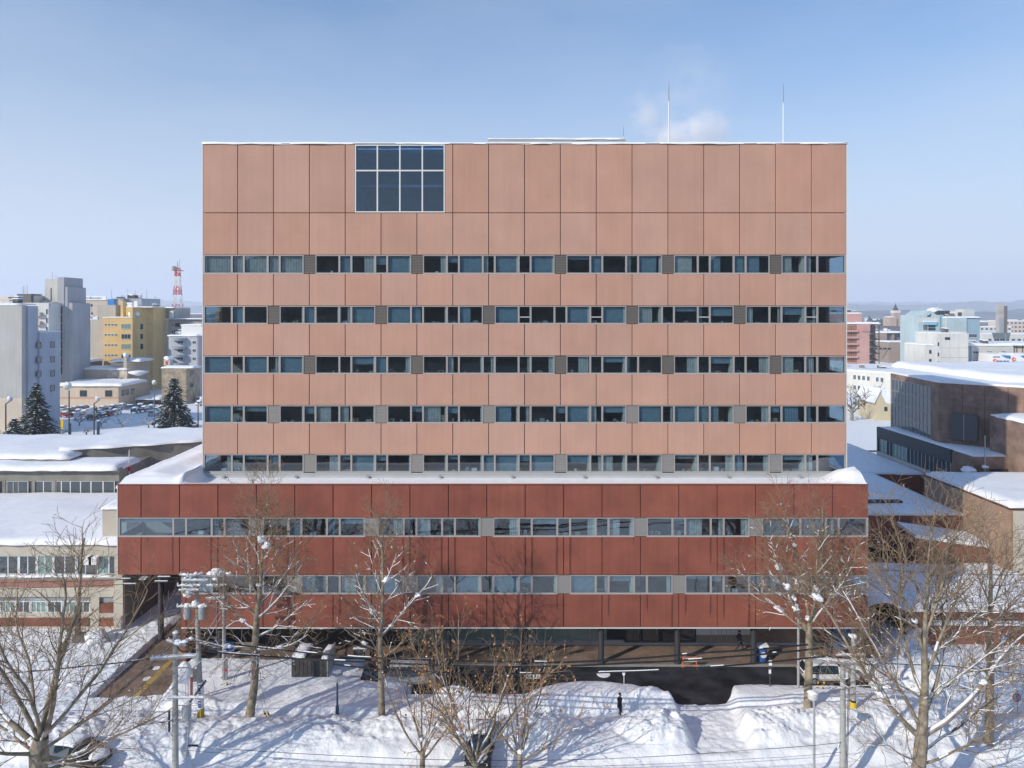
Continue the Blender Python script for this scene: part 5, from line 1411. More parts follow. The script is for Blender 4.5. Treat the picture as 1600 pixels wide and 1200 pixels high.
Y = 300.0
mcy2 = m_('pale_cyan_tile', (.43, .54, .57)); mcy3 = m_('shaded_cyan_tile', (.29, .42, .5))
g = building('pale_blue_gabled_tower', 'pale blue building with a gabled top bearing a dark emblem', at=(PX(1455, Y), Y, 0))
b = MB(); xa, xb = PX(1435, Y), PX(1468.5, Y); zz = PZ(492.5, Y); b.slab([(xa, 0), (xb, 0), (xb, zz), (PX(1464, Y), zz), (PX(1453, Y), PZ(485, Y)), (PX(1442, Y), zz), (xa, zz)], Y, Y + 14, mcy2)
b.box(xb + .01, PX(1475, Y), Y + .5, Y + 14, 0, PZ(492, Y), mcy3); b.box(PX(1474, Y), PX(1508, Y), Y - 1, Y + 14, 0, PZ(496.5, Y), mcy2); b.box(PX(1508, Y) + .01, PX(1530, Y), Y - .4, Y + 13, 0, PZ(496, Y), mcy3); part(b, 'wall', g)
c = MB(); c.box(PX(1436, Y), PX(1466, Y), Y - .15, Y - .01, PZ(504, Y), PZ(497, Y), mwh); c.box(PX(1475, Y), PX(1507.5, Y), Y - 1.1, Y - 1.01, PZ(519, Y), PZ(517, Y), mwh); c.box(PX(1475, Y), PX(1477, Y), Y - 1.1, Y - 1.01, PZ(517, Y), PZ(497, Y), mwh); part(c, 'trim', g)
c = MB(); e = lambda x_, y_: (PX(x_, Y), PZ(y_, Y)); c.slab([e(1448, 495), e(1450, 492.6), e(1452, 492.6), e(1454, 490), e(1453.6, 493.6), e(1452, 495.2), e(1450, 494.2)], Y - .25, Y - .02, mat('navy_emblem', (.02, .03, .1), .5)); part(c, 'emblem', g)
c = MB(); c.box(PX(1441.5, Y), PX(1462, Y), Y - 1.4, Y - .16, PZ(520, Y), PZ(516.5, Y), mcy2); c.box(PX(1441.5, Y), PX(1462, Y), Y - .9, Y - .16, PZ(507.5, Y), PZ(503, Y), mat('sky_band', (.25, .5, .66), .6)); c.box(PX(1441.5, Y), PX(1462, Y), Y - 1.0, Y - .1, PZ(503, Y), PZ(502, Y), M['snow_tree']); part(c, 'balcony', g)
wz = Wall((0, Y - .2), (1, 0)); add_window(g, wz, 1442.5, 1449, 508, 516, FW, GL, nx=3); 
for k in range(4): add_window(g, wz, 1451 + k * 2.8, 1452.7 + k * 2.8, 508.5, 511, FD, GL, fr=.06); add_window(g, wz, 1451 + k * 2.8, 1452.7 + k * 2.8, 512.5, 515.8, FD, GL, fr=.06)
add_window(g, wz, 1448, 1456, 521, 530, FW, GL, nx=2); add_window(g, wz, 1448, 1456, 534.5, 536, FD, GL)
wz2 = Wall((0, Y - .4), (1, 0)); add_window(g, wz2, 1514, 1526, 522, 527, FW, GL, nx=4); add_window(g, wz2, 1514, 1526, 536, 540, FW, GL, nx=4)
c = MB()
for k in range(4): c.box(PX(1471.5 + k * 6, Y), PX(1475.5 + k * 6, Y), Y + 4, Y + 7, PZ(492, Y), PZ(485.5, Y), FD)
c.tube((PX(1478.5, Y), Y + 5, PZ(490, Y)), (PX(1478.5, Y), Y + 5, PZ(462, Y)), .12, .06, 4, M['metal']); c.blob((PX(1473, Y), Y + 6, PZ(485, Y)), 2.2, M['snow_tree'], 12, (1.6, 1, .6)); part(c, 'roof_plant', g)
b = MB(); snow_cap(b, PX(1474, Y), PX(1530, Y), Y - 1, Y + 13, PZ(496.3, Y), .5, .1, 57); part(b, 'roof_snow', g, True)

Y = 265.0
g = building('plain_white_block', 'plain off-white tiled block in front of the pale blue building', at=(PX(1480, Y), Y, 0))
b = MB(); b.box(PX(1463.5, Y), PX(1513, Y), Y, Y + 14, 0, PZ(520.5, Y), mwh); b.box(PX(1445.5, Y), PX(1463.5, Y) - .01, Y + .3, Y + 14, 0, PZ(539, Y), mwh); part(b, 'wall', g)
wk = Wall((0, Y), (1, 0)); add_window(g, wk, 1477, 1484, 527.5, 530.5, FD, GL, nx=2)
for py in (535, 551, 565): add_window(g, wk, 1465.3, 1467, py, py + 5.5, FD, GL, fr=.05)
wk2 = Wall((0, Y + .3), (1, 0))
for py in (547, 561, 574): add_window(g, wk2, 1452, 1455, py, py + 5.5, FD, GL, fr=.05)
c = MB(); 
for py in (543.5, 558.5): c.box(PX(1468, Y), PX(1513, Y), Y - .03, Y - .002, PZ(py + .3, Y), PZ(py, Y), M['louver'])
for px in (1470, 1484, 1498): c.box(PX(px, Y), PX(px + .3, Y), Y - .035, Y - .002, 0, PZ(522, Y), M['frame'])
part(c, 'tile_joint', g)
b = MB(); snow_cap(b, PX(1445.5, Y), PX(1463, Y), Y + .3, Y + 14, PZ(539, Y), .4, .1, 58); snow_cap(b, PX(1463.5, Y), PX(1513, Y), Y, Y + 14, PZ(520.5, Y), .2, 0, 59); part(b, 'roof_snow', g, True)

Y = 272.0
g = building('long_white_annex', 'long off-white two-storey annex with small dark windows at the right', at=(PX(1550, Y), Y, 0))
b = MB(); b.box(PX(1518, Y), PX(1583, Y), Y, Y + 18, 0, PZ(540, Y), mwh); b.box(PX(1513.4, Y), PX(1518, Y) - .01, Y + .4, Y + 18, 0, PZ(540, Y), mcy3); part(b, 'wall', g)
wl_ = Wall((0, Y), (1, 0))
for a in (1520.5, 1542, 1563.5):
    for py in (549, 563): add_window(g, wl_, a, a + 7.5, py, py + 3.2, FW, GL, nx=2, fr=.14)
b = MB(); snow_cap(b, PX(1513.4, Y), PX(1583, Y), Y, Y + 18, PZ(540, Y), .9, .3, 60); part(b, 'roof_snow', g, True)
Y = 262.0
g = building('sign_shop', 'white shop front with blue wave shapes, an orange-red emblem and big blue characters', 'shop', at=(PX(1575, Y), Y, 0))
b = MB(); e = lambda x_, y_: (PX(x_, Y), PZ(y_, Y))
b.slab([e(1550, 572), e(1650, 572), e(1650, 556), e(1600, 554), e(1585, 552), e(1578, 556), e(1568, 552), e(1552, 553)], Y, Y + 8, M['white']); part(b, 'sign_wall', g)
c = MB(); mbw = mat('wave_blue', (.02, .2, .42), .5); c.slab([e(1564, 555), e(1578, 555.5), e(1578, 560.5), e(1570, 558.5)], Y - .3, Y - .02, mbw); c.slab([e(1594, 556), e(1606, 555), e(1606, 561), e(1599, 559)], Y - .3, Y - .02, mbw); part(c, 'wave', g)
mor = mat('emblem_orange', (.75, .16, .08), .5)
for (cx_, cy_) in ((1554, 563.8), (1583.5, 561.2)):
    c = MB()
    c.slab([(PX(cx_, Y) + .62 * math.cos(t) * 1.05, PZ(cy_, Y) + .72 * math.sin(t)) for t in [i * math.pi / 8 for i in range(16)]][::1], Y - .28, Y - .02, mor)
    c.slab([(PX(cx_ + .6, Y) + .2 * math.cos(t), PZ(cy_ + .2, Y) + .28 * math.sin(t)) for t in [i * math.pi / 6 for i in range(12)]], Y - .3, Y - .281, M['white']); part(c, 'emblem', g)
for i, ch in enumerate('回転寿司'): lettering(ch, g, (PX(1559.6 + i * 4.9, Y) - g.location.x, -.1, PZ(565.4, Y)), 1.05, M['blue'], ext=.05)
for i, ch in enumerate('回転寿'): lettering(ch, g, (PX(1582.8 + i * 7, Y) - g.location.x, -.1, PZ(567.4, Y)), 1.15, M['blue'], ext=.05)
c = MB()
for i in range(7): c.box(PX(1551.5 + i * 1.6, Y), PX(1552.6 + i * 1.6, Y), Y - .06, Y - .01, PZ(558.6, Y), PZ(557, Y), FD)
part(c, 'small_lettering', g)
c = MB(); c.box(PX(1548, Y), PX(1650, Y), Y - .4, Y + 8, 0, PZ(572.5, Y), FD); part(c, 'eaves', g)
b = MB(); snow_cap(b, PX(1553, Y), PX(1650, Y), Y + .3, Y + 8, PZ(555, Y), .5, 0, 61); part(b, 'roof_snow', g, True)
Y = 300
g = building('framed_hall', 'cream hall with dark timber framing above the sign shop', at=(PX(1590, Y), Y, 0))
b = MB(); b.box(PX(1584, Y), PX(1650, Y), Y, Y + 20, 0, PZ(540, Y), mcr); part(b, 'wall', g)
c = MB()
for px in (1584, 1588, 1597): c.box(PX(px, Y), PX(px + 1.3, Y), Y - .1, Y - .01, 0, PZ(540, Y), FD)
c.box(PX(1584, Y), PX(1650, Y), Y - .12, Y - .11, PZ(544, Y), PZ(542, Y), FD); part(c, 'timber_frame', g)
b = MB(); snow_cap(b, PX(1580, Y), PX(1650, Y), Y - .5, Y + 20, PZ(539.5, Y), .9, .3, 62); part(b, 'roof_snow', g, True)

Y = 430.0
g = building('monument_tower', 'slim grey metal monument column on a dark inverted base', 'monument', at=(PX(1564.5, Y), Y, 0))
ms = mat('monument_steel', (.42, .4, .37), .5, var=.2, vscale=.3, coord='World')
c = MB(); c.box(-2.6, -.2, -1.2, 1.2, PZ(521, Y), PZ(475, Y), ms); c.box(-.2 + .01, 1.0, -1.0, 1.0, PZ(521, Y), PZ(472.5, Y), ms); c.box(1.01, 2.9, -1.2, 1.2, PZ(521, Y), PZ(478, Y), M['louver']); c.box(-1.9, .5, -1.5, -1.21, PZ(521, Y), PZ(497, Y), M['metal']); c.build('shaft', g)
c = MB(); c.slab([(-3.4, PZ(529.5, Y)), (3.4, PZ(529.5, Y)), (4.4, PZ(520, Y)), (-4.4, PZ(520, Y))][::1], -2, 2, mat('slate_base', (.13, .17, .18), .6)); c.build('base', g)
c = MB()
for sx in (-1, 0, 1): c.box(sx * 1.8 - .4, sx * 1.8 + .4, -.4, .4, 0, PZ(529.5, Y), FD)
c.build('leg', g)
Y = 520
g = building('pale_flats', 'distant pale apartment tower with a gridded front behind the pale blue building', at=(PX(1515, Y), Y, 0))
b = MB(); b.box(PX(1508, Y), PX(1522.5, Y), Y, Y + 12, 0, PZ(483.5, Y), mwh); b.box(PX(1499, Y), PX(1508, Y), Y, Y + 12, 0, PZ(486, Y), mwh); part(b, 'wall', g); wv = Wall((0, Y), (1, 0))
for i in range(3):
    for k in range(4): add_window(g, wv, 1509.5 + k * 3.2, 1511 + k * 3.2, 485 + i * 3.5, 486.5 + i * 3.5, FW, M['glass_green'], fr=.1)

# small houses of the far city, low and snow roofed
q = random.Random(21)
hm = [m_('house_white', (.6, .58, .54)), m_('house_cream', (.5, .42, .33)), m_('house_grey', (.3, .3, .31)), m_('house_brown', (.26, .19, .16)), m_('house_blue', (.25, .3, .36))]
protos = []
for i in range(8):
    w, d, h_ = q.uniform(7, 16), q.uniform(7, 14), q.uniform(4, 8)
    c = MB(); c.box(-w / 2, w / 2, -d / 2, d / 2, 0, h_, hm[i % 5]); wall_me = c.mesh('wall')
    c = MB()
    if i % 2: c.slab([(-w / 2 - .4, h_), (w / 2 + .4, h_), (w / 2 + .4, h_ + .5), (0, h_ + 2.8), (-w / 2 - .4, h_ + .5)], -d / 2 - .3, d / 2 + .3, M['snow_roof'])
    else: c.box(-w / 2 - .2, w / 2 + .2, -d / 2 - .2, d / 2 + .2, h_ + .002, h_ + .5, M['snow_roof'])
    roof_me = c.mesh('roof_snow')
    c = MB()
    for k in range(int(w / 3)): c.box(-w / 2 + 1 + k * 3, -w / 2 + 2.3 + k * 3, -d / 2 - .05, -d / 2 - .002, h_ * .55, h_ * .75, M['glass_dark'])
    protos.append((wall_me, roof_me, c.mesh('window'), ('white', 'cream', 'grey', 'brown', 'blue-grey')[i % 5], 'gabled' if i % 2 else 'flat-topped'))
def city_house(x, y, s=1.0, rz=0.0):
    w_, r_, n_, cn_, gn_ = q.choice(protos)
    sd_ = 'right' if x > 0 else 'left'; dn_ = 'nearer rows' if y < 700 else 'middle distance' if y < 1400 else 'farthest rows'
    o = building('town_house', 'small %s %s snow-roofed house in the %s of the town, %s of the block' % (cn_, gn_, dn_, sd_), 'house', at=(x, y, -.3), group='small %s %s houses in the %s on the %s' % (cn_, gn_, dn_, sd_))
    o.rotation_euler = (0, 0, rz); o.scale = (s, s, s)
    link('wall', w_, o); link('roof_snow', r_, o); link('window', n_, o)
def in_view(x, y):
    px = 798 + 1100 * x / y; return px
cnt = 0
for _ in range(4000):
    if cnt >= 250: break
    y = 300 * math.exp(q.random() ** .8 * 2.4)
    side_ = q.random() < .72
    px = q.uniform(1330, 1640) if side_ else q.uniform(100, 318)
    x = PX(px, y)
    if (side_ and y < 340 and px < 1440) or (side_ and y < 460 and 1360 < px < 1445) or (side_ and y < 310) or (not side_ and y < 345): continue
    city_house(x, y, q.uniform(.9, 1.7 if y > 800 else 1.2), q.uniform(-.2, .2)); cnt += 1
# a few larger distant blocks
for i, (px, y, w, h_, m) in enumerate(((1330, 1500, 30, 22, mwh), (1470, 1300, 50, 14, mwh), (1545, 620, 40, 16, mwh), (1590, 700, 40, 20, m_('far_peach', (.6, .5, .42))), (1535, 520, 34, 13, mbr), (1590, 480, 50, 14, mwh), (1420, 900, 60, 12, mbl), (1350, 1100, 40, 12, mwh), (160, 900, 60, 24, mwh), (305, 700, 30, 27, mbl), (290, 620, 60, 16, mbr), (125, 1200, 60, 20, mwh), (1380, 700, 36, 10, mbr), (1560, 900, 30, 16, mbl))):
    o = building('town_block', ['white far block close to the right side of the pink block, near the hills', 'long white far block behind the pale blue building', 'white far block left of the monument column', 'peach far block at the right edge below the hills', 'brown far block between the pale blue building and the monument', 'broad white far block at the right edge behind the sign shop', 'slate-coloured far block behind the spired school', 'low white far block above the pink apartments', 'white far block hidden behind the beige hotel', 'slate-coloured far block seen right of the lattice mast', 'brown far block behind the snow roofs right of the mast', 'white far block by the stepped tower, near the hills', 'brown far block in front of the spired school', 'slate far block behind the monument column'][i], 'building', at=(PX(px, y), y, 0), group='larger blocks of the far town')
    c = MB(); c.box(-w / 2, w / 2, 0, 14, 0, h_, m); c.build('wall', o); c = MB(); c.box(-w / 2 - .2, w / 2 + .2, -.2, 14.2, h_ + .01, h_ + .7, M['snow_roof']); c.build('roof_snow', o)
    for fl in range(int(h_ / 4)):
        c = MB(); 
        for k in range(int(w / 4)): c.box(-w / 2 + 1 + k * 4, -w / 2 + 3.2 + k * 4, -.06, -.002, fl * 4 + 1.5, fl * 4 + 3, M['glass_dark'])
        c.build('window_row', o)

# hills
M['hill'] = mat('wooded_snowy_hill', (.10, .115, .13), .95, var=.7, vscale=.006, coord='World', detail=10)
def hill(name, Y0, zs_fn, x0, x1, seed):
    xs_ = np.linspace(x0, x1, 240); ts = np.linspace(0, 1, 14)
    X, T = np.meshgrid(xs_, ts); Yy = Y0 + T * Y0 * .25
    Z = -20 + np.sin(np.clip(T, 0, 1) * math.pi * .5) * (zs_fn(X) + 20) * (.85 + .3 * vnoise(X / 90, T * 6, seed))
    n = len(xs_); i = np.arange(13)[:, None] * n + np.arange(n - 1)[None]; Qf = np.stack([i, i + 1, i + n + 1, i + n], -1).reshape(-1, 4)
    o = link(name, np_mesh(name, np.stack([X, Yy, Z], -1).reshape(-1, 3), Qf, [M['hill']], smooth=True)); return tag(o, kind='structure')
hill('hills', 4200, lambda X: 40 + 45 * vnoise(X / 900., 0 * X + 2, 71) + 25 * vnoise(X / 260., 0 * X + 4, 72) + 26 * np.clip((X - 2500) / 1500, 0, 1), -6500, 6500, 73)
hill('far_hills', 6500, lambda X: 90 + 90 * vnoise(X / 1500., 0 * X + 7, 81) + 40 * vnoise(X / 500., 0 * X + 3, 82), -9000, 9000, 83)
hill('wooded_ridge', 2100, lambda X: 22 + 16 * vnoise(X / 160., 0 * X + 5, 91), 900, 3200, 93)
# the wooded slope that stands behind the camera (it shows in the window glass)
def back_hill(X, Y):
    d = np.clip((-Y - 90) / 260, 0, 1); return -.4 + d * d * (3 - 2 * d) * (46 + 26 * vnoise(X / 120, Y / 120, 95) + 6 * vnoise(X / 20, Y / 20, 96)) + np.clip((-Y - 9) / 4, 0, 1) * (5 + 6 * vnoise(X / 9, Y / 9, 97))
o = grid_sheet('hill_behind', np.arange(-700, 701, 10.0), np.concatenate([np.arange(-560, -60, 12.0), np.arange(-60, -2, 3.0)]), back_hill, mat('dark_woods', (.035, .04, .042), .95, var=.8, vscale=.05, coord='World', detail=8))

# plant, rails and stubs standing on the far roofs
def roof_kit(root_name, px0, px1, py, Y, n, seed):
    root = bpy.data.objects[root_name]; q = random.Random(seed); z = PZ(py, Y)
    for i in range(n):
        x = PX(q.uniform(px0, px1), Y); w, h_ = q.uniform(.6, 2.0), q.uniform(.7, 2.0); b = MB(); y = Y + q.uniform(1.5, 5)
        b.box(x - w / 2, x + w / 2, y, y + 1.5, z - .3, z + h_, q.choice((M['louver'], M['white'], M['louver_light'], M['darkgrey']))); b.box(x - w / 2 - .05, x + w / 2 + .05, y - .05, y + 1.55, z + h_ + .003, z + h_ + .25, M['snow_tree']); part(b, 'roof_plant', root)
    b = MB(); x0, x1 = PX(px0, Y), PX(px1, Y)
    for i in range(int(abs(x1 - x0) / 1.6) + 1): b.tube((x0 + i * 1.6, Y + .4, z - .3), (x0 + i * 1.6, Y + .4, z + .9), .04, .04, 4, M['metal'])
    b.tube((x0, Y + .4, z + .9), (x1, Y + .4, z + .9), .04, .04, 4, M['metal']); part(b, 'railing', root)
    b = MB(); x = PX(q.uniform(px0, px1), Y); b.tube((x, Y + 3, z - .3), (x, Y + 3, z + 4.5), .07, .04, 4, M['metal'])
    for k in range(4): b.tube((x - .7, Y + 3, z + 3 + k * .35), (x + .7, Y + 3, z + 3 + k * .35), .025, .025, 3, M['metal'])
    part(b, 'aerial', root)
roof_kit('grey_apartment_block', -40, 30, 475, 165, 4, 1); roof_kit('blank_beige_block', 124, 145, 499, 262, 3, 2); roof_kit('yellow_building', 178, 205, 479, 262, 3, 3); roof_kit('cream_block', 232, 250, 480, 275, 3, 4)
roof_kit('balcony_flats', 264, 276, 524, 247, 2, 5); roof_kit('white_office', 1350, 1395, 579.5, 262, 4, 6); roof_kit('plain_white_block', 1465, 1512, 519.5, 265, 3, 7); roof_kit('long_white_annex', 1520, 1580, 538.5, 272, 5, 8)
roof_kit('pale_blue_gabled_tower', 1480, 1525, 495, 300, 4, 9); roof_kit('pink_apartment_block', 1305, 1350, 489, 340, 3, 10); roof_kit('brown_school', 1370, 1412, 519, 425, 4, 11); roof_kit('beige_hotel', 185, 212, 465.5, 336, 3, 12)
# ================================================================ TREES
M['bark'] = mat('plane_bark', (.25, .21, .155), .85, var=.5, vscale=2.5, bump=.5, bscale=12, coord='World', detail=6)
M['twig'] = mat('brown_twigs', (.27, .195, .125), .85, var=.25, vscale=1.5, coord='World')
M['twig_dark'] = mat('dark_twigs', (.075, .06, .05), .85)
M['leaf'] = mat('dead_leaf', (.5, .24, .09), .8, var=.4, vscale=2.5, coord='World')

def rot_about(d, ang, az, q):
    """turn unit vector d by ang towards azimuth az around itself"""
    a = np.cross(d, [0, 0, 1.0])
    if np.linalg.norm(a) < 1e-3: a = np.array([1.0, 0, 0])
    a /= np.linalg.norm(a); b_ = np.cross(d, a)
    s = a * math.cos(az) + b_ * math.sin(az)
    v = d * math.cos(ang) + s * math.sin(ang)
    return v / np.linalg.norm(v)

def grow(q, segs, p, d, L, r, lvl, P, tips):
    """one limb and everything that leaves it; segs rows: p0, p1, r0, r1, level"""
    n = max(3, int(L / P['step'][lvl]))
    st = L / n; az = q.uniform(0, 6.28)
    rmin = P['rmin']
    pts = [p]
    for i in range(n):
        t = (i + 1) / n
        w = P['wob'][lvl]
        d = d + np.array([q.gauss(0, w), q.gauss(0, w), q.gauss(0, w * .7)]) + np.array([0, 0, P['trop'][lvl]]) * st
        d = d / np.linalg.norm(d)
        p1 = p + d * st
        r1 = max(rmin, r * (1 - t * (1 - P['taper'][lvl])))
        r0 = max(rmin, r * (1 - (t - 1 / n) * (1 - P['taper'][lvl])))
        segs.append((p, p1, r0, r1, lvl))
        p = p1
        if lvl + 1 < P['levels'] and t > P['from'][lvl]:
            k = P['kids'][lvl] * st
            m = int(k) + (1 if q.random() < k - int(k) else 0)
            for _ in range(m):
                az += 2.4 + q.uniform(-.5, .5)
                ang = P['ang'][lvl] * q.uniform(.7, 1.25)
                cl = P['len'][lvl + 1] * q.uniform(.55, 1.15) * (1 - P['short'][lvl] * t)
                cr = min(r1 * .8, P['rad'][lvl + 1] * q.uniform(.7, 1.15))
                grow(q, segs, p, rot_about(d, ang, az, q), cl, cr, lvl + 1, P, tips)
    if lvl + 1 >= P['levels']: tips.append((p, d))

def make_tree(name, label, cat, loc, trunk, limbs, P, seed, snow=.0, clumps=0, leaves=0, leaf_zone=None, low_snow=True, group=None, snow_h=(0, 99)):
    """trunk: list of (x,y,z,r) ; limbs: extra hand-placed limbs (start z index, direction, length, radius)"""
    q = random.Random(seed)
    root = empty(name, loc, label=label, cat=cat, group=group)
    limbs = [(a_, c_, e_, f_ * .85) for a_, c_, e_, f_ in limbs]
    tr = MB()
    for i in range(len(trunk) - 1):
        a, c = trunk[i], trunk[i + 1]
        tr.tube(a[:3], c[:3], a[3], c[3], 10, M['bark'], caps=False)
    tr.build('trunk', root, smooth=True)
    segs, tips = [], []
    for (zi, d, L, r) in limbs:
        p = np.array(trunk[zi][:3], float) if isinstance(zi, int) else np.array(zi, float)
        d = np.array(d, float); d /= np.linalg.norm(d)
        k0 = len(segs); grow(q, segs, p, d, L, r, 1, P, tips)
        S = [s for s in segs[k0:] if s[4] == 1]
        V, Q_ = tubes([s[0] for s in S], [s[1] for s in S], [s[2] for s in S], [s[3] for s in S], 6)
        link('limb', np_mesh('limb', V, Q_, [M['bark']], smooth=True), root)
    for lvls, nm, sides, m in ( ((2,), 'branch', 4, M['twig'] if not P.get('dark') else M['twig_dark']), ((3, 4, 5), 'twig', 3, M['twig'] if not P.get('dark') else M['twig_dark'])):
        S = [s for s in segs if s[4] in lvls]
        if not S: continue
        V, Q_ = tubes([s[0] for s in S], [s[1] for s in S], [s[2] for s in S], [s[3] for s in S], sides)
        me = np_mesh(nm, V, Q_, [m], smooth=(sides > 3)); me.name = nm
        o = link(nm, me, root)
        if nm != 'limb': o['kind'] = 'stuff'
    if snow:
        S = []; run = False
        for s in segs:
            dz = abs(s[1][2] - s[0][2]) / max(1e-6, np.linalg.norm(s[1] - s[0]))
            if not (snow_h[0] < s[0][2] < snow_h[1]): continue
            if s[2] > .022:
                if q.random() < .22: run = q.random() < snow * 1.15
                if run and dz < .93: S.append(s)
                continue
            pr = snow * (1.35 - dz) * (1.3 if s[2] > .03 else .6 if s[2] > .015 else .02)
            if q.random() < pr: S.append(s)
        if S:
            up = [max(.018, s[2] * .85) for s in S]
            V, Q_ = tubes([s[0] + np.array([-.2 * u, -.15 * u, u]) for s, u in zip(S, up)], [s[1] + np.array([-.2 * u, -.15 * u, u * .9]) for s, u in zip(S, up)], [max(.022, s[2] * .72) for s in S], [max(.018, s[3] * .72) for s in S], 5)
            o = link('branch_snow', np_mesh('branch_snow', V, Q_, [M['snow_tree']], smooth=True), root); o['kind'] = 'stuff'
    if clumps:
        clumps = int(clumps * .6); b_ = MB(); big_ = [s for s in segs if .05 < s[2] and snow_h[0] < s[0][2] < snow_h[1]]
        small = [s for s in segs if .015 < s[2] < .05 and snow_h[0] < s[0][2] < snow_h[1] + 1]
        for i in range(clumps):
            if not big_: break
            s = q.choice(big_); rr = q.uniform(.1, .24)
            for e_ in range(3): dd_ = (s[1] - s[0]) / np.linalg.norm(s[1] - s[0]) * (e_ - 1) * rr * .75; b_.blob((s[1][0] + dd_[0], s[1][1] + dd_[1], s[1][2] + dd_[2] * .6 + rr * .3), rr * q.uniform(.65, 1), M['snow_tree'], seed + i * 3 + e_, (1.2, 1, .8), .45, 2)
        for i in range(clumps * 9):
            if not small: break
            s = q.choice(small); rr = q.uniform(.025, .065)
            b_.blob((s[1][0], s[1][1], s[1][2] + rr * .5), rr, M['snow_tree'], seed + i, (1.3, 1, .8), .2, 1)
        if b_.v: o = b_.build('snow_clump', root, smooth=True); o['kind'] = 'stuff'
    if leaves:
        tp = [t for t in tips if leaf_zone is None or leaf_zone[0] < t[0][2] < leaf_zone[1]]
        V, Q_ = [], []
        for i in range(leaves):
            p, d = q.choice(tp); s = q.uniform(.05, .1); p = p - d * q.uniform(0, .5) + np.array([q.gauss(0, .04), q.gauss(0, .04), q.uniform(-.12, 0)])
            a = np.array([q.gauss(0, 1) for _ in range(3)]); a /= np.linalg.norm(a); c = np.cross(a, [q.random() - .5, q.random() - .5, 1]); c /= np.linalg.norm(c)
            k = len(V); V += [p - a * s, p + c * s * .7, p + a * s, p - c * s * .7 + np.array([0, 0, -s * .3])]; Q_.append((k, k + 1, k + 2, k + 3))
        o = link('leaves', np_mesh('leaves', V, Q_, [M['leaf']]), root); o['kind'] = 'stuff'
    return root

PLANE = dict(levels=5, step=[.8, .55, .4, .3, .22], wob=[.05, .07, .1, .12, .14], trop=[.0, .09, .10, .12, .1], taper=[.5, .3, .3, .35, .5],
             **{'from': [.3, .12, .12, .1, 0]}, kids=[1.2, 1.9, 2.9, 3.2, 0], ang=[.9, .72, .68, .62, .6], len=[5, 5, 3.1, 1.75, .9], short=[.3, .5, .45, .4, .3], rad=[.2, .12, .036, .018, .0125], rmin=.0115)
def limbs_up(q, z0, z1, n, L, r, spread, trunk_xyz, az0=0.0):
    out = []
    for i in range(n):
        t = i / max(1, n - 1); az = az0 + i * 2.4 + q.uniform(-.4, .4)
        el = math.radians(spread[0] + (spread[1] - spread[0]) * t + q.uniform(-8, 8))
        out.append((trunk_xyz(t), (math.cos(az) * math.cos(el), math.sin(az) * math.cos(el), math.sin(el)), L * (1 - .35 * t) * q.uniform(.8, 1.15), r * (1 - .4 * t) * q.uniform(.8, 1.1)))
    return out

# tree left of the shed: leaning trunk, snow-laden lower boughs, fine crown reaching the lower roof
q = random.Random(3)
bx, by = PX(389, 50.0), 50.0
tr = [(0, 0, 0, .34), (.15, 0, 1.0, .30), (.35, 0, 2.2, .27), (.45, 0, 3.6, .25), (.42, 0, 5.2, .235), (.55, 0, 7.2, .21), (.75, .1, 9.2, .15), (.9, .1, 11.4, .095), (1.0, .1, 13.2, .06)]
def tline(tr, z):
    for a, c in zip(tr[:-1], tr[1:]):
        if a[2] <= z <= c[2]:
            t = (z - a[2]) / (c[2] - a[2]); return [a[i] + (c[i] - a[i]) * t for i in range(3)]
    return list(tr[-1][:3])
P1 = dict(PLANE, levels=5)
lb = [(tline(tr, 5.2), (-.9, -.2, .05), 4.2, .10), (tline(tr, 5.0), (.9, -.3, .12), 5.0, .12), (tline(tr, 5.9), (.95, .2, .3), 4.6, .10), (tline(tr, 6.4), (-.8, .1, .35), 4.3, .1), (tline(tr, 4.9), (.3, -.9, .1), 3.2, .09),
      (tline(tr, 7.2), (.8, -.1, .5), 4.8, .1), (tline(tr, 7.3), (-.7, .3, .55), 4.3, .1), (tline(tr, 8.2), (.65, .4, .6), 4.2, .085), (tline(tr, 8.8), (-.55, -.3, .8), 4.4, .085), (tline(tr, 9.6), (.5, 0, .9), 4.4, .08), (tline(tr, 10.4), (-.35, .2, .95), 4.2, .075),
      (tline(tr, 11.3), (.25, -.2, 1), 4.0, .07), (tline(tr, 12.2), (-.15, 0, 1), 3.6, .06), (tline(tr, 13.2), (.08, 0, 1), 3.4, .055), (tline(tr, 9.2), (.1, -.5, .8), 3.8, .07), (tline(tr, 6.8), (-.2, .9, .4), 3.6, .08), (tline(tr, 7.8), (-.95, -.2, .45), 3.6, .07)]
make_tree('plane_tree', 'tall bare tree with a leaning trunk and snow-laden boughs between the utility poles and the dark shed', 'tree', (bx, by, gz(bx, by) - .25), tr, lb, P1, 31, snow=.62, clumps=16, snow_h=(0, 12.5), leaves=90)['label'] = 'bare tree with a leaning trunk and snow-laden boughs, beside the dark shed'
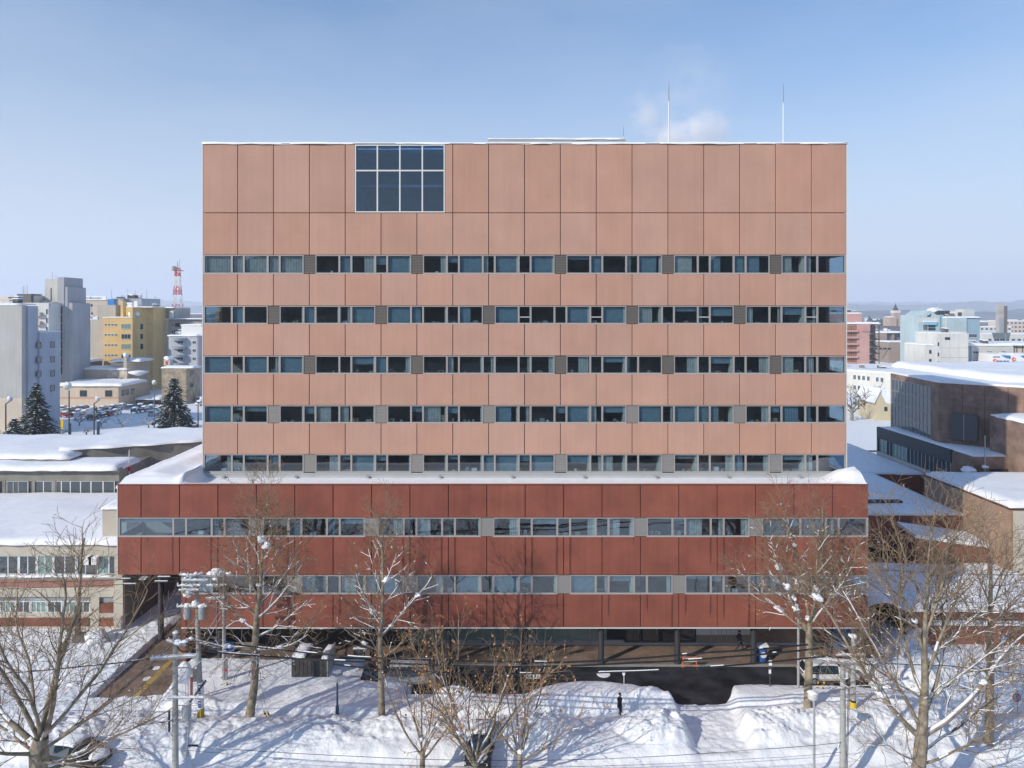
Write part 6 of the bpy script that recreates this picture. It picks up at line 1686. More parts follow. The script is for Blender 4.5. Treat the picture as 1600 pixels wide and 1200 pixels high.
# second tree, straighter
bx, by = PX(597, 50.6), 50.6
tr = [(0, 0, 0, .27), (-.05, 0, 2.0, .23), (-.1, 0, 4.2, .2), (-.15, 0, 6.0, .17), (.02, 0, 8.0, .13), (.05, 0, 10.5, .09), (.02, 0, 13.0, .06)]
lb = [(tline(tr, 4.6), (.8, -.2, .55), 3.0, .085), (tline(tr, 4.9), (-.6, 0, .75), 2.4, .08), (tline(tr, 5.2), (-.85, .1, .2), 3.8, .085), (tline(tr, 6.0), (-.2, -.6, .8), 4.0, .07), (tline(tr, 6.2), (.75, .1, .75), 5.6, .11), (tline(tr, 7.0), (-.7, .2, .5), 3.6, .075), (tline(tr, 7.6), (-.5, -.3, .75), 3.8, .07),
      (tline(tr, 8.4), (.6, .3, .6), 3.6, .07), (tline(tr, 9.2), (-.45, 0, .8), 3.4, .065), (tline(tr, 9.8), (.5, -.2, .8), 3.4, .065), (tline(tr, 10.6), (-.3, .3, .9), 3.2, .06), (tline(tr, 11.4), (.3, 0, .9), 3.0, .055), (tline(tr, 12.2), (-.15, -.2, 1), 2.9, .05), (tline(tr, 13), (.04, 0, 1), 3.2, .045)]
make_tree('plane_tree', 'straight slender bare tree with snowy forked boughs, between the grey sign board and the silver van', 'tree', (bx, by, gz(bx, by) - .25), tr, lb, dict(P1, len=[5, 4.4, 2.5, 1.4, .75]), 47, snow=.7, clumps=12, snow_h=(0, 13), leaves=40)['label'] = 'straight slender bare tree with snowy forked boughs, left of the silver van'
# big multi-stemmed tree at the left front
bx, by = PX(62, 40.5), 40.5
tr = [(0, 0, 0, .55), (0, 0, 2.5, .5), (-.05, 0, 4.4, .52), (.1, 0, 5.2, .38)]
BIG = dict(PLANE, levels=5, len=[6, 6, 4.2, 2.4, 1.2], kids=[1.2, 1.35, 2.0, 2.5, 0], rmin=.0115, trop=[0, .045, .05, .07, .06], rad=[.2, .12, .04, .02, .0125], ang=[.9, .6, .65, .65, .6])
lb = [((0, 0, 4.6), (-.75, .1, .7), 9.5, .21), ((0, 0, 4.8), (-.1, .3, 1), 11.5, .22), ((.1, 0, 4.9), (.38, .35, 1), 10.5, .19), ((.1, 0, 4.4), (.85, .3, .55), 9.5, .17), ((0, 0, 4.2), (-.5, -.4, .35), 5, .14), ((0, 0, 5), (-.3, -.1, 1), 10.5, .17), ((.2, 0, 5.2), (.6, .1, .85), 9.5, .15), ((.1, 0, 3.4), (1, .5, .16), 7.5, .12), ((0, 0, 4.1), (-.9, .4, .25), 6.5, .12), ((0, 0, 5.2), (.15, -.25, 1), 9.5, .14), ((0, 0, 3.8), (.7, -.5, .2), 6, .1), ((0, 0, 5), (-.55, .5, .8), 9.5, .13)]
make_tree('plane_tree', 'huge many-stemmed bare tree filling the lower left corner, snow in its crotch', 'tree', (bx, by, -.2), tr, lb, BIG, 61, snow=.2, clumps=7, snow_h=(0, 6.5), leaves=90)
# right front tree: the largest
bx, by = PX(1437, 41.5), 41.5
tr = [(0, 0, 0, .45), (-.12, 0, 2.2, .4), (.08, 0, 4.2, .37), (.2, 0, 5.6, .28), (.32, 0, 8.0, .2), (.3, .1, 10.5, .15), (.45, 0, 13, .1), (.5, 0, 15, .08)]
lb = [((-.2, 0, 4.8), (-.75, .2, .85), 9.0, .2), ((0, 0, 5.2), (-.5, .1, 1), 8.5, .15), ((.1, 0, 4.6), (.95, .1, .5), 9.5, .2), ((.1, 0, 5.6), (.7, .3, .9), 9, .16), (tline(tr, 7), (-.3, .4, 1), 8, .13), (tline(tr, 8), (.55, .2, 1), 8, .14), (tline(tr, 9.5), (-.35, 0, 1), 7, .12), (tline(tr, 10.5), (.4, -.2, 1), 6.5, .11), (tline(tr, 12), (-.2, .2, 1), 5.5, .09), (tline(tr, 13.5), (.25, 0, 1), 4.6, .08), (tline(tr, 15), (0, 0, 1), 3.6, .07),
      (tline(tr, 3.0), (1, -.2, .25), 6, .1), (tline(tr, 3.2), (-.8, -.3, .35), 3.5, .08), (tline(tr, 6.4), (.9, .4, .45), 6.5, .11), (tline(tr, 8.8), (.9, .3, .6), 6, .09), (tline(tr, 3.6), (1, .5, .15), 7.0, .1), (tline(tr, 6.8), (-.85, .3, .5), 5.5, .09), (tline(tr, 11), (.7, .3, .8), 4.8, .08)]
make_tree('plane_tree', 'biggest bare tree, with a thick central trunk and wide boughs, lower right', 'tree', (bx, by, -.2), tr, lb, dict(BIG, kids=[1.2, 1.4, 2.0, 2.4, 0]), 73, snow=.45, clumps=14, snow_h=(0, 13), leaves=220)
# tree by the white car
bx, by = PX(1262, 50.4), 50.4
tr = [(0, 0, 0, .3), (.05, 0, 2, .27), (.1, 0, 3.6, .27), (.1, 0, 5.4, .24), (.15, 0, 6.3, .16)]
lb = [((.1, 0, 5.4), (-.45, .1, .9), 8.0, .15), ((.15, 0, 6.0), (.35, .1, 1), 8.5, .15), ((.12, 0, 5.9), (-.05, .3, 1), 9, .13), ((.1, 0, 6), (.6, -.1, .75), 7.0, .11), ((0, 0, 5.6), (-.8, .2, .45), 6.2, .1), ((.1, 0, 6.3), (.15, -.3, 1), 8, .11), ((0, 0, 5.8), (-.6, -.2, .8), 7, .1), ((.1, 0, 6.1), (.85, .3, .5), 5.6, .09)]
make_tree('plane_tree', 'bare tree with a dense snow-flecked crown forking above the white car', 'tree', (bx, by, gz(bx, by) - .25), tr, lb, dict(P1, len=[5, 5, 3.2, 1.8, .9], kids=[1.2, 2.2, 3.0, 3.2, 0]), 89, snow=.5, clumps=20, snow_h=(0, 13), leaves=60)
# another crown further right, behind the front one
bx, by = PX(1545, 47), 47
tr = [(0, 0, 0, .3), (.05, 0, 2.5, .26), (.1, 0, 5.0, .24), (.1, 0, 9.0, .15), (.15, 0, 12.5, .09)]
lb = [(tline(tr, 4 + i * .8), (math.cos(i * 2.2) * (.9 - i * .06), math.sin(i * 2.2) * .6, .25 + i * .09), 5.5 - i * .25, .1 - i * .004) for i in range(11)]
make_tree('plane_tree', 'bare reddish-brown tree with a fine upright crown behind the biggest tree, near the right edge', 'tree', (bx, by, gz(bx, by) - .25), tr, lb, dict(P1), 97, snow=.32, clumps=12, snow_h=(0, 9), leaves=80)['label'] = 'bare fine-crowned tree behind the biggest tree, near the right edge'
# leafy thicket-like young tree in the middle front
for k, (px, Yb, sd, lab) in enumerate(((742, 43.6, 5, 'many-stemmed young tree hung with brown dead leaves, low centre'), (660, 44.4, 6, 'young bare tree with arching stems and a few brown leaves, left of the leafiest one'), (812, 44.2, 8, 'thin young tree with sparse brown leaves, right of the leafiest one'))):
    bx, by = PX(px, Yb), Yb
    tr = [(0, 0, 0, .18), (0, 0, 1.2, .17), (.02, 0, 2.0, .15)]
    q = random.Random(sd)
    n = (11, 7, 7)[k]; hgt = (8.4, 6.3, 7.0)[k]
    lb = []
    for i in range(n):
        az = i * 2.4 + q.uniform(-.3, .3); sp = q.uniform(.25, 1.15)
        lb.append(((0, 0, 1.4 + .06 * i), (math.cos(az) * sp * 1.1, math.sin(az) * sp * .7, 1), hgt * q.uniform(.75, 1.1), .085))
    make_tree('young_tree', lab, 'tree', (bx, by, gz(bx, by) - .3), tr, lb, dict(PLANE, levels=5, len=[5, 5, 3.0, 1.5, .7], rad=[.1, .08, .032, .016, .011], kids=[1, 1.3, 1.9, 1.8, 0], ang=[.5, .5, .6, .5, .5], trop=[.05, .04, .09, .12, .1], rmin=.009), 100 + sd, snow=.16, clumps=4, snow_h=(0, 7), leaves=(900, 260, 300)[k])
# far bare trees by the white office
DARK = dict(PLANE, levels=4, len=[5, 6, 3.0, 1.6, .6], rad=[.3, .25, .12, .07, .03], kids=[1, .75, 1.0, 0, 0], step=[.9, 1.1, .9, .7, .5], rmin=.045, dark=True, trop=[0, .03, .04, .05, 0])
for i, (px, Yb, h_, lab) in enumerate(((1354, 196, 1.0, 'dark bare tree in front of the white office, right of the block'), (1331, 190, .9, 'dark bare tree close to the right edge of the pink block'), (1428, 330, .6, 'small dark bare tree beside the pale blue building'))):
    q = random.Random(i + 5); tr = [(0, 0, 0, .45), (0, 0, 2, .4), (0, 0, 3.4, .35)]
    lb = [((0, 0, 2 + .2 * j), (math.cos(j * 2.4) * .8, math.sin(j * 2.4) * .8, .7 + .05 * j), 7.5 * h_ * q.uniform(.8, 1.1), .22) for j in range(8)]
    make_tree('bare_tree', lab, 'tree', (PX(px, Yb), Yb, 0), tr, lb, DARK, 200 + i, snow=.25)
for i, (px, py, s) in enumerate(((191, 669, 1), (124, 666, .8), (158, 668, .8), (232, 670, 1.05), (135, 682, .6), (91, 688, .8), (2, 690, 1.5))):
    Yb = min(GY(py), 190); q = random.Random(i)
    lb = [((0, 0, .9), (math.cos(j * 2.4) * 1.0, math.sin(j * 2.4) * 1.0, .6), 2.9 * s * q.uniform(.8, 1.1), .1) for j in range(7)]
    make_tree('bare_shrub', ['small spreading bare tree alone on the snow left of the pink block', 'small bare tree below the parked red car', 'small bare tree between two lamp posts by the car park', 'small spreading bare tree left of the right-hand conifer', 'low bare bush in the snow below the car park', 'low snowy bush right of the left-hand conifer', 'snowy bare bush at the left edge of the picture'][i], 'tree', (PX(px, Yb), Yb, 0), [(0, 0, 0, .2), (0, 0, 1.0, .16)], lb, dict(DARK, levels=3, len=[2, 2, 1.2], rmin=.035, kids=[1, 1.6, 0], rad=[.1, .1, .05]), 230 + i, snow=.5)

# conifers under snow
M['needle'] = mat('dark_needles', (.03, .05, .035), .8, var=.4, vscale=1.2, coord='World')
def conifer(px, Yb, h_, w, label, seed, z=0.0):
    q = random.Random(seed); root = empty('conifer', (PX(px, Yb), Yb, z), label=label, cat='tree')
    b_ = MB(); b_.tube((0, 0, -.3), (0, 0, h_ * .95), .32, .06, 8, M['bark']); b_.build('trunk', root)
    V, Q_, V2, Q2 = [], [], [], []
    z_ = 1.0
    while z_ < h_:
        t = z_ / h_; rad = w * (1 - t) ** .8 + .25
        n = int(7 + 10 * (1 - t))
        for k in range(n):
            az = q.uniform(0, 6.28); L = rad * q.uniform(.55, 1.25); droop = .22 + .25 * (1 - t)
            m = max(2, int(L / .38))
            for s_ in range(m):
                f = (s_ + .8) / m; c_ = np.array([math.cos(az) * L * f, math.sin(az) * L * f, z_ - droop * L * f * f + q.uniform(-.1, .1)])
                for e_ in range(6):
                    p = c_ + np.array([q.gauss(0, .17), q.gauss(0, .17), q.gauss(0, .1)]); sz = q.uniform(.2, .44)
                    a = np.array([math.cos(az + q.gauss(0, .7)), math.sin(az + q.gauss(0, .7)), q.uniform(-.6, .1)]) * sz; c2 = np.array([-math.sin(az), math.cos(az), q.uniform(-.5, .5)]) * sz * .55
                    j = len(V); V += [p - a, p + c2, p + a, p - c2]; Q_.append((j, j + 1, j + 2, j + 3))
                if q.random() < .7 and f > .3:
                    sz = q.uniform(.14, .36); p = c_ + np.array([0, 0, .16]); az2 = q.uniform(0, 3)
                    a = np.array([math.cos(az2), math.sin(az2), -.15]) * sz; c2 = np.array([-math.sin(az2), math.cos(az2), -.1]) * sz * .7
                    j = len(V2); V2 += [p - a, p - c2, p + a, p + c2, p + np.array([0, 0, sz * .45])]; Q2 += [(j, j + 1, j + 4, j + 4), (j + 1, j + 2, j + 4, j + 4), (j + 2, j + 3, j + 4, j + 4), (j + 3, j, j + 4, j + 4)]
        z_ += .42
    o = link('foliage', np_mesh('foliage', V, Q_, [M['needle']]), root); o['kind'] = 'stuff'
    me = bpy.data.meshes.new('snow'); me.from_pydata([tuple(v) for v in V2], [], [f[:3] for f in Q2]); me.materials.append(M['snow_tree']); me.update()
    o = link('snow', me, root); o['kind'] = 'stuff'
conifer(57, 157, 13.2, 4.9, 'big snow-laden conifer in front of the grey apartment block at the left', 1)
conifer(272, 175, 13.0, 5.2, 'broad snow-laden conifer beside the left edge of the pink block', 2)
conifer(22, 150, 6.5, 3.6, 'smaller snowy conifer at the foot of the big left-hand one', 3)
o_ = MB(); V = []
# dark woods of the far town
def far_wood(name, label, px0, px1, Y, hgt, n, seed):
    q = random.Random(seed); root = None; b_ = MB()
    mm = M['far_tree']
    for i in range(n):
        x = PX(q.uniform(px0, px1), Y); y = Y + q.uniform(0, Y * .08); s = hgt * q.uniform(.6, 1.1)
        b_.blob((x, y, s * .55), s * .55, mm, seed * 50 + i, (.8, .8, 1), .35, 1)
    o = b_.build(name); tag(o, label, 'trees', kind='stuff')
M['far_tree'] = mat('far_tree_grey', (.07, .085, .09), .95, var=.5, vscale=.3, coord='World')
far_wood('far_wood', 'belt of dark trees in front of the spired school', 1372, 1440, 700, 12, 46, 1)
far_wood('far_wood', 'dark clump of trees behind the monument column', 1530, 1600, 800, 12, 50, 2)
far_wood('far_wood', 'dark trees behind the pink apartments', 1355, 1400, 900, 17, 30, 3)

# ================================================================ VEHICLES
def paint(name, c): return mat(name, c, .35, spec=.5)
def car_mesh(L, W, Ht, kind, pm):
    """body lofted from stations along x (front at +x); returns body, glass, roof snow"""
    if kind == 'van': st = [(-.5, .86, .45, .93, 1.0, .82), (-.47, .95, .3, .95, 1.0, .86), (-.3, 1, .22, 1.0, 1.0, .88), (.0, 1, .22, 1.0, 1.0, .88), (.27, 1, .22, 1.0, .99, .86), (.39, .99, .22, .97, .62, .95), (.48, .94, .25, .9, .5, .9), (.5, .85, .38, .82, .46, .8)]
    else: st = [(-.5, .82, .5, .8, .56, .78), (-.48, .93, .32, .9, .66, .82), (-.4, .98, .24, .97, .9, .8), (-.27, 1, .22, 1, .99, .78), (.0, 1, .22, 1, 1.0, .78), (.12, 1, .22, 1, .97, .78), (.27, .99, .22, .98, .62, .92), (.4, .96, .22, .95, .56, .9), (.48, .9, .26, .85, .48, .82), (.5, .8, .38, .76, .44, .74)]
    belt = .58
    V, body, gl = [], [], []
    for (x, w, zb_, wb_, zt2, wt_) in st:
        hw = W / 2; zbelt = min(belt, zt2 - .02)
        V += [(x * L, -hw * w * .9, zb_ * Ht), (x * L, -hw * w, (zb_ + .12) * Ht), (x * L, -hw * wb_, zbelt * Ht), (x * L, -hw * wt_, zt2 * Ht * .97), (x * L, -hw * wt_ * .8, zt2 * Ht),
              (x * L, hw * wt_ * .8, zt2 * Ht), (x * L, hw * wt_, zt2 * Ht * .97), (x * L, hw * wb_, zbelt * Ht), (x * L, hw * w, (zb_ + .12) * Ht), (x * L, hw * w * .9, zb_ * Ht)]
    n = 10
    for i in range(len(st) - 1):
        hi = min(st[i][4], st[i + 1][4]) > .6 or max(st[i][4], st[i + 1][4]) > .85
        tall = max(st[i][4], st[i + 1][4]) > .8
        for k in range(n):
            f = (i * n + k, i * n + (k + 1) % n, (i + 1) * n + (k + 1) % n, (i + 1) * n + k)
            slope = abs(st[i][4] - st[i + 1][4]) > .18
            if tall and k in (2, 6) and (not slope or min(st[i][4], st[i + 1][4]) > .7): gl.append(f)
            elif tall and slope and k in (4,): gl.append(f)
            else: body.append(f)
    body.append(tuple(range(n))[::-1]); body.append(tuple(range((len(st) - 1) * n, len(st) * n)))
    b1 = MB(); b1.add(V, body, pm); b2 = MB()
    used = sorted({i for f in gl for i in f}); mp_ = {v: i for i, v in enumerate(used)}
    b2.add([V[i] for i in used], [tuple(mp_[i] for i in f) for f in gl], M['glass_dark'])
    return b1.mesh('body', False), b2.mesh('window')
def make_car(label, pm, kind='car', L=4.3, W=1.7, Ht=1.5, group=None, snow=.0, plate=True, cat='car', name='parked_car'):
    root = empty(name, label=label, cat=cat, group=group)
    a, c = car_mesh(L, W, Ht, kind, pm); link('body', a, root); link('window', c, root)
    r = .31 if kind != 'van' else .3
    wm = MB(); wm.tube((0, -.1, 0), (0, .1, 0), r, r, 14, M['black']); wme = wm.mesh('wheel')
    rm = MB(); rm.tube((0, -.115, 0), (0, .115, 0), r * .58, r * .58, 10, M['metal']); rme = rm.mesh('rim')
    for x in (-.31, .31):
        for y in (-1, 1):
            o = link('wheel', wme, root, (x * L, y * (W / 2 - .1), r)); link('rim', rme, o)
    hl = MB(); hl.box(-.03, .03, -.16, .16, -.07, .07, M['ceramic']); hme = hl.mesh('headlight')
    tl = MB(); tl.box(-.03, .03, -.1, .1, -.14, .14, M['red']); tme = tl.mesh('tail_light')
    for y in (-1, 1):
        link('headlight', hme, root, (L * .49, y * W * .34, Ht * .43)); link('tail_light', tme, root, (-L * .487, y * W * .37, Ht * .52))
        m_b = MB(); m_b.box(-.06, .06, 0, y * .16, -.05, .07, pm); link('mirror', m_b.mesh('mirror'), root, (L * .17, y * W * .49, Ht * .63))
    p_ = MB(); p_.box(-.01, .01, -.17, .17, -.08, .08, M['white']); link('number_plate', p_.mesh('number_plate'), root, (-L * .505, 0, Ht * .42))
    if snow:
        b_ = MB(); snow_cap(b_, -L * (.28 if kind != 'van' else .45), L * (.08 if kind != 'van' else .28), -W * .38, W * .38, Ht - .04, snow, 0, 5, nx=10, ny=6)
        if kind != 'van' and snow > .15: b_.blob((L * .38, 0, Ht * .56), .7, M['snow_tree'], 3, (.85, 1.0, .25))
        b_.build('roof_snow', root, smooth=True)
    return root
PT = {'white': paint('car_white', (.75, .75, .74)), 'silver': paint('car_silver', (.42, .43, .45)), 'black': paint('car_black', (.02, .02, .025)), 'red': paint('car_red', (.38, .03, .03)), 'blue': paint('car_blue', (.04, .1, .25)), 'teal': paint('car_teal', (.03, .22, .24)), 'grey': paint('car_grey', (.15, .16, .17)), 'wine': paint('car_wine', (.18, .02, .06))}
c1 = make_car('white car parked behind the forked tree at the right end of the road', PT['white'], L=4.5, Ht=1.55); c1.location = (PX(1293, 56.6), 56.6, -.12)
c2 = make_car('silver van parked on the road behind the young trees', PT['silver'], 'van', 3.9, 1.6, 1.85, cat='van', name='silver_van'); c2.location = (PX(648, 55.6), 55.9, -.12); c2.rotation_euler = (0, 0, R(2)); c2.name = 'parked_van'
c3 = make_car('dark car half buried in snow under the many-stemmed tree at lower left', PT['black'], L=4.2, snow=.25); c3.location = (PX(122, 45.8), 45.8, .1); c3.rotation_euler = (0, 0, R(-14))
c4 = make_car('black car behind the leafy young tree at the bottom centre', PT['black'], L=4.2, snow=.2); c4.location = (PX(752, 46.8), 46.8, .1); c4.rotation_euler = (0, 0, R(-97))
c5 = make_car('dark blue car beside the trees left of the lattice of shrubs', PT['black'], L=4.0); c5['label'] = 'dark car on the road just left of the silver van'; c5.location = (PX(590, 56.6), 57.0, -.12); c5.rotation_euler = (0, 0, R(80))
# car park
q = random.Random(77); protos = {}
desc = {'white': 'white', 'silver': 'silver', 'black': 'black', 'red': 'red', 'blue': 'dark blue', 'teal': 'teal', 'grey': 'grey', 'wine': 'wine-red'}
spots = [(100, 639, 'black'), (118, 640, 'wine'), (132, 638, 'blue'), (146, 641, 'black'), (160, 640, 'grey'), (176, 638, 'black'), (190, 636, 'silver'), (206, 637, 'blue'), (222, 636, 'black'), (236, 638, 'grey'), (212, 642, 'teal'), (228, 643, 'black'),
         (95, 650, 'white'), (104, 652, 'red'), (122, 649, 'wine'), (138, 650, 'white'), (126, 655, 'white'), (145, 656, 'black'), (170, 650, 'red'), (160, 652, 'black'), (182, 648, 'white'), (88, 644, 'silver'), (112, 645, 'black'), (246, 645, 'blue'), (240, 650, 'silver'), (312, 628, 'silver'), (314, 634, 'white')]
ordn = {}
for i, (px, py, cc) in enumerate(spots):
    if py < 643 and px < 300: py += 3.5
    Yb = GY(py); ordn[cc] = ordn.get(cc, 0) + 1
    kd = 'van' if i in (15, 16, 12) else 'car'
    where = 'the far car park, left end' if px < 110 else 'the far car park, left half' if px < 150 else 'the far car park, middle' if px < 195 else 'the far car park, shelter end' if px < 260 else 'cars at the edge of the pink block'
    row = 'back row' if py < 643 else 'front row'
    key = (cc, kd)
    lab = '%s snow-topped %s, %s of %s' % (desc[cc], 'van' if kd == 'van' else 'car', row, where)
    if i == 16: lab = 'white snow-topped van, front row of the far car park, lower of two'
    if i == 15: lab = 'white snow-topped van, front row of the far car park, upper of two'
    if i == 17: lab = 'black snow-topped car lowest in the front row of the far car park'
    if key not in protos: protos[key] = make_car(lab, PT[cc], kd, 4.2, 1.7, 1.5 if kd == 'car' else 1.9, 'cars in the far car park', snow=.3 if q.random() < .8 else .12); o = protos[key]
    else: o = dup(protos[key], label=lab)
    o.location = (PX(px, Yb), Yb, .15); o.rotation_euler = (0, 0, R(q.choice((80, 95, 100, 85, -90, 20)))) ; o['category'] = 'van' if kd == 'van' else 'car'

# ================================================================ STREET FURNITURE
def pole_at(px, Yb, top_py, label, name='utility_pole', cat='utility pole', r=.17, lean=0.0, z0=None, group=None):
    z = gz(PX(px, Yb), Yb) - .2 if z0 is None else z0
    root = empty(name, (PX(px, Yb), Yb, z), label=label, cat=cat, group=group)
    Ht = PZ(top_py, Yb) - z
    b_ = MB(); b_.tube((0, 0, 0), (lean, 0, Ht), r, r * .68, 12, M['pole']); b_.build('shaft', root, smooth=False)
    b_ = MB()
    for i in range(int(Ht / .45)):
        zz = 1.5 + i * .45
        if zz > Ht - .4: break
        s = 1 if i % 2 else -1; xx = lean * zz / Ht; b_.tube((xx, 0, zz), (xx + s * .33, 0, zz), .012, .012, 4, M['metal'])
    b_.build('step_bolts', root)['kind'] = 'stuff'
    return root, Ht
def crossarm(root, z, x0, x1, y=-.18, snow=True, ins=(), yaw=0.0, m=None, th=.038, x=0.0):
    c = MB(); Mx = Matrix.Translation((x, y, z)) @ Matrix.Rotation(yaw, 4, 'Z')
    c.box(x0, x1, -th, th, -th, th, m or M['metal'], M=Mx); o = c.build('crossarm', root)
    if snow:
        c = MB(); L_ = x1 - x0; n = max(2, int(L_ / .25))
        for i in range(n):
            xa = x0 + L_ * i / n; hh = .05 + .06 * abs(math.sin(i * 1.7)); c.box(xa, xa + L_ / n + .003, -th * 1.3, th * 1.3, th, th + hh, M['snow_tree'], M=Mx)
        c.build('snow', o)
    for xi in ins:
        c = MB(); c.lathe((0, 0, 0), [(.03, 0), (.06, .05), (.04, .08), (.07, .12), (.04, .16), (.05, .2)], 8, M['ceramic'], M=Mx @ Matrix.Translation((xi, 0, th))); c.build('insulator', o)
    return o
def drum(root, x, y, z, s=1.0, cap=True, name='transformer'):
    c = MB(); c.lathe((x, y, z), [(.05, 0), (.26 * s, .02), (.27 * s, .1), (.27 * s, .85 * s), (.29 * s, .9 * s), (.2 * s, .98 * s)], 14, M['tank'])
    for i in range(6): c.box(x - .3 * s, x - .27 * s, y - .1 + i * .05, y - .08 + i * .05, z + .2, z + .7, M['tank'])
    o = c.build(name, root)
    if cap: c = MB(); c.blob((x, y, z + 1.02 * s), .27 * s, M['snow_tree'], int(x * 100), (1.1, 1, .6)); c.build('snow', o, smooth=True)
    return o
def rope(name, pts, r, m, parent=None, sag=0.0, n=14, snow=0.0, label=None, cat=None, seed=1, group=None):
    """a hanging wire through the given points"""
    P_ = []
    for a, c in zip(pts[:-1], pts[1:]):
        for i in range(n):
            t = i / n; p = [a[k] + (c[k] - a[k]) * t for k in range(3)]; p[2] -= sag * 4 * t * (1 - t); P_.append(np.array(p))
    P_.append(np.array(pts[-1], float))
    V, Q_ = tubes(P_[:-1], P_[1:], [r] * (len(P_) - 1), [r] * (len(P_) - 1), 5)
    if label:
        root = empty(name, tuple(P_[0]), label=label, cat=cat, group=group); V = V - P_[0]; link('wire', np_mesh('wire', V, Q_, [m]), root)
    else:
        root = link(name, np_mesh(name, V, Q_, [m]), parent)
    if snow:
        q_ = random.Random(seed); S, run = [], False
        for a, c in zip(P_[:-1], P_[1:]):
            if q_.random() < .3: run = q_.random() < snow
            if run: S.append((a, c))
        if S:
            o0 = P_[0] if label else np.zeros(3)
            V, Q_ = tubes([a - o0 + np.array([0, 0, r * 1.1]) for a, c in S], [c - o0 + np.array([0, 0, r * 1.1]) for a, c in S], [r * .7] * len(S), [r * .55] * len(S), 5); o = link('snow', np_mesh('snow', V, Q_, [M['snow_tree']]), root); o['kind'] = 'stuff'
    return root

# pole A (front left, bottom runs out of the frame), B (transformers), C (behind), D (front right), E
pA, hA = pole_at(274, 43.0, 989, 'front utility pole at lower left, with a long snowy arm and a grey drum', r=.2)
zA = lambda py: PZ(py, 43.0) - pA.location.z
c = MB(); c.lathe((0, 0, hA), [(.16, 0), (.17, .06), (.1, .12)], 10, M['snow_tree']); c.build('snow_cap', pA)
crossarm(pA, zA(1025), -1.35, 1.3, ins=(-1.2, -.6, .9), yaw=R(8), th=.07); crossarm(pA, zA(1088), -.4, 1.8, ins=(), th=.035); crossarm(pA, zA(1003), -.7, .5, yaw=R(-30), ins=(-.5, .4)); crossarm(pA, zA(1041), 0, .9, snow=False, th=.03)
drum(pA, .75, -.1, zA(1122), .95); 
c = MB()
for i in range(9): c.blob((q.uniform(.1, 1.0), q.uniform(-.4, .1), zA(1005) + q.uniform(-.15, .35)), q.uniform(.08, .17), M['snow_tree'], i, (1.3, 1, .7), .3, 1)
c.build('cable_coil_snow', pA, smooth=True)['kind'] = 'stuff'
c = MB()
for i in range(16):
    t0, t1 = i * math.pi / 8, (i + 1) * math.pi / 8; c.tube((.62 + .33 * math.cos(t0), -.3, zA(1006) + .33 * math.sin(t0)), (.62 + .33 * math.cos(t1), -.3, zA(1006) + .33 * math.sin(t1)), .035, .035, 5, M['black'])
c.build('cable_coil', pA)
c = MB(); c.box(-.32, -.24, -.25, -.15, zA(1140), zA(1106), M['black']); c.tube((-.2, 0, zA(1117)), (.22, 0, zA(1117)), .03, .03, 5, M['black']); c.box(.02, .06, -.3, -.28, zA(1050), zA(1047), M['black']); c.build('conduit', pA)
c = MB(); c.tube((1.9, -.1, zA(1062)), (.9, -.1, zA(1097)), .06, .05, 7, M['black']); c.tube((.7, .05, zA(1175)), (.85, .05, zA(1110)), .05, .05, 6, M['tank']); c.build('cable_guard', pA)
c = MB(); c.box(.9, 1.5, -.3, -.2, zA(1162), zA(1160), M['black']); c.lathe((.75, -.2, zA(1180)), [(.05, 0), (.16, .05), (.16, .3), (.1, .36)], 10, M['tank']); c.build('street_fitting', pA)
pB, hB = pole_at(314, 50.0, 897, 'utility pole carrying two snow-capped transformers, lower left', r=.2, lean=-.35)
zB = lambda py: PZ(py, 50.0) - pB.location.z
xB_ = lambda z: -.35 * z / hB
crossarm(pB, hB - .05, -.6, .5, yaw=R(35), ins=(-.5, .4), x=-.3); crossarm(pB, zB(899), -1.3, 0, ins=(-1.2, -.6), yaw=R(-12), x=-.3); crossarm(pB, zB(897) - .35, -.9, .9, ins=(-.8, .7), x=-.3, y=-.3)
crossarm(pB, zB(914), -1.35, .3, ins=(-1.3, -.7), x=-.25); crossarm(pB, zB(920), -1.2, .2, x=-.25, y=-.28); crossarm(pB, zB(945), -1.35, .75, ins=(-1.3, -1.0, .6), x=-.2, y=-.35)
drum(pB, -.85, -.25, zB(964), .92); drum(pB, .22, -.3, zB(964), .92)
c = MB()
for (x, z, r_) in ((-.25, zB(940), .26), (.25, zB(944), .17), (-.8, zB(926), .24), (-.7, zB(922), .18), (-.6, zB(899), .1), (-.95, zB(900), .09), (-.2, zB(893), .12)): c.blob((x, -.35, z), r_, M['snow_tree'], int(z * 10), (1.15, 1, .8), .3)
c.build('snow_clump', pB, smooth=True)['kind'] = 'stuff'
c = MB(); c.lathe((0, 0, .05), [(.215, 0), (.215, .75)], 14, M['yellowp']); 
for i in range(7): t = i * 2 * math.pi / 7; c.box(.205 * math.cos(t) - .03, .205 * math.cos(t) + .03, .205 * math.sin(t) - .03, .205 * math.sin(t) + .03, .06, .8, M['darkgrey'])
c.build('guard_band', pB)
c = MB(); c.lathe((-.02, 0, .85), [(.212, 0), (.208, 1.9)], 14, M['white'])
for i in range(9): c.box(-.12, .1, -.235, -.205, 1.0 + i * .19, 1.1 + i * .19, M['blue'])
c.build('blue_white_notice', pB)
for k, (x, z, r_) in enumerate(((.45, zB(985), .45), (-1.0, zB(893), .35), (.5, zB(1002), .3))):
    c = MB()
    for i in range(14):
        t0, t1 = i * math.pi / 7, (i + 1) * math.pi / 7; c.tube((x + r_ * math.cos(t0), -.35, z + r_ * .8 * math.sin(t0)), (x + r_ * math.cos(t1), -.35, z + r_ * .8 * math.sin(t1)), .014, .014, 4, M['black'])
    c.build('wire_loop', pB)
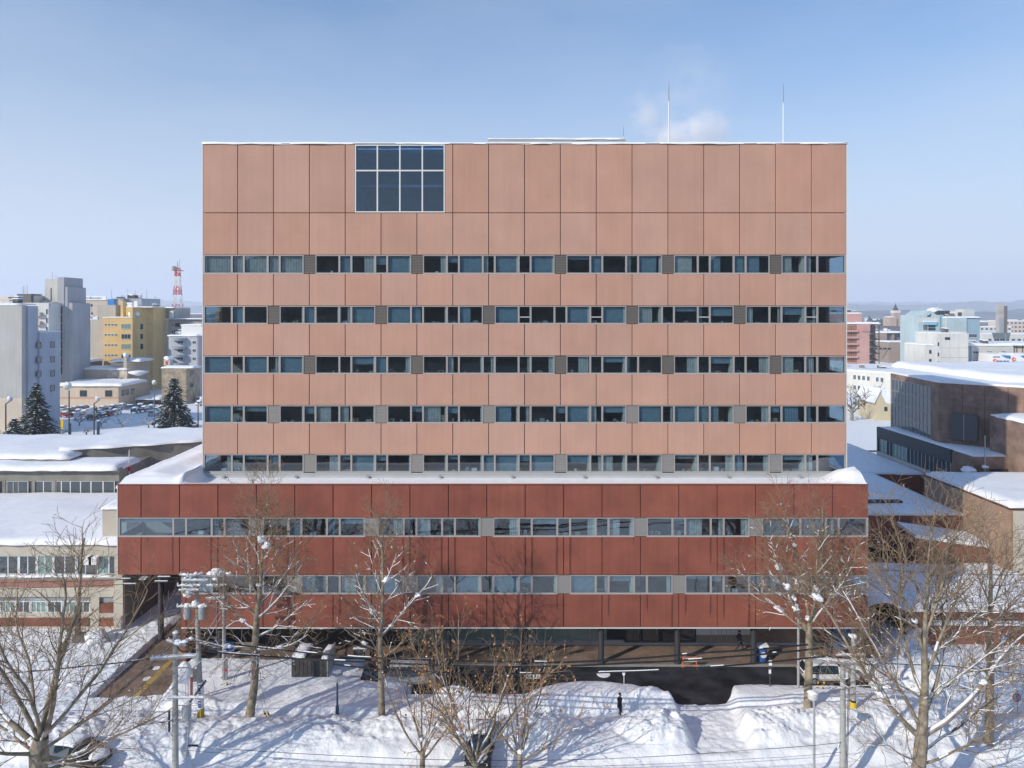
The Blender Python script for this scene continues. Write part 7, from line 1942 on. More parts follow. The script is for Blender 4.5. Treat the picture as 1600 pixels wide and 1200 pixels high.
c = MB(); c.blob((-1.0, -.5, zB(1045)), .62, M['snow_tree'], 5, (.9, .8, 1.15), .18, 3); c.build('big_snow_lump', pB, smooth=True)
c = MB(); c.tube((-1.3, -.5, zB(1060)), (.1, -.2, zB(1030)), .05, .05, 6, M['tank']); c.tube((-.9, -.45, zB(1062)), (-.85, -.45, zB(1085)), .015, .015, 4, M['black']); c.tube((-.7, -.45, zB(1062)), (-.7, -.45, zB(1090)), .015, .015, 4, M['black']); c.build('bracket', pB)
pC, hC = pole_at(350, 55.3, 893, 'slim utility pole with three snowy arms standing behind the transformer pole', r=.16)
zC = lambda py: PZ(py, 55.3) - pC.location.z
crossarm(pC, zC(898), -1.25, .1, th=.07); crossarm(pC, zC(914), -1.3, .1, th=.06, snow=True); crossarm(pC, zC(934), -1.35, .1, th=.06)
c = MB()
for (x, z, r_) in ((-.5, zC(891), .3), (-.9, zC(894), .2), (-.2, zC(893), .22), (.45, zC(895), .16), (-1.2, zC(896), .12), (-.6, zC(904), .2)): c.blob((x, -.1, z), r_, M['snow_tree'], int(z * 9), (1.3, 1, .75), .3)
c.build('snow_clump', pC, smooth=True)['kind'] = 'stuff'
c = MB(); c.tube((-.55, -.1, zC(905)), (-.55, -.1, zC(1000)), .02, .02, 4, M['metal']); c.tube((.2, 0, 0), (.2, 0, zC(1030)), .09, .09, 8, M['tank']); c.box(-.17, -.1, -.18, -.16, zC(1058), zC(1056), M['red']); c.box(.1, .26, -.14, -.1, zC(1048), zC(1044), M['red']); c.build('earth_rod', pC)
for (a, c_) in (((PX(345, 55.3), 55.2, PZ(955, 55.3)), (PX(322, 51.5), 51.5, PZ(990, 51.5))), ((PX(345, 55.3), 55.2, PZ(965, 55.3)), (PX(318, 51), 51, PZ(1012, 51)))):
    rope('stay_wire', [a, c_], .03, M['metal'], sag=0, snow=.9, label='snow-coated stay wire slanting from the slim pole, %s' % ('upper' if a[2] > PZ(960, 55.3) else 'lower'), cat='wire', group='stay wires at the left poles')
pD, hD = pole_at(1317, 44.0, 1036, 'front utility pole at lower right with a broad snowy top arm', r=.21)
zD = lambda py: PZ(py, 44.0) - pD.location.z
crossarm(pD, zD(1033), -1.9, 1.1, ins=(-1.7, -1.0, .8), yaw=R(-14), th=.08)
c = MB(); c.lathe((0, 0, hD), [(.17, 0), (.18, .1), (.1, .2)], 10, M['snow_tree']); c.tube((-.2, 0, zD(1160)), (-.38, -.1, zD(1168)), .03, .03, 5, M['metal']); c.build('snow_cap', pD)
c = MB(); c.tube((.28, .05, .2), (.5, .1, hD - .5), .025, .025, 4, M['black']); c.tube((.26, .15, .2), (.42, .1, hD - .5), .02, .02, 4, M['black']); c.build('down_cable', pD)
pE, hE = pole_at(1333, 50.4, 996, 'shorter utility pole with a yellow foot band behind the lower right pole', r=.2)
c = MB(); c.lathe((0, 0, .12), [(.215, 0), (.215, .5)], 14, M['yellowp']); c.lathe((0, 0, .63), [(.21, 0), (.21, .12)], 14, M['black']); c.build('guard_band', pE)
c = MB(); c.blob((0, 0, hE + .1), .28, M['snow_tree'], 3, (1, 1, .6)); c.build('snow_cap', pE, smooth=True); crossarm(pE, hE - 1.2, -1.3, .8, ins=(-1.1, .6)); crossarm(pE, hE - .5, -.9, .9, yaw=R(40), ins=(-.8, .8))
pF = empty('steel_post', (PX(1247.5, 53.9), 53.9, gz(PX(1247.5, 53.9), 53.9) - .2), label='thin pale steel post just left of the white car', cat='post')
c = MB(); c.tube((0, 0, 0), (0, 0, PZ(962, 53.9) - pF.location.z), .1, .09, 10, M['pole']); c.build('shaft', pF); c = MB(); c.tube((0, 0, 6.4), (-.9, 0, 6.6), .03, .03, 5, M['metal']); c.build('arm', pF)
# cables
cab = M['black']
A1 = (pA.location.x - 1.2, 42.8, pA.location.z + zA(1028) + .1); A2 = (pA.location.x + 1.0, 42.9, pA.location.z + zA(1022) + .1)
D1 = (pD.location.x - 1.7, 43.9, pD.location.z + zD(1031) + .2); D2 = (pD.location.x - 1.0, 43.8, pD.location.z + zD(1031) + .2); D3 = (pD.location.x + .8, 43.8, pD.location.z + zD(1033) + .1)
def at(px, py, Y): return (PX(px, Y), Y, PZ(py, Y))
B1 = at(352, 1009, 52); 
wires = [('thick black cable with snow sleeves, topmost of the three above the road', [at(360, 1006, 49), at(560, 1027, 46), at(820, 1034, 44.6), at(920, 1033, 44.4), at(1110, 1019, 44.1), at(1262, 1007, 44)], .058, .1, 1),
         ('thick black cable with snow sleeves, middle of the three above the road', [at(326, 1018, 48), at(540, 1033, 45.6), at(800, 1042, 44.4), at(1000, 1035, 44.2), at(1140, 1026, 44.1), at(1286, 1012, 44)], .058, .1, 2),
         ('thick black cable with snow sleeves, lowest of the three above the road', [at(520, 1038, 45.3), at(640, 1048, 44.8), at(800, 1052, 44.3), at(960, 1050, 44.2), at(1110, 1042, 44.1), at(1290, 1025, 44)], .052, .1, 3),
         ('thin dark wire sagging across the bottom of the view, upper one', [at(300, 1166, 43.2), at(560, 1182, 43), at(760, 1188, 43), at(960, 1185, 43.2), at(1180, 1171, 43.5), at(1316, 1160, 43.9)], .016, .1, 4),
         ('thin frosted wire sagging across the bottom of the view, lower one', [at(290, 1172, 43.2), at(560, 1192, 43), at(760, 1198, 43), at(960, 1196, 43.2), at(1180, 1185, 43.5), at(1316, 1175, 43.9)], .012, .5, 5),
         ('snowy cable running left from the front pole over the low wing yard', [A1, at(140, 1040, 43.5), at(0, 1052, 44), at(-160, 1066, 45)], .04, .5, 6),
         ('thin cable crossing the red facade on the left, upper one', [at(302, 900, 50), at(200, 905, 50), at(60, 909, 50), at(-160, 912, 51)], .02, 0, 7),
         ('thin cable crossing the red facade on the left, lower one', [at(290, 906, 50), at(190, 913, 50), at(60, 918, 50), at(-160, 925, 51)], .02, 0, 8),
         ('cable from the right front pole towards the right edge', [D3, at(1480, 1040, 44.5), at(1700, 1062, 46)], .03, .35, 9),
         ('thin cable high behind the biggest tree at the right', [at(1340, 888, 60), at(1480, 895, 60), at(1600, 898, 60), at(1750, 905, 60)], .035, .4, 10),
         ('short cable joining the two left poles', [(pA.location.x + .3, 43, pA.location.z + hA - .3), at(306, 965, 50)], .02, .2, 11)]
for lab, pts, r_, sn, sd in wires:
    rope('power_cable', pts, r_, cab, sag=.05, n=26, snow=sn, label=lab, cat='cable', seed=sd, group='overhead cables')
c = MB()
for (px, py, Y) in ((198, 904.5, 50), (257, 898, 50), (200, 912, 50), (186, 909, 50), (243, 906, 50)): pass
for (px, py, Y, lab) in ((194, 905, 50, 'upper left'), (256, 902, 50, 'upper right'), (203, 913, 50, 'lower left'), (252, 909, 50, 'lower right')):
    o = empty('cable_joint', at(px, py, Y), label='dark cable joint sleeve against the red facade, %s' % lab, cat='cable joint'); c = MB(); c.tube((-.5, 0, 0), (.5, 0, .03), .06, .06, 6, M['darkgrey']); c.build('sleeve', o); c = MB(); c.box(-.45, .45, -.04, .04, .055, .09, M['snow_tree']); c.build('snow', o)

# yellow and black guy guards
def guard(px0, py0, px1, py1, Y, label, top=None):
    a = Vector(at(px0, py0, Y)); b2 = Vector(at(px1, py1, Y)); root = empty('guy_guard', tuple(b2), label=label, cat='guy wire guard', group='striped guy wire guards')
    n = 9; c1_, c2_ = MB(), MB(); d = a - b2
    for i in range(n): (c1_ if i % 2 else c2_).tube(tuple(d * (i / n)), tuple(d * ((i + 1) / n)), .06, .06, 7, M['black'] if i % 2 else M['yellowp'])
    c1_.build('black_band', root); c2_.build('yellow_band', root)
    if top: c = MB(); e = Vector(top) - b2; c.tube(tuple(d), tuple(e), .012, .012, 4, M['metal']); c.build('wire', root)
guard(354, 1066, 360, 1088, 54.6, 'yellow and black guy guard at the foot of the slim pole'); guard(412, 1111, 423, 1134, 50.2, 'left one of the crossed striped guards right of the leaning tree', at(400, 1060, 51)); guard(417.5, 1112, 428, 1133, 50.3, 'right one of the paired striped guards right of the leaning tree', at(404, 1060, 51))
guard(1278.5, 1065, 1275.5, 1090, 53.2, 'left striped guard below the white car', at(1290, 1000, 51)); guard(1288, 1065, 1283, 1091, 53.2, 'right striped guard below the white car', at(1300, 1000, 51))

# street lamps
def bollard_lamp(px, Yb, label):
    z = gz(PX(px, Yb), Yb) - .05; root = empty('path_lamp', (PX(px, Yb), Yb, z), label=label, cat='lamp'); mbl_ = mat('lamp_blue_grey', (.09, .13, .2), .5)
    Ht = PZ(1050, Yb) - z
    c = MB(); c.lathe((0, 0, 0), [(.13, 0), (.13, .95), (.075, 1.1), (.07, Ht - .75)], 12, mbl_); c.build('post', root)
    c = MB(); c.lathe((0, 0, Ht - .75), [(.07, 0), (.12, .1), (.2, .5)], 10, M['ceramic']); c.build('lantern', root)
    c = MB(); c.lathe((0, 0, Ht - .2), [(.2, 0), (.38, .03), (.4, .1), (.36, .14)], 16, M['metal']); c.blob((0, 0, Ht), .3, M['snow_tree'], 1, (1, 1, .3)); c.build('hood', root)
bollard_lamp(527, 50.6, 'low modern path lamp with a round hood in the snow right of the dark shed')
root = empty('street_lamp', (PX(1272, 44.6), 44.6, gz(PX(1272, 44.6), 44.6) - .1), label='slim street lamp with a snow-topped head left of the lower right pole', cat='lamp')
Ht = PZ(1092, 44.6) - root.location.z; c = MB(); c.tube((0, 0, 0), (0, 0, Ht), .085, .07, 10, M['tank']); c.build('post', root); c = MB(); c.lathe((-.1, 0, Ht - .05), [(.05, 0), (.28, .08), (.3, .3), (.2, .36)], 12, M['ceramic']); c.build('lamp_head', root); c = MB(); c.blob((-.1, 0, Ht + .38), .32, M['snow_tree'], 6, (1, 1, .45)); c.build('snow_cap', root, smooth=True)
for i, (px, Yb, tpy, arm, lab) in enumerate(((108, 158, 603, -1, 'tall lamp with a big snowy globe in front of the cream shop building'), (147, 168, 624, 1, 'lamp post in the middle of the far snow field'), (9, 155, 624, 1, 'lamp post at the left edge beside the conifers'), (309.5, 175, 624, 1, 'lamp post close to the left edge of the pink block'), (241, 176, 598, 0, 'tall blue-grey post with hoops left of the right-hand conifer'))):
    root = empty('park_lamp', (PX(px, Yb), Yb, 0), label=lab, cat='lamp'); Ht = PZ(tpy, Yb)
    c = MB(); c.tube((0, 0, 0), (0, 0, Ht - 1), .17, .13, 8, M['darkgrey'] if i < 4 else mat('post_bluegrey', (.14, .2, .26), .5))
    if i in (1, 2, 3): c.tube((0, 0, Ht - 1), (1.0, 0, Ht - .4), .12, .1, 6, M['darkgrey'])
    c.build('post', root)
    x = 0.9 if i in (1, 2, 3) else (-.4 if i == 0 else 0); c = MB(); c.blob((x, 0, Ht), .55 if i else .9, M['ceramic'], i, (1, 1, 1), 0.0); c.build('globe', root); c = MB(); c.blob((x, 0, Ht + .35), .5 if i else .85, M['snow_tree'], i, (1, 1, .6)); c.build('snow_cap', root)
for i, (px, Yb, h_) in enumerate(((109, 160, 4.0), (153.5, 163, 4.0))):
    o = empty('blue_post', (PX(px, Yb), Yb, 0), label=['thick dark blue post below the globe lamp', 'thick dark blue post right of the middle lamp post'][i], cat='post'); c = MB(); c.lathe((0, 0, 0), [(.3, 0), (.3, h_), (.2, h_ + .15)], 10, mat('post_navy', (.06, .1, .15), .6)); c.build('shaft', o); c = MB(); c.blob((0, 0, h_ + .25), .32, M['snow_tree'], i, (1, 1, .5)); c.build('snow_cap', o)
o = empty('yellow_flag_post', (PX(96.5, 170), 170, 0), label='bright yellow upright marker beside the parked cars', cat='marker'); c = MB(); c.box(-.4, .4, -.1, .1, 1.2, 3.4, M['yellowp']); c.build('panel', o); c = MB(); c.box(-.08, .08, -.08, .08, 0, 1.2, M['metal']); c.build('post', o)

# dark shed in the snow
x0, x1 = PX(456, 55.6), PX(511, 55.6)
root = empty('shed', ((x0 + x1) / 2, 55.6, 0), label='dark grey panelled shed without snow on its dark open top, in the snow', cat='shed'); root['label'] = 'dark grey panelled shed standing in the snow below the pavement'
w = (x1 - x0) / 2
for i in range(9):
    c = MB(); a_ = -w + 2 * w * i / 9; c.box(a_ + .015, a_ + 2 * w / 9 - .015, -.03, .03, .0, 2.15, M['darkgrey']); c.build('panel', root)
c = MB(); c.box(-w, w, .03, 2.4, 0, 2.1, M['black']); c.box(-w - .05, -w, -.05, 2.45, 0, 2.25, M['flash']); c.box(w, w + .05, -.05, 2.45, 0, 2.25, M['flash']); c.build('frame', root)
c = MB(); snow_cap(c, -w, -w + 1.0, 0, 2.3, 2.12, .22, 0, 3, nx=6, ny=8); snow_cap(c, w - .5, w, 0, 2.3, 2.12, .1, 0, 4, nx=6, ny=8); c.build('snow', root, smooth=True)
# sign boards and small things
def board(name, label, px0, px1, py0, py1, Y, m, legs=True, cat='sign', z=None, txt=None, tm=None, th=.06):
    x0, x1 = PX(px0, Y), PX(px1, Y); zb = 0 if z is None else z; root = empty(name, ((x0 + x1) / 2, Y, zb), label=label, cat=cat); w = (x1 - x0) / 2
    c = MB(); c.box(-w, w, -th / 2, th / 2, PZ(py1, Y) - zb, PZ(py0, Y) - zb, m); c.build('board', root)
    if legs:
        for s in (-1, 1): c = MB(); c.box(s * w * .85 - .03, s * w * .85 + .03, .031 + th / 2 - .03, th / 2 + .06, 0, PZ(py1, Y) - zb + .02, M['metal']); c.build('leg', root)
    if txt: lettering(txt, root, (0, -th / 2 - .012, (PZ(py0, Y) + PZ(py1, Y)) / 2 - zb), (PZ(py0, Y) - PZ(py1, Y)) * .75, tm or M['black'])
    return root
o = board('notice_board', 'dark grey notice board on the edge of the brown paving', 552.5, 570, 1013.5, 1037, 58.7, M['darkgrey']); c = MB(); c.box(-.5, .5, -.1, .1, PZ(1013.5, 58.7), PZ(1013.5, 58.7) + .06, M['snow_tree']); c.build('snow', o)
o = board('notice_board', 'big blue notice board in front of the red wall, left of the leaning tree', 324, 366, 1003, 1024, 61.0, M['blue']); c = MB(); c.box(-.9, .0, -.036, -.031, 1.2, 1.35, M['white']); c.box(-.9, .6, -.036, -.031, .9, .96, M['white']); c.box(-.9, .6, -.036, -.031, .72, .78, M['white']); c.build('lettering_panel', o)
o = board('notice_board', 'pale grey board right of the blue notice board', 367, 396, 1003, 1022, 61.4, M['louver_light'])
o = board('road_sign', 'small board with a round red no-entry sign beside the silver van', 681, 695, 1052, 1073, 53.7, M['darkgrey'], z=.1); c = MB(); c.tube((0, -.035, 1.55), (0, -.04, 1.55), .16, .16, 16, M['red']); c.box(-.11, .11, -.05, -.041, 1.52, 1.58, M['white']); c.build('no_entry_disc', o)
def barrier(px, Y, z, label, w=1.15):
    root = empty('barrier', (PX(px, Y), Y, z), label=label, cat='barrier'); c = MB(); h_ = .95
    for s in (-1, 1): c.tube((s * w / 2, -.15, 0), (s * w / 2, 0, h_), .025, .025, 6, M['orange']); c.tube((s * w / 2, .2, 0), (s * w / 2, 0, h_), .025, .025, 6, M['orange'])
    c.tube((-w / 2, 0, h_), (w / 2, 0, h_), .025, .025, 6, M['orange']); c.tube((-w / 2, -.1, .3), (w / 2, -.1, .3), .022, .022, 6, M['orange']); c.build('frame', root)
    c = MB(); c.box(-w / 2 + .05, w / 2 - .05, -.06, -.03, .6, .9, M['white']); o = c.build('board', root); lettering('駐車禁止', o, (0, -.07, .75), .25, M['black'])
barrier(1077.5, 58.2, .0, 'orange-framed no-parking barrier beside the column'); barrier(833, 53.6, 1.0, 'orange-framed barrier half sunk in the snow bank')
root = empty('sign_post', (PX(975, 54.4), 54.4, gz(PX(975, 54.4), 54.4) - .1), label='thin white marker post on top of the snow bank', cat='post'); c = MB(); c.tube((0, 0, 0), (0, 0, 1.0), .03, .03, 6, M['white']); c.build('post', root); c = MB(); c.blob((0, 0, 1.0), .14, M['snow_tree'], 2, (.9, .8, 1.5)); c.build('snow_cap', root)
root = empty('sign_post', (PX(1203, 53.6), 53.6, gz(PX(1203, 53.6), 53.6) - .1), label='dark post with a striped snow-covered plate beside the road', cat='post'); c = MB(); c.tube((0, 0, 0), (0, 0, 2.3), .05, .05, 6, M['darkgrey']); c.build('post', root); c = MB(); c.box(-.12, .12, -.08, -.05, 1.0, 2.1, M['darkgrey']); c.box(-.12, .12, -.1, -.081, 1.7, 2.1, M['snow_tree']); c.box(-.12, .05, -.1, -.081, 1.1, 1.4, M['snow_tree']); c.build('plate', root)
root = empty('bicycle_stand', (PX(1190, 59.6), 59.6, 0), label='blue and white round-marked bin under the overhang at the right', cat='bin'); c = MB(); c.lathe((0, 0, 0), [(.4, 0), (.45, 1.0), (.42, 1.2)], 14, M['blue']); c.build('body', root); c = MB(); c.tube((0, -.46, .65), (0, -.48, .65), .26, .26, 14, M['white']); c.box(-.5, .5, -.3, .3, 1.21, 1.35, M['snow_tree']); c.build('emblem', root)
root.name = 'recycling_bin'
root = empty('no_parking_sign', (PX(1590, 50.5), 50.5, gz(PX(1590, 50.5), 50.5) - .1), label='round blue and red no-parking sign on a pole at the right edge', cat='road sign'); zz = PZ(1089, 50.5) - root.location.z
c = MB(); c.tube((0, 0, 0), (0, 0, zz + .5), .04, .04, 8, M['metal']); c.build('post', root); c = MB(); c.tube((-.12, -.06, zz), (-.12, -.09, zz), .32, .32, 20, M['red']); c.tube((-.12, -.091, zz), (-.12, -.1, zz), .24, .24, 20, mat('sign_blue', (.02, .25, .5), .5)); c.box(-.03, .03, -.11, -.101, -.26, .26, M['red'], M=Matrix.Translation((-.12, 0, zz)) @ Matrix.Rotation(R(45), 4, 'Y')); c.build('disc', root)
root = empty('red_board', (PX(305, 52.5), 52.5, 0), label='narrow dark red board beside the transformer pole', cat='sign'); c = MB(); c.box(-.35, -.2, -.05, .05, 0, PZ(1058, 52.5), mat('maroon', (.22, .06, .06), .7)); c.box(.2, .42, -.05, .05, 0, PZ(1040, 52.5), bpy.data.materials['maroon']); c.box(-.2, .2, -.03, .03, PZ(1065, 52.5), PZ(1045, 52.5), M['louver']); c.build('board', root)
for i, (px, Y, w, lab, m) in enumerate(((943, 58.0, .55, 'round patch of ice on the asphalt near the column', 'snow'), (232, 58.2, .3, 'right one of two snowy manhole covers on the brown paving', 'snow'), (243, 58.0, .3, '', 'snow'), (231, 56.4, .32, 'lone snowy manhole cover lower on the brown paving', 'snow'))):
    if not lab: lab = 'snowy manhole cover close to the yellow line'; 
    z = -.126 if i == 0 else .004; px_ = (943, 234, 244.5, 230.5)[i]; py_ = (1053.5, 1044, 1044, 1060.5)[i]; Yb = GY(py_, z)
    o = empty('manhole_cover', (PX(px_, Yb), Yb, z), label=lab if i != 1 else 'dark-rimmed manhole cover, left of the pair on the brown paving', cat='manhole cover'); c = MB(); c.lathe((0, 0, 0), [(w, 0), (w, .015), (w * .9, .03)], 18, M['darkgrey'] if i == 1 else M['snow_tree']); c.build('lid', o)
o = empty('ice_slab', (PX(1122 + 120, 54.3), 54.3, -.12), label='flat slab of ice on the wet road left of the white car', cat='ice'); c = MB(); c.box(-.6, .6, -.3, .3, 0, .12, M['snow_tree']); c.build('slab', o)
o = empty('blue_screen', (29.0, 61.6, 0), label='blue wall panel at the right end of the ground floor', cat='panel'); c = MB(); c.box(-1.0, .9, 0, .15, 0, 2.9, mat('blue_wall', (.06, .16, .32), .7)); c.build('panel', o)
root = empty('yard_lamp_post', (PX(121.5, 62.5), 62.5, .2), label='dark square post standing in the yard of the low wing', cat='post'); c = MB(); c.box(-.18, .18, -.18, .18, 0, 3.2, M['darkgrey']); c.build('post', root); c = MB(); c.box(-.2, .9, -.5, .5, 0, .7, M['louver']); c.build('plinth', root); c = MB(); c.blob((1.6, 0, .4), .8, M['snow_tree'], 8, (1.2, 1, .8)); c.build('snow_lump', root, smooth=True)
# bracket lights under the passage
root = empty('passage_light', (-31.0, 62.0, Z2), label='hanging light fitting on pale rails under the passage roof', cat='light fitting'); c = MB(); c.box(-1.6, 1.4, -.05, .05, -1.0, -.92, M['frame_white']); c.box(-1.6, -1.0, -.3, .3, -1.6, -1.5, M['frame_white']); c.box(-1.3, -1.25, -.04, .04, -1.5, -1.0, M['metal']); c.box(-.1, -.05, -.04, .04, -.92, 0, M['metal']); c.build('rail', root)

# ================================================================ PEOPLE
M['coat'] = mat('black_coat', (.016, .017, .022), .8); M['skin'] = mat('skin', (.42, .26, .2), .6); M['greycoat'] = mat('grey_jacket', (.05, .055, .06), .8); M['jeans'] = mat('navy_trousers', (.02, .03, .06), .8)
def person(label, loc, rz, stride, coat, h_=1.72):
    root = empty('person', loc, rz, label=label, cat='person')
    s = h_ / 1.72
    J = {'pel': (0, 0, .93), 'wai': (.01, 0, 1.1), 'che': (.02, 0, 1.3), 'nek': (.03, 0, 1.47), 'hd0': (.05, 0, 1.55), 'hd1': (.055, 0, 1.66),
         'hl': (0, .09, .88), 'kl': (.12 + stride * .25, .1, .5), 'al': (stride * .45, .1, .09), 'tl': (stride * .45 + .2, .11, .04),
         'hr': (0, -.09, .88), 'kr': (.06 - stride * .12, -.1, .5), 'ar': (-stride * .5 - .04, -.1, .12), 'tr': (-stride * .5 + .14, -.11, .04),
         'sl': (.02, .19, 1.4), 'el': (-.04 - stride * .15, .25, 1.14), 'wl': (.06 - stride * .1, .24, .9), 'sr': (.02, -.19, 1.4), 'er': (-.02 + stride * .15, -.25, 1.14), 'wr': (.14 + stride * .2, -.22, .93)}
    Rr = {'pel': .15, 'wai': .14, 'che': .165, 'nek': .055, 'hd0': .085, 'hd1': .095, 'hl': .095, 'kl': .065, 'al': .045, 'tl': .04, 'hr': .095, 'kr': .065, 'ar': .045, 'tr': .04, 'sl': .075, 'el': .055, 'wl': .04, 'sr': .075, 'er': .055, 'wr': .04}
    E = [('pel', 'wai'), ('wai', 'che'), ('che', 'nek'), ('nek', 'hd0'), ('hd0', 'hd1'), ('pel', 'hl'), ('hl', 'kl'), ('kl', 'al'), ('al', 'tl'), ('pel', 'hr'), ('hr', 'kr'), ('kr', 'ar'), ('ar', 'tr'), ('che', 'sl'), ('sl', 'el'), ('el', 'wl'), ('che', 'sr'), ('sr', 'er'), ('er', 'wr')]
    for s_, w in (('l', 'wl'), ('r', 'wr')):
        p = J[w]
        for k in range(5):
            n1, n2 = 'f%s%d' % (s_, k), 'g%s%d' % (s_, k)
            dy = (k - 2) * .02 if k < 4 else -.05 * (1 if s_ == 'l' else -1)
            J[n1] = (p[0] + .03, p[1] + dy * .7, p[2] - (.08 if k < 4 else .04)); J[n2] = (p[0] + .055, p[1] + dy, p[2] - (.15 - abs(k - 1.5) * .01 if k < 4 else .09)); Rr[n1] = .014; Rr[n2] = .009
            E += [(w, n1), (n1, n2)]
    names = list(J); me = bpy.data.meshes.new('body'); me.from_pydata([tuple(v * s for v in J[n]) for n in names], [(names.index(a), names.index(c_)) for a, c_ in E], [])
    o = link('body', me, root)
    md = o.modifiers.new('skin', 'SKIN'); md.use_smooth_shade = True
    for i, n in enumerate(names): me.skin_vertices[0].data[i].radius = (Rr[n] * s, Rr[n] * s); me.skin_vertices[0].data[i].use_root = (n == 'pel')
    sd = o.modifiers.new('sub', 'SUBSURF'); sd.levels = 1; sd.render_levels = 1
    dg_ = bpy.context.evaluated_depsgraph_get(); ev = o.evaluated_get(dg_); m2 = bpy.data.meshes.new_from_object(ev); o.modifiers.clear(); o.data = m2
    m2.materials.clear(); m2.materials.append(coat); m2.materials.append(M['jeans']); m2.materials.append(M['skin'])
    for p in m2.polygons:
        z = p.center.z / s; ax = abs(p.center.y) / s
        p.material_index = 1 if z < .86 and ax < .19 else 2 if (z > 1.47) or (z < .9 and ax > .19) else 0
    c = MB(); hx, hz = .045 * s, 1.66 * s
    c.blob((hx - .02, 0, hz + .045), .11 * s, M['black'], 2, (1, .92, .85), .05); c.build('hair', root, smooth=True)
    c = MB()
    for y in (-.032, .032): c.box(hx + .085 * s, hx + .1 * s, y - .012, y + .012, hz - .03, hz - .015, M['black'])
    c.box(hx + .085, hx + .125, -.012, .012, hz - .07, hz - .035, M['skin']); c.box(hx + .08, hx + .097, -.022, .022, hz - .1, hz - .092, M['red'])
    for y in (-1, 1): c.box(hx - .02, hx + .02, y * .085, y * .105, hz - .06, hz, M['skin'])
    c.build('face', root)
    c = MB(); c.lathe((0.01, 0, 0), [(.19 * s, .72 * s), (.17 * s, .95 * s), (.16 * s, 1.1 * s), (.19 * s, 1.3 * s), (.16 * s, 1.42 * s), (.08 * s, 1.48 * s)], 12, coat); c.build('coat', root, smooth=True)
    return root
x_, y_ = PX(968, 50.6), 50.6
person('person in black clothes and cap standing in the trodden snow path', (x_, y_, gz(x_, y_) - .02), R(-8), .12, M['coat'], 1.68)
x_, y_ = PX(1155, 61.2), 61.2
person('person in a grey jacket striding along under the overhang', (x_, y_, .01), R(0), .75, M['greycoat'], 1.74)

# ================================================================ STEAM AND SMOKE
def plume(name, label, pts, dens, seed, col=(.95, .95, .97)):
    b_ = MB()
    for i, (x, y, z, r_, sx, sz) in enumerate(pts): b_.blob((x, y, z), r_, None, seed + i, (sx, .8, sz), .3, 2)
    m = bpy.data.materials.new(name); m.use_nodes = True; nt = m.node_tree; nt.nodes.clear(); o_ = nt.nodes.new('ShaderNodeOutputMaterial'); v = nt.nodes.new('ShaderNodeVolumePrincipled')
    v.inputs['Color'].default_value = (*col, 1); tc = nt.nodes.new('ShaderNodeNewGeometry'); nz_ = nt.nodes.new('ShaderNodeTexNoise'); nz_.inputs['Scale'].default_value = .28; nz_.inputs['Detail'].default_value = 4; nt.links.new(tc.outputs['Position'], nz_.inputs['Vector'])
    mr_ = nt.nodes.new('ShaderNodeMapRange'); mr_.inputs[1].default_value = .42; mr_.inputs[2].default_value = .75; mr_.inputs[3].default_value = 0; mr_.inputs[4].default_value = dens; nt.links.new(nz_.outputs['Fac'], mr_.inputs[0]); nt.links.new(mr_.outputs[0], v.inputs['Density']); nt.links.new(v.outputs[0], o_.inputs['Volume'])
    b_.mats = [m]; o = b_.build(name, smooth=True); tag(o, label, 'steam', kind='stuff'); return o
YS = 95.0
puff = empty('steam', (PX(1080, YS), YS, PZ(215, YS)), label='white steam drifting above the roof between the two tall masts', cat='steam')
puff['kind'] = 'stuff'
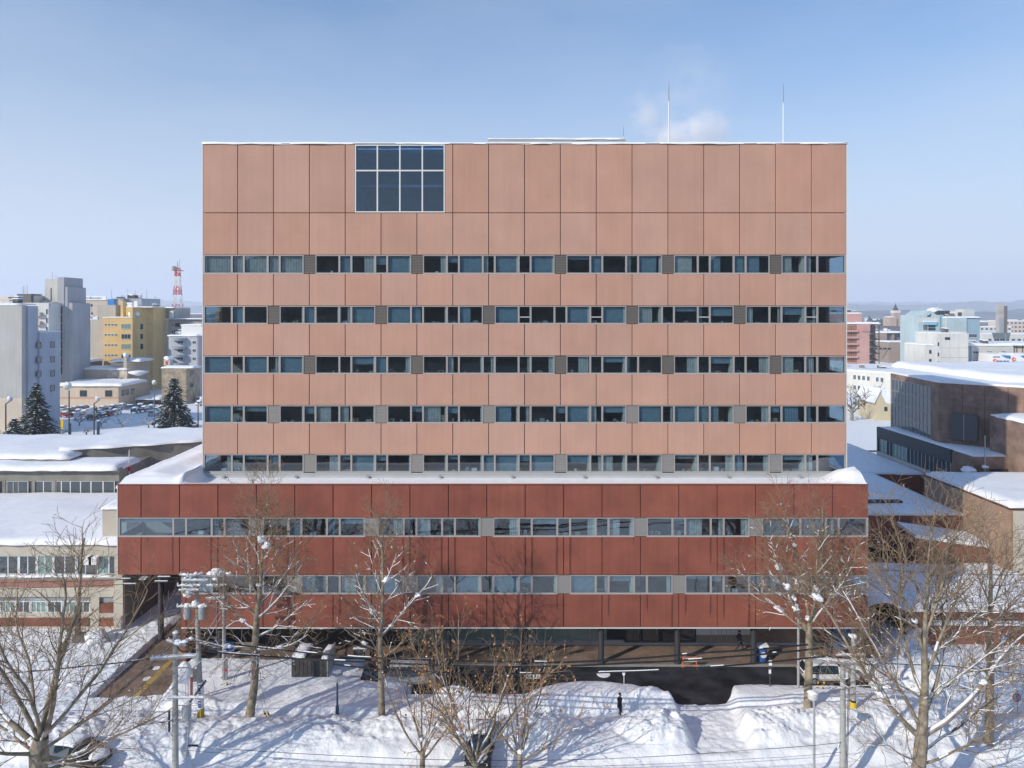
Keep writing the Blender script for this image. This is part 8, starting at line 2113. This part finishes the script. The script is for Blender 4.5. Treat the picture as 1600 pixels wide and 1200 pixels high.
def steam_puff(px, py, r_, sx, sz, dens, seed):
    b_ = MB(); b_.blob((0, 0, 0), r_, None, seed, (1, 1, 1), .12, 3)
    m = bpy.data.materials.new('steam'); m.use_nodes = True; nt = m.node_tree; nt.nodes.clear()
    N = nt.nodes.new; Lk = nt.links.new
    o_ = N('ShaderNodeOutputMaterial'); v = N('ShaderNodeVolumePrincipled'); v.inputs['Color'].default_value = (.995, .995, 1, 1); v.inputs['Anisotropy'].default_value = 0
    tc = N('ShaderNodeTexCoord'); ln = N('ShaderNodeVectorMath'); ln.operation = 'LENGTH'; Lk(tc.outputs['Object'], ln.inputs[0])
    fo = N('ShaderNodeMapRange'); fo.inputs[1].default_value = r_ * .95; fo.inputs[2].default_value = r_ * .15; fo.inputs[3].default_value = 0; fo.inputs[4].default_value = 1; Lk(ln.outputs['Value'], fo.inputs[0])
    g_ = N('ShaderNodeNewGeometry'); nz_ = N('ShaderNodeTexNoise'); nz_.inputs['Scale'].default_value = .33; nz_.inputs['Detail'].default_value = 3; Lk(g_.outputs['Position'], nz_.inputs['Vector'])
    mr_ = N('ShaderNodeMapRange'); mr_.inputs[1].default_value = .38; mr_.inputs[2].default_value = .62; Lk(nz_.outputs['Fac'], mr_.inputs[0])
    mu = N('ShaderNodeMath'); mu.operation = 'MULTIPLY'; Lk(fo.outputs[0], mu.inputs[0]); Lk(mr_.outputs[0], mu.inputs[1])
    m2 = N('ShaderNodeMath'); m2.operation = 'MULTIPLY'; Lk(mu.outputs[0], m2.inputs[0]); m2.inputs[1].default_value = dens; Lk(m2.outputs[0], v.inputs['Density']); Lk(v.outputs[0], o_.inputs['Volume'])
    b_.mats = [m]; o = b_.build('steam_puff', puff, (PX(px, YS) - puff.location.x, 0, PZ(py, YS) - puff.location.z), smooth=True); o.scale = (sx, .8, sz)
    o['kind'] = 'stuff'
steam_puff(1102, 206, 3.4, 1.25, 1.05, 1.1, 5); steam_puff(1068, 214, 3.2, 1.5, .8, 1.2, 6); steam_puff(1030, 218, 2.6, 1.4, .7, .9, 7); steam_puff(1012, 180, 3.6, 1.2, 1.2, .4, 8); steam_puff(1075, 140, 6.0, 1.3, 1.4, .08, 9)

# ================================================================ AIR
haze = MB(); haze.box(-15000, 15000, -15000, 15000, -26, 420, None)
hm_ = bpy.data.materials.new('haze'); hm_.use_nodes = True; nt = hm_.node_tree; nt.nodes.clear(); o_ = nt.nodes.new('ShaderNodeOutputMaterial'); v = nt.nodes.new('ShaderNodeVolumePrincipled')
v.inputs['Color'].default_value = (.86, .91, 1, 1); v.inputs['Density'].default_value = 2.2e-4; v.inputs['Anisotropy'].default_value = 0.1; nt.links.new(v.outputs[0], o_.inputs['Volume'])
haze.mats = [hm_]; o = haze.build('haze'); tag(o, 'pale winter haze over the whole town', 'haze', kind='stuff')

# flat lettering as meshes
bpy.context.view_layer.update()
dg_ = bpy.context.evaluated_depsgraph_get()
for o in [x for x in bpy.data.objects if x.type == 'FONT']:
    me = bpy.data.meshes.new_from_object(o.evaluated_get(dg_)); nm = o.name
    n = bpy.data.objects.new('lettering_mesh', me); COL.objects.link(n); n.parent = o.parent; n.location = o.location; n.rotation_euler = o.rotation_euler
    bpy.data.objects.remove(o); n.name = nm
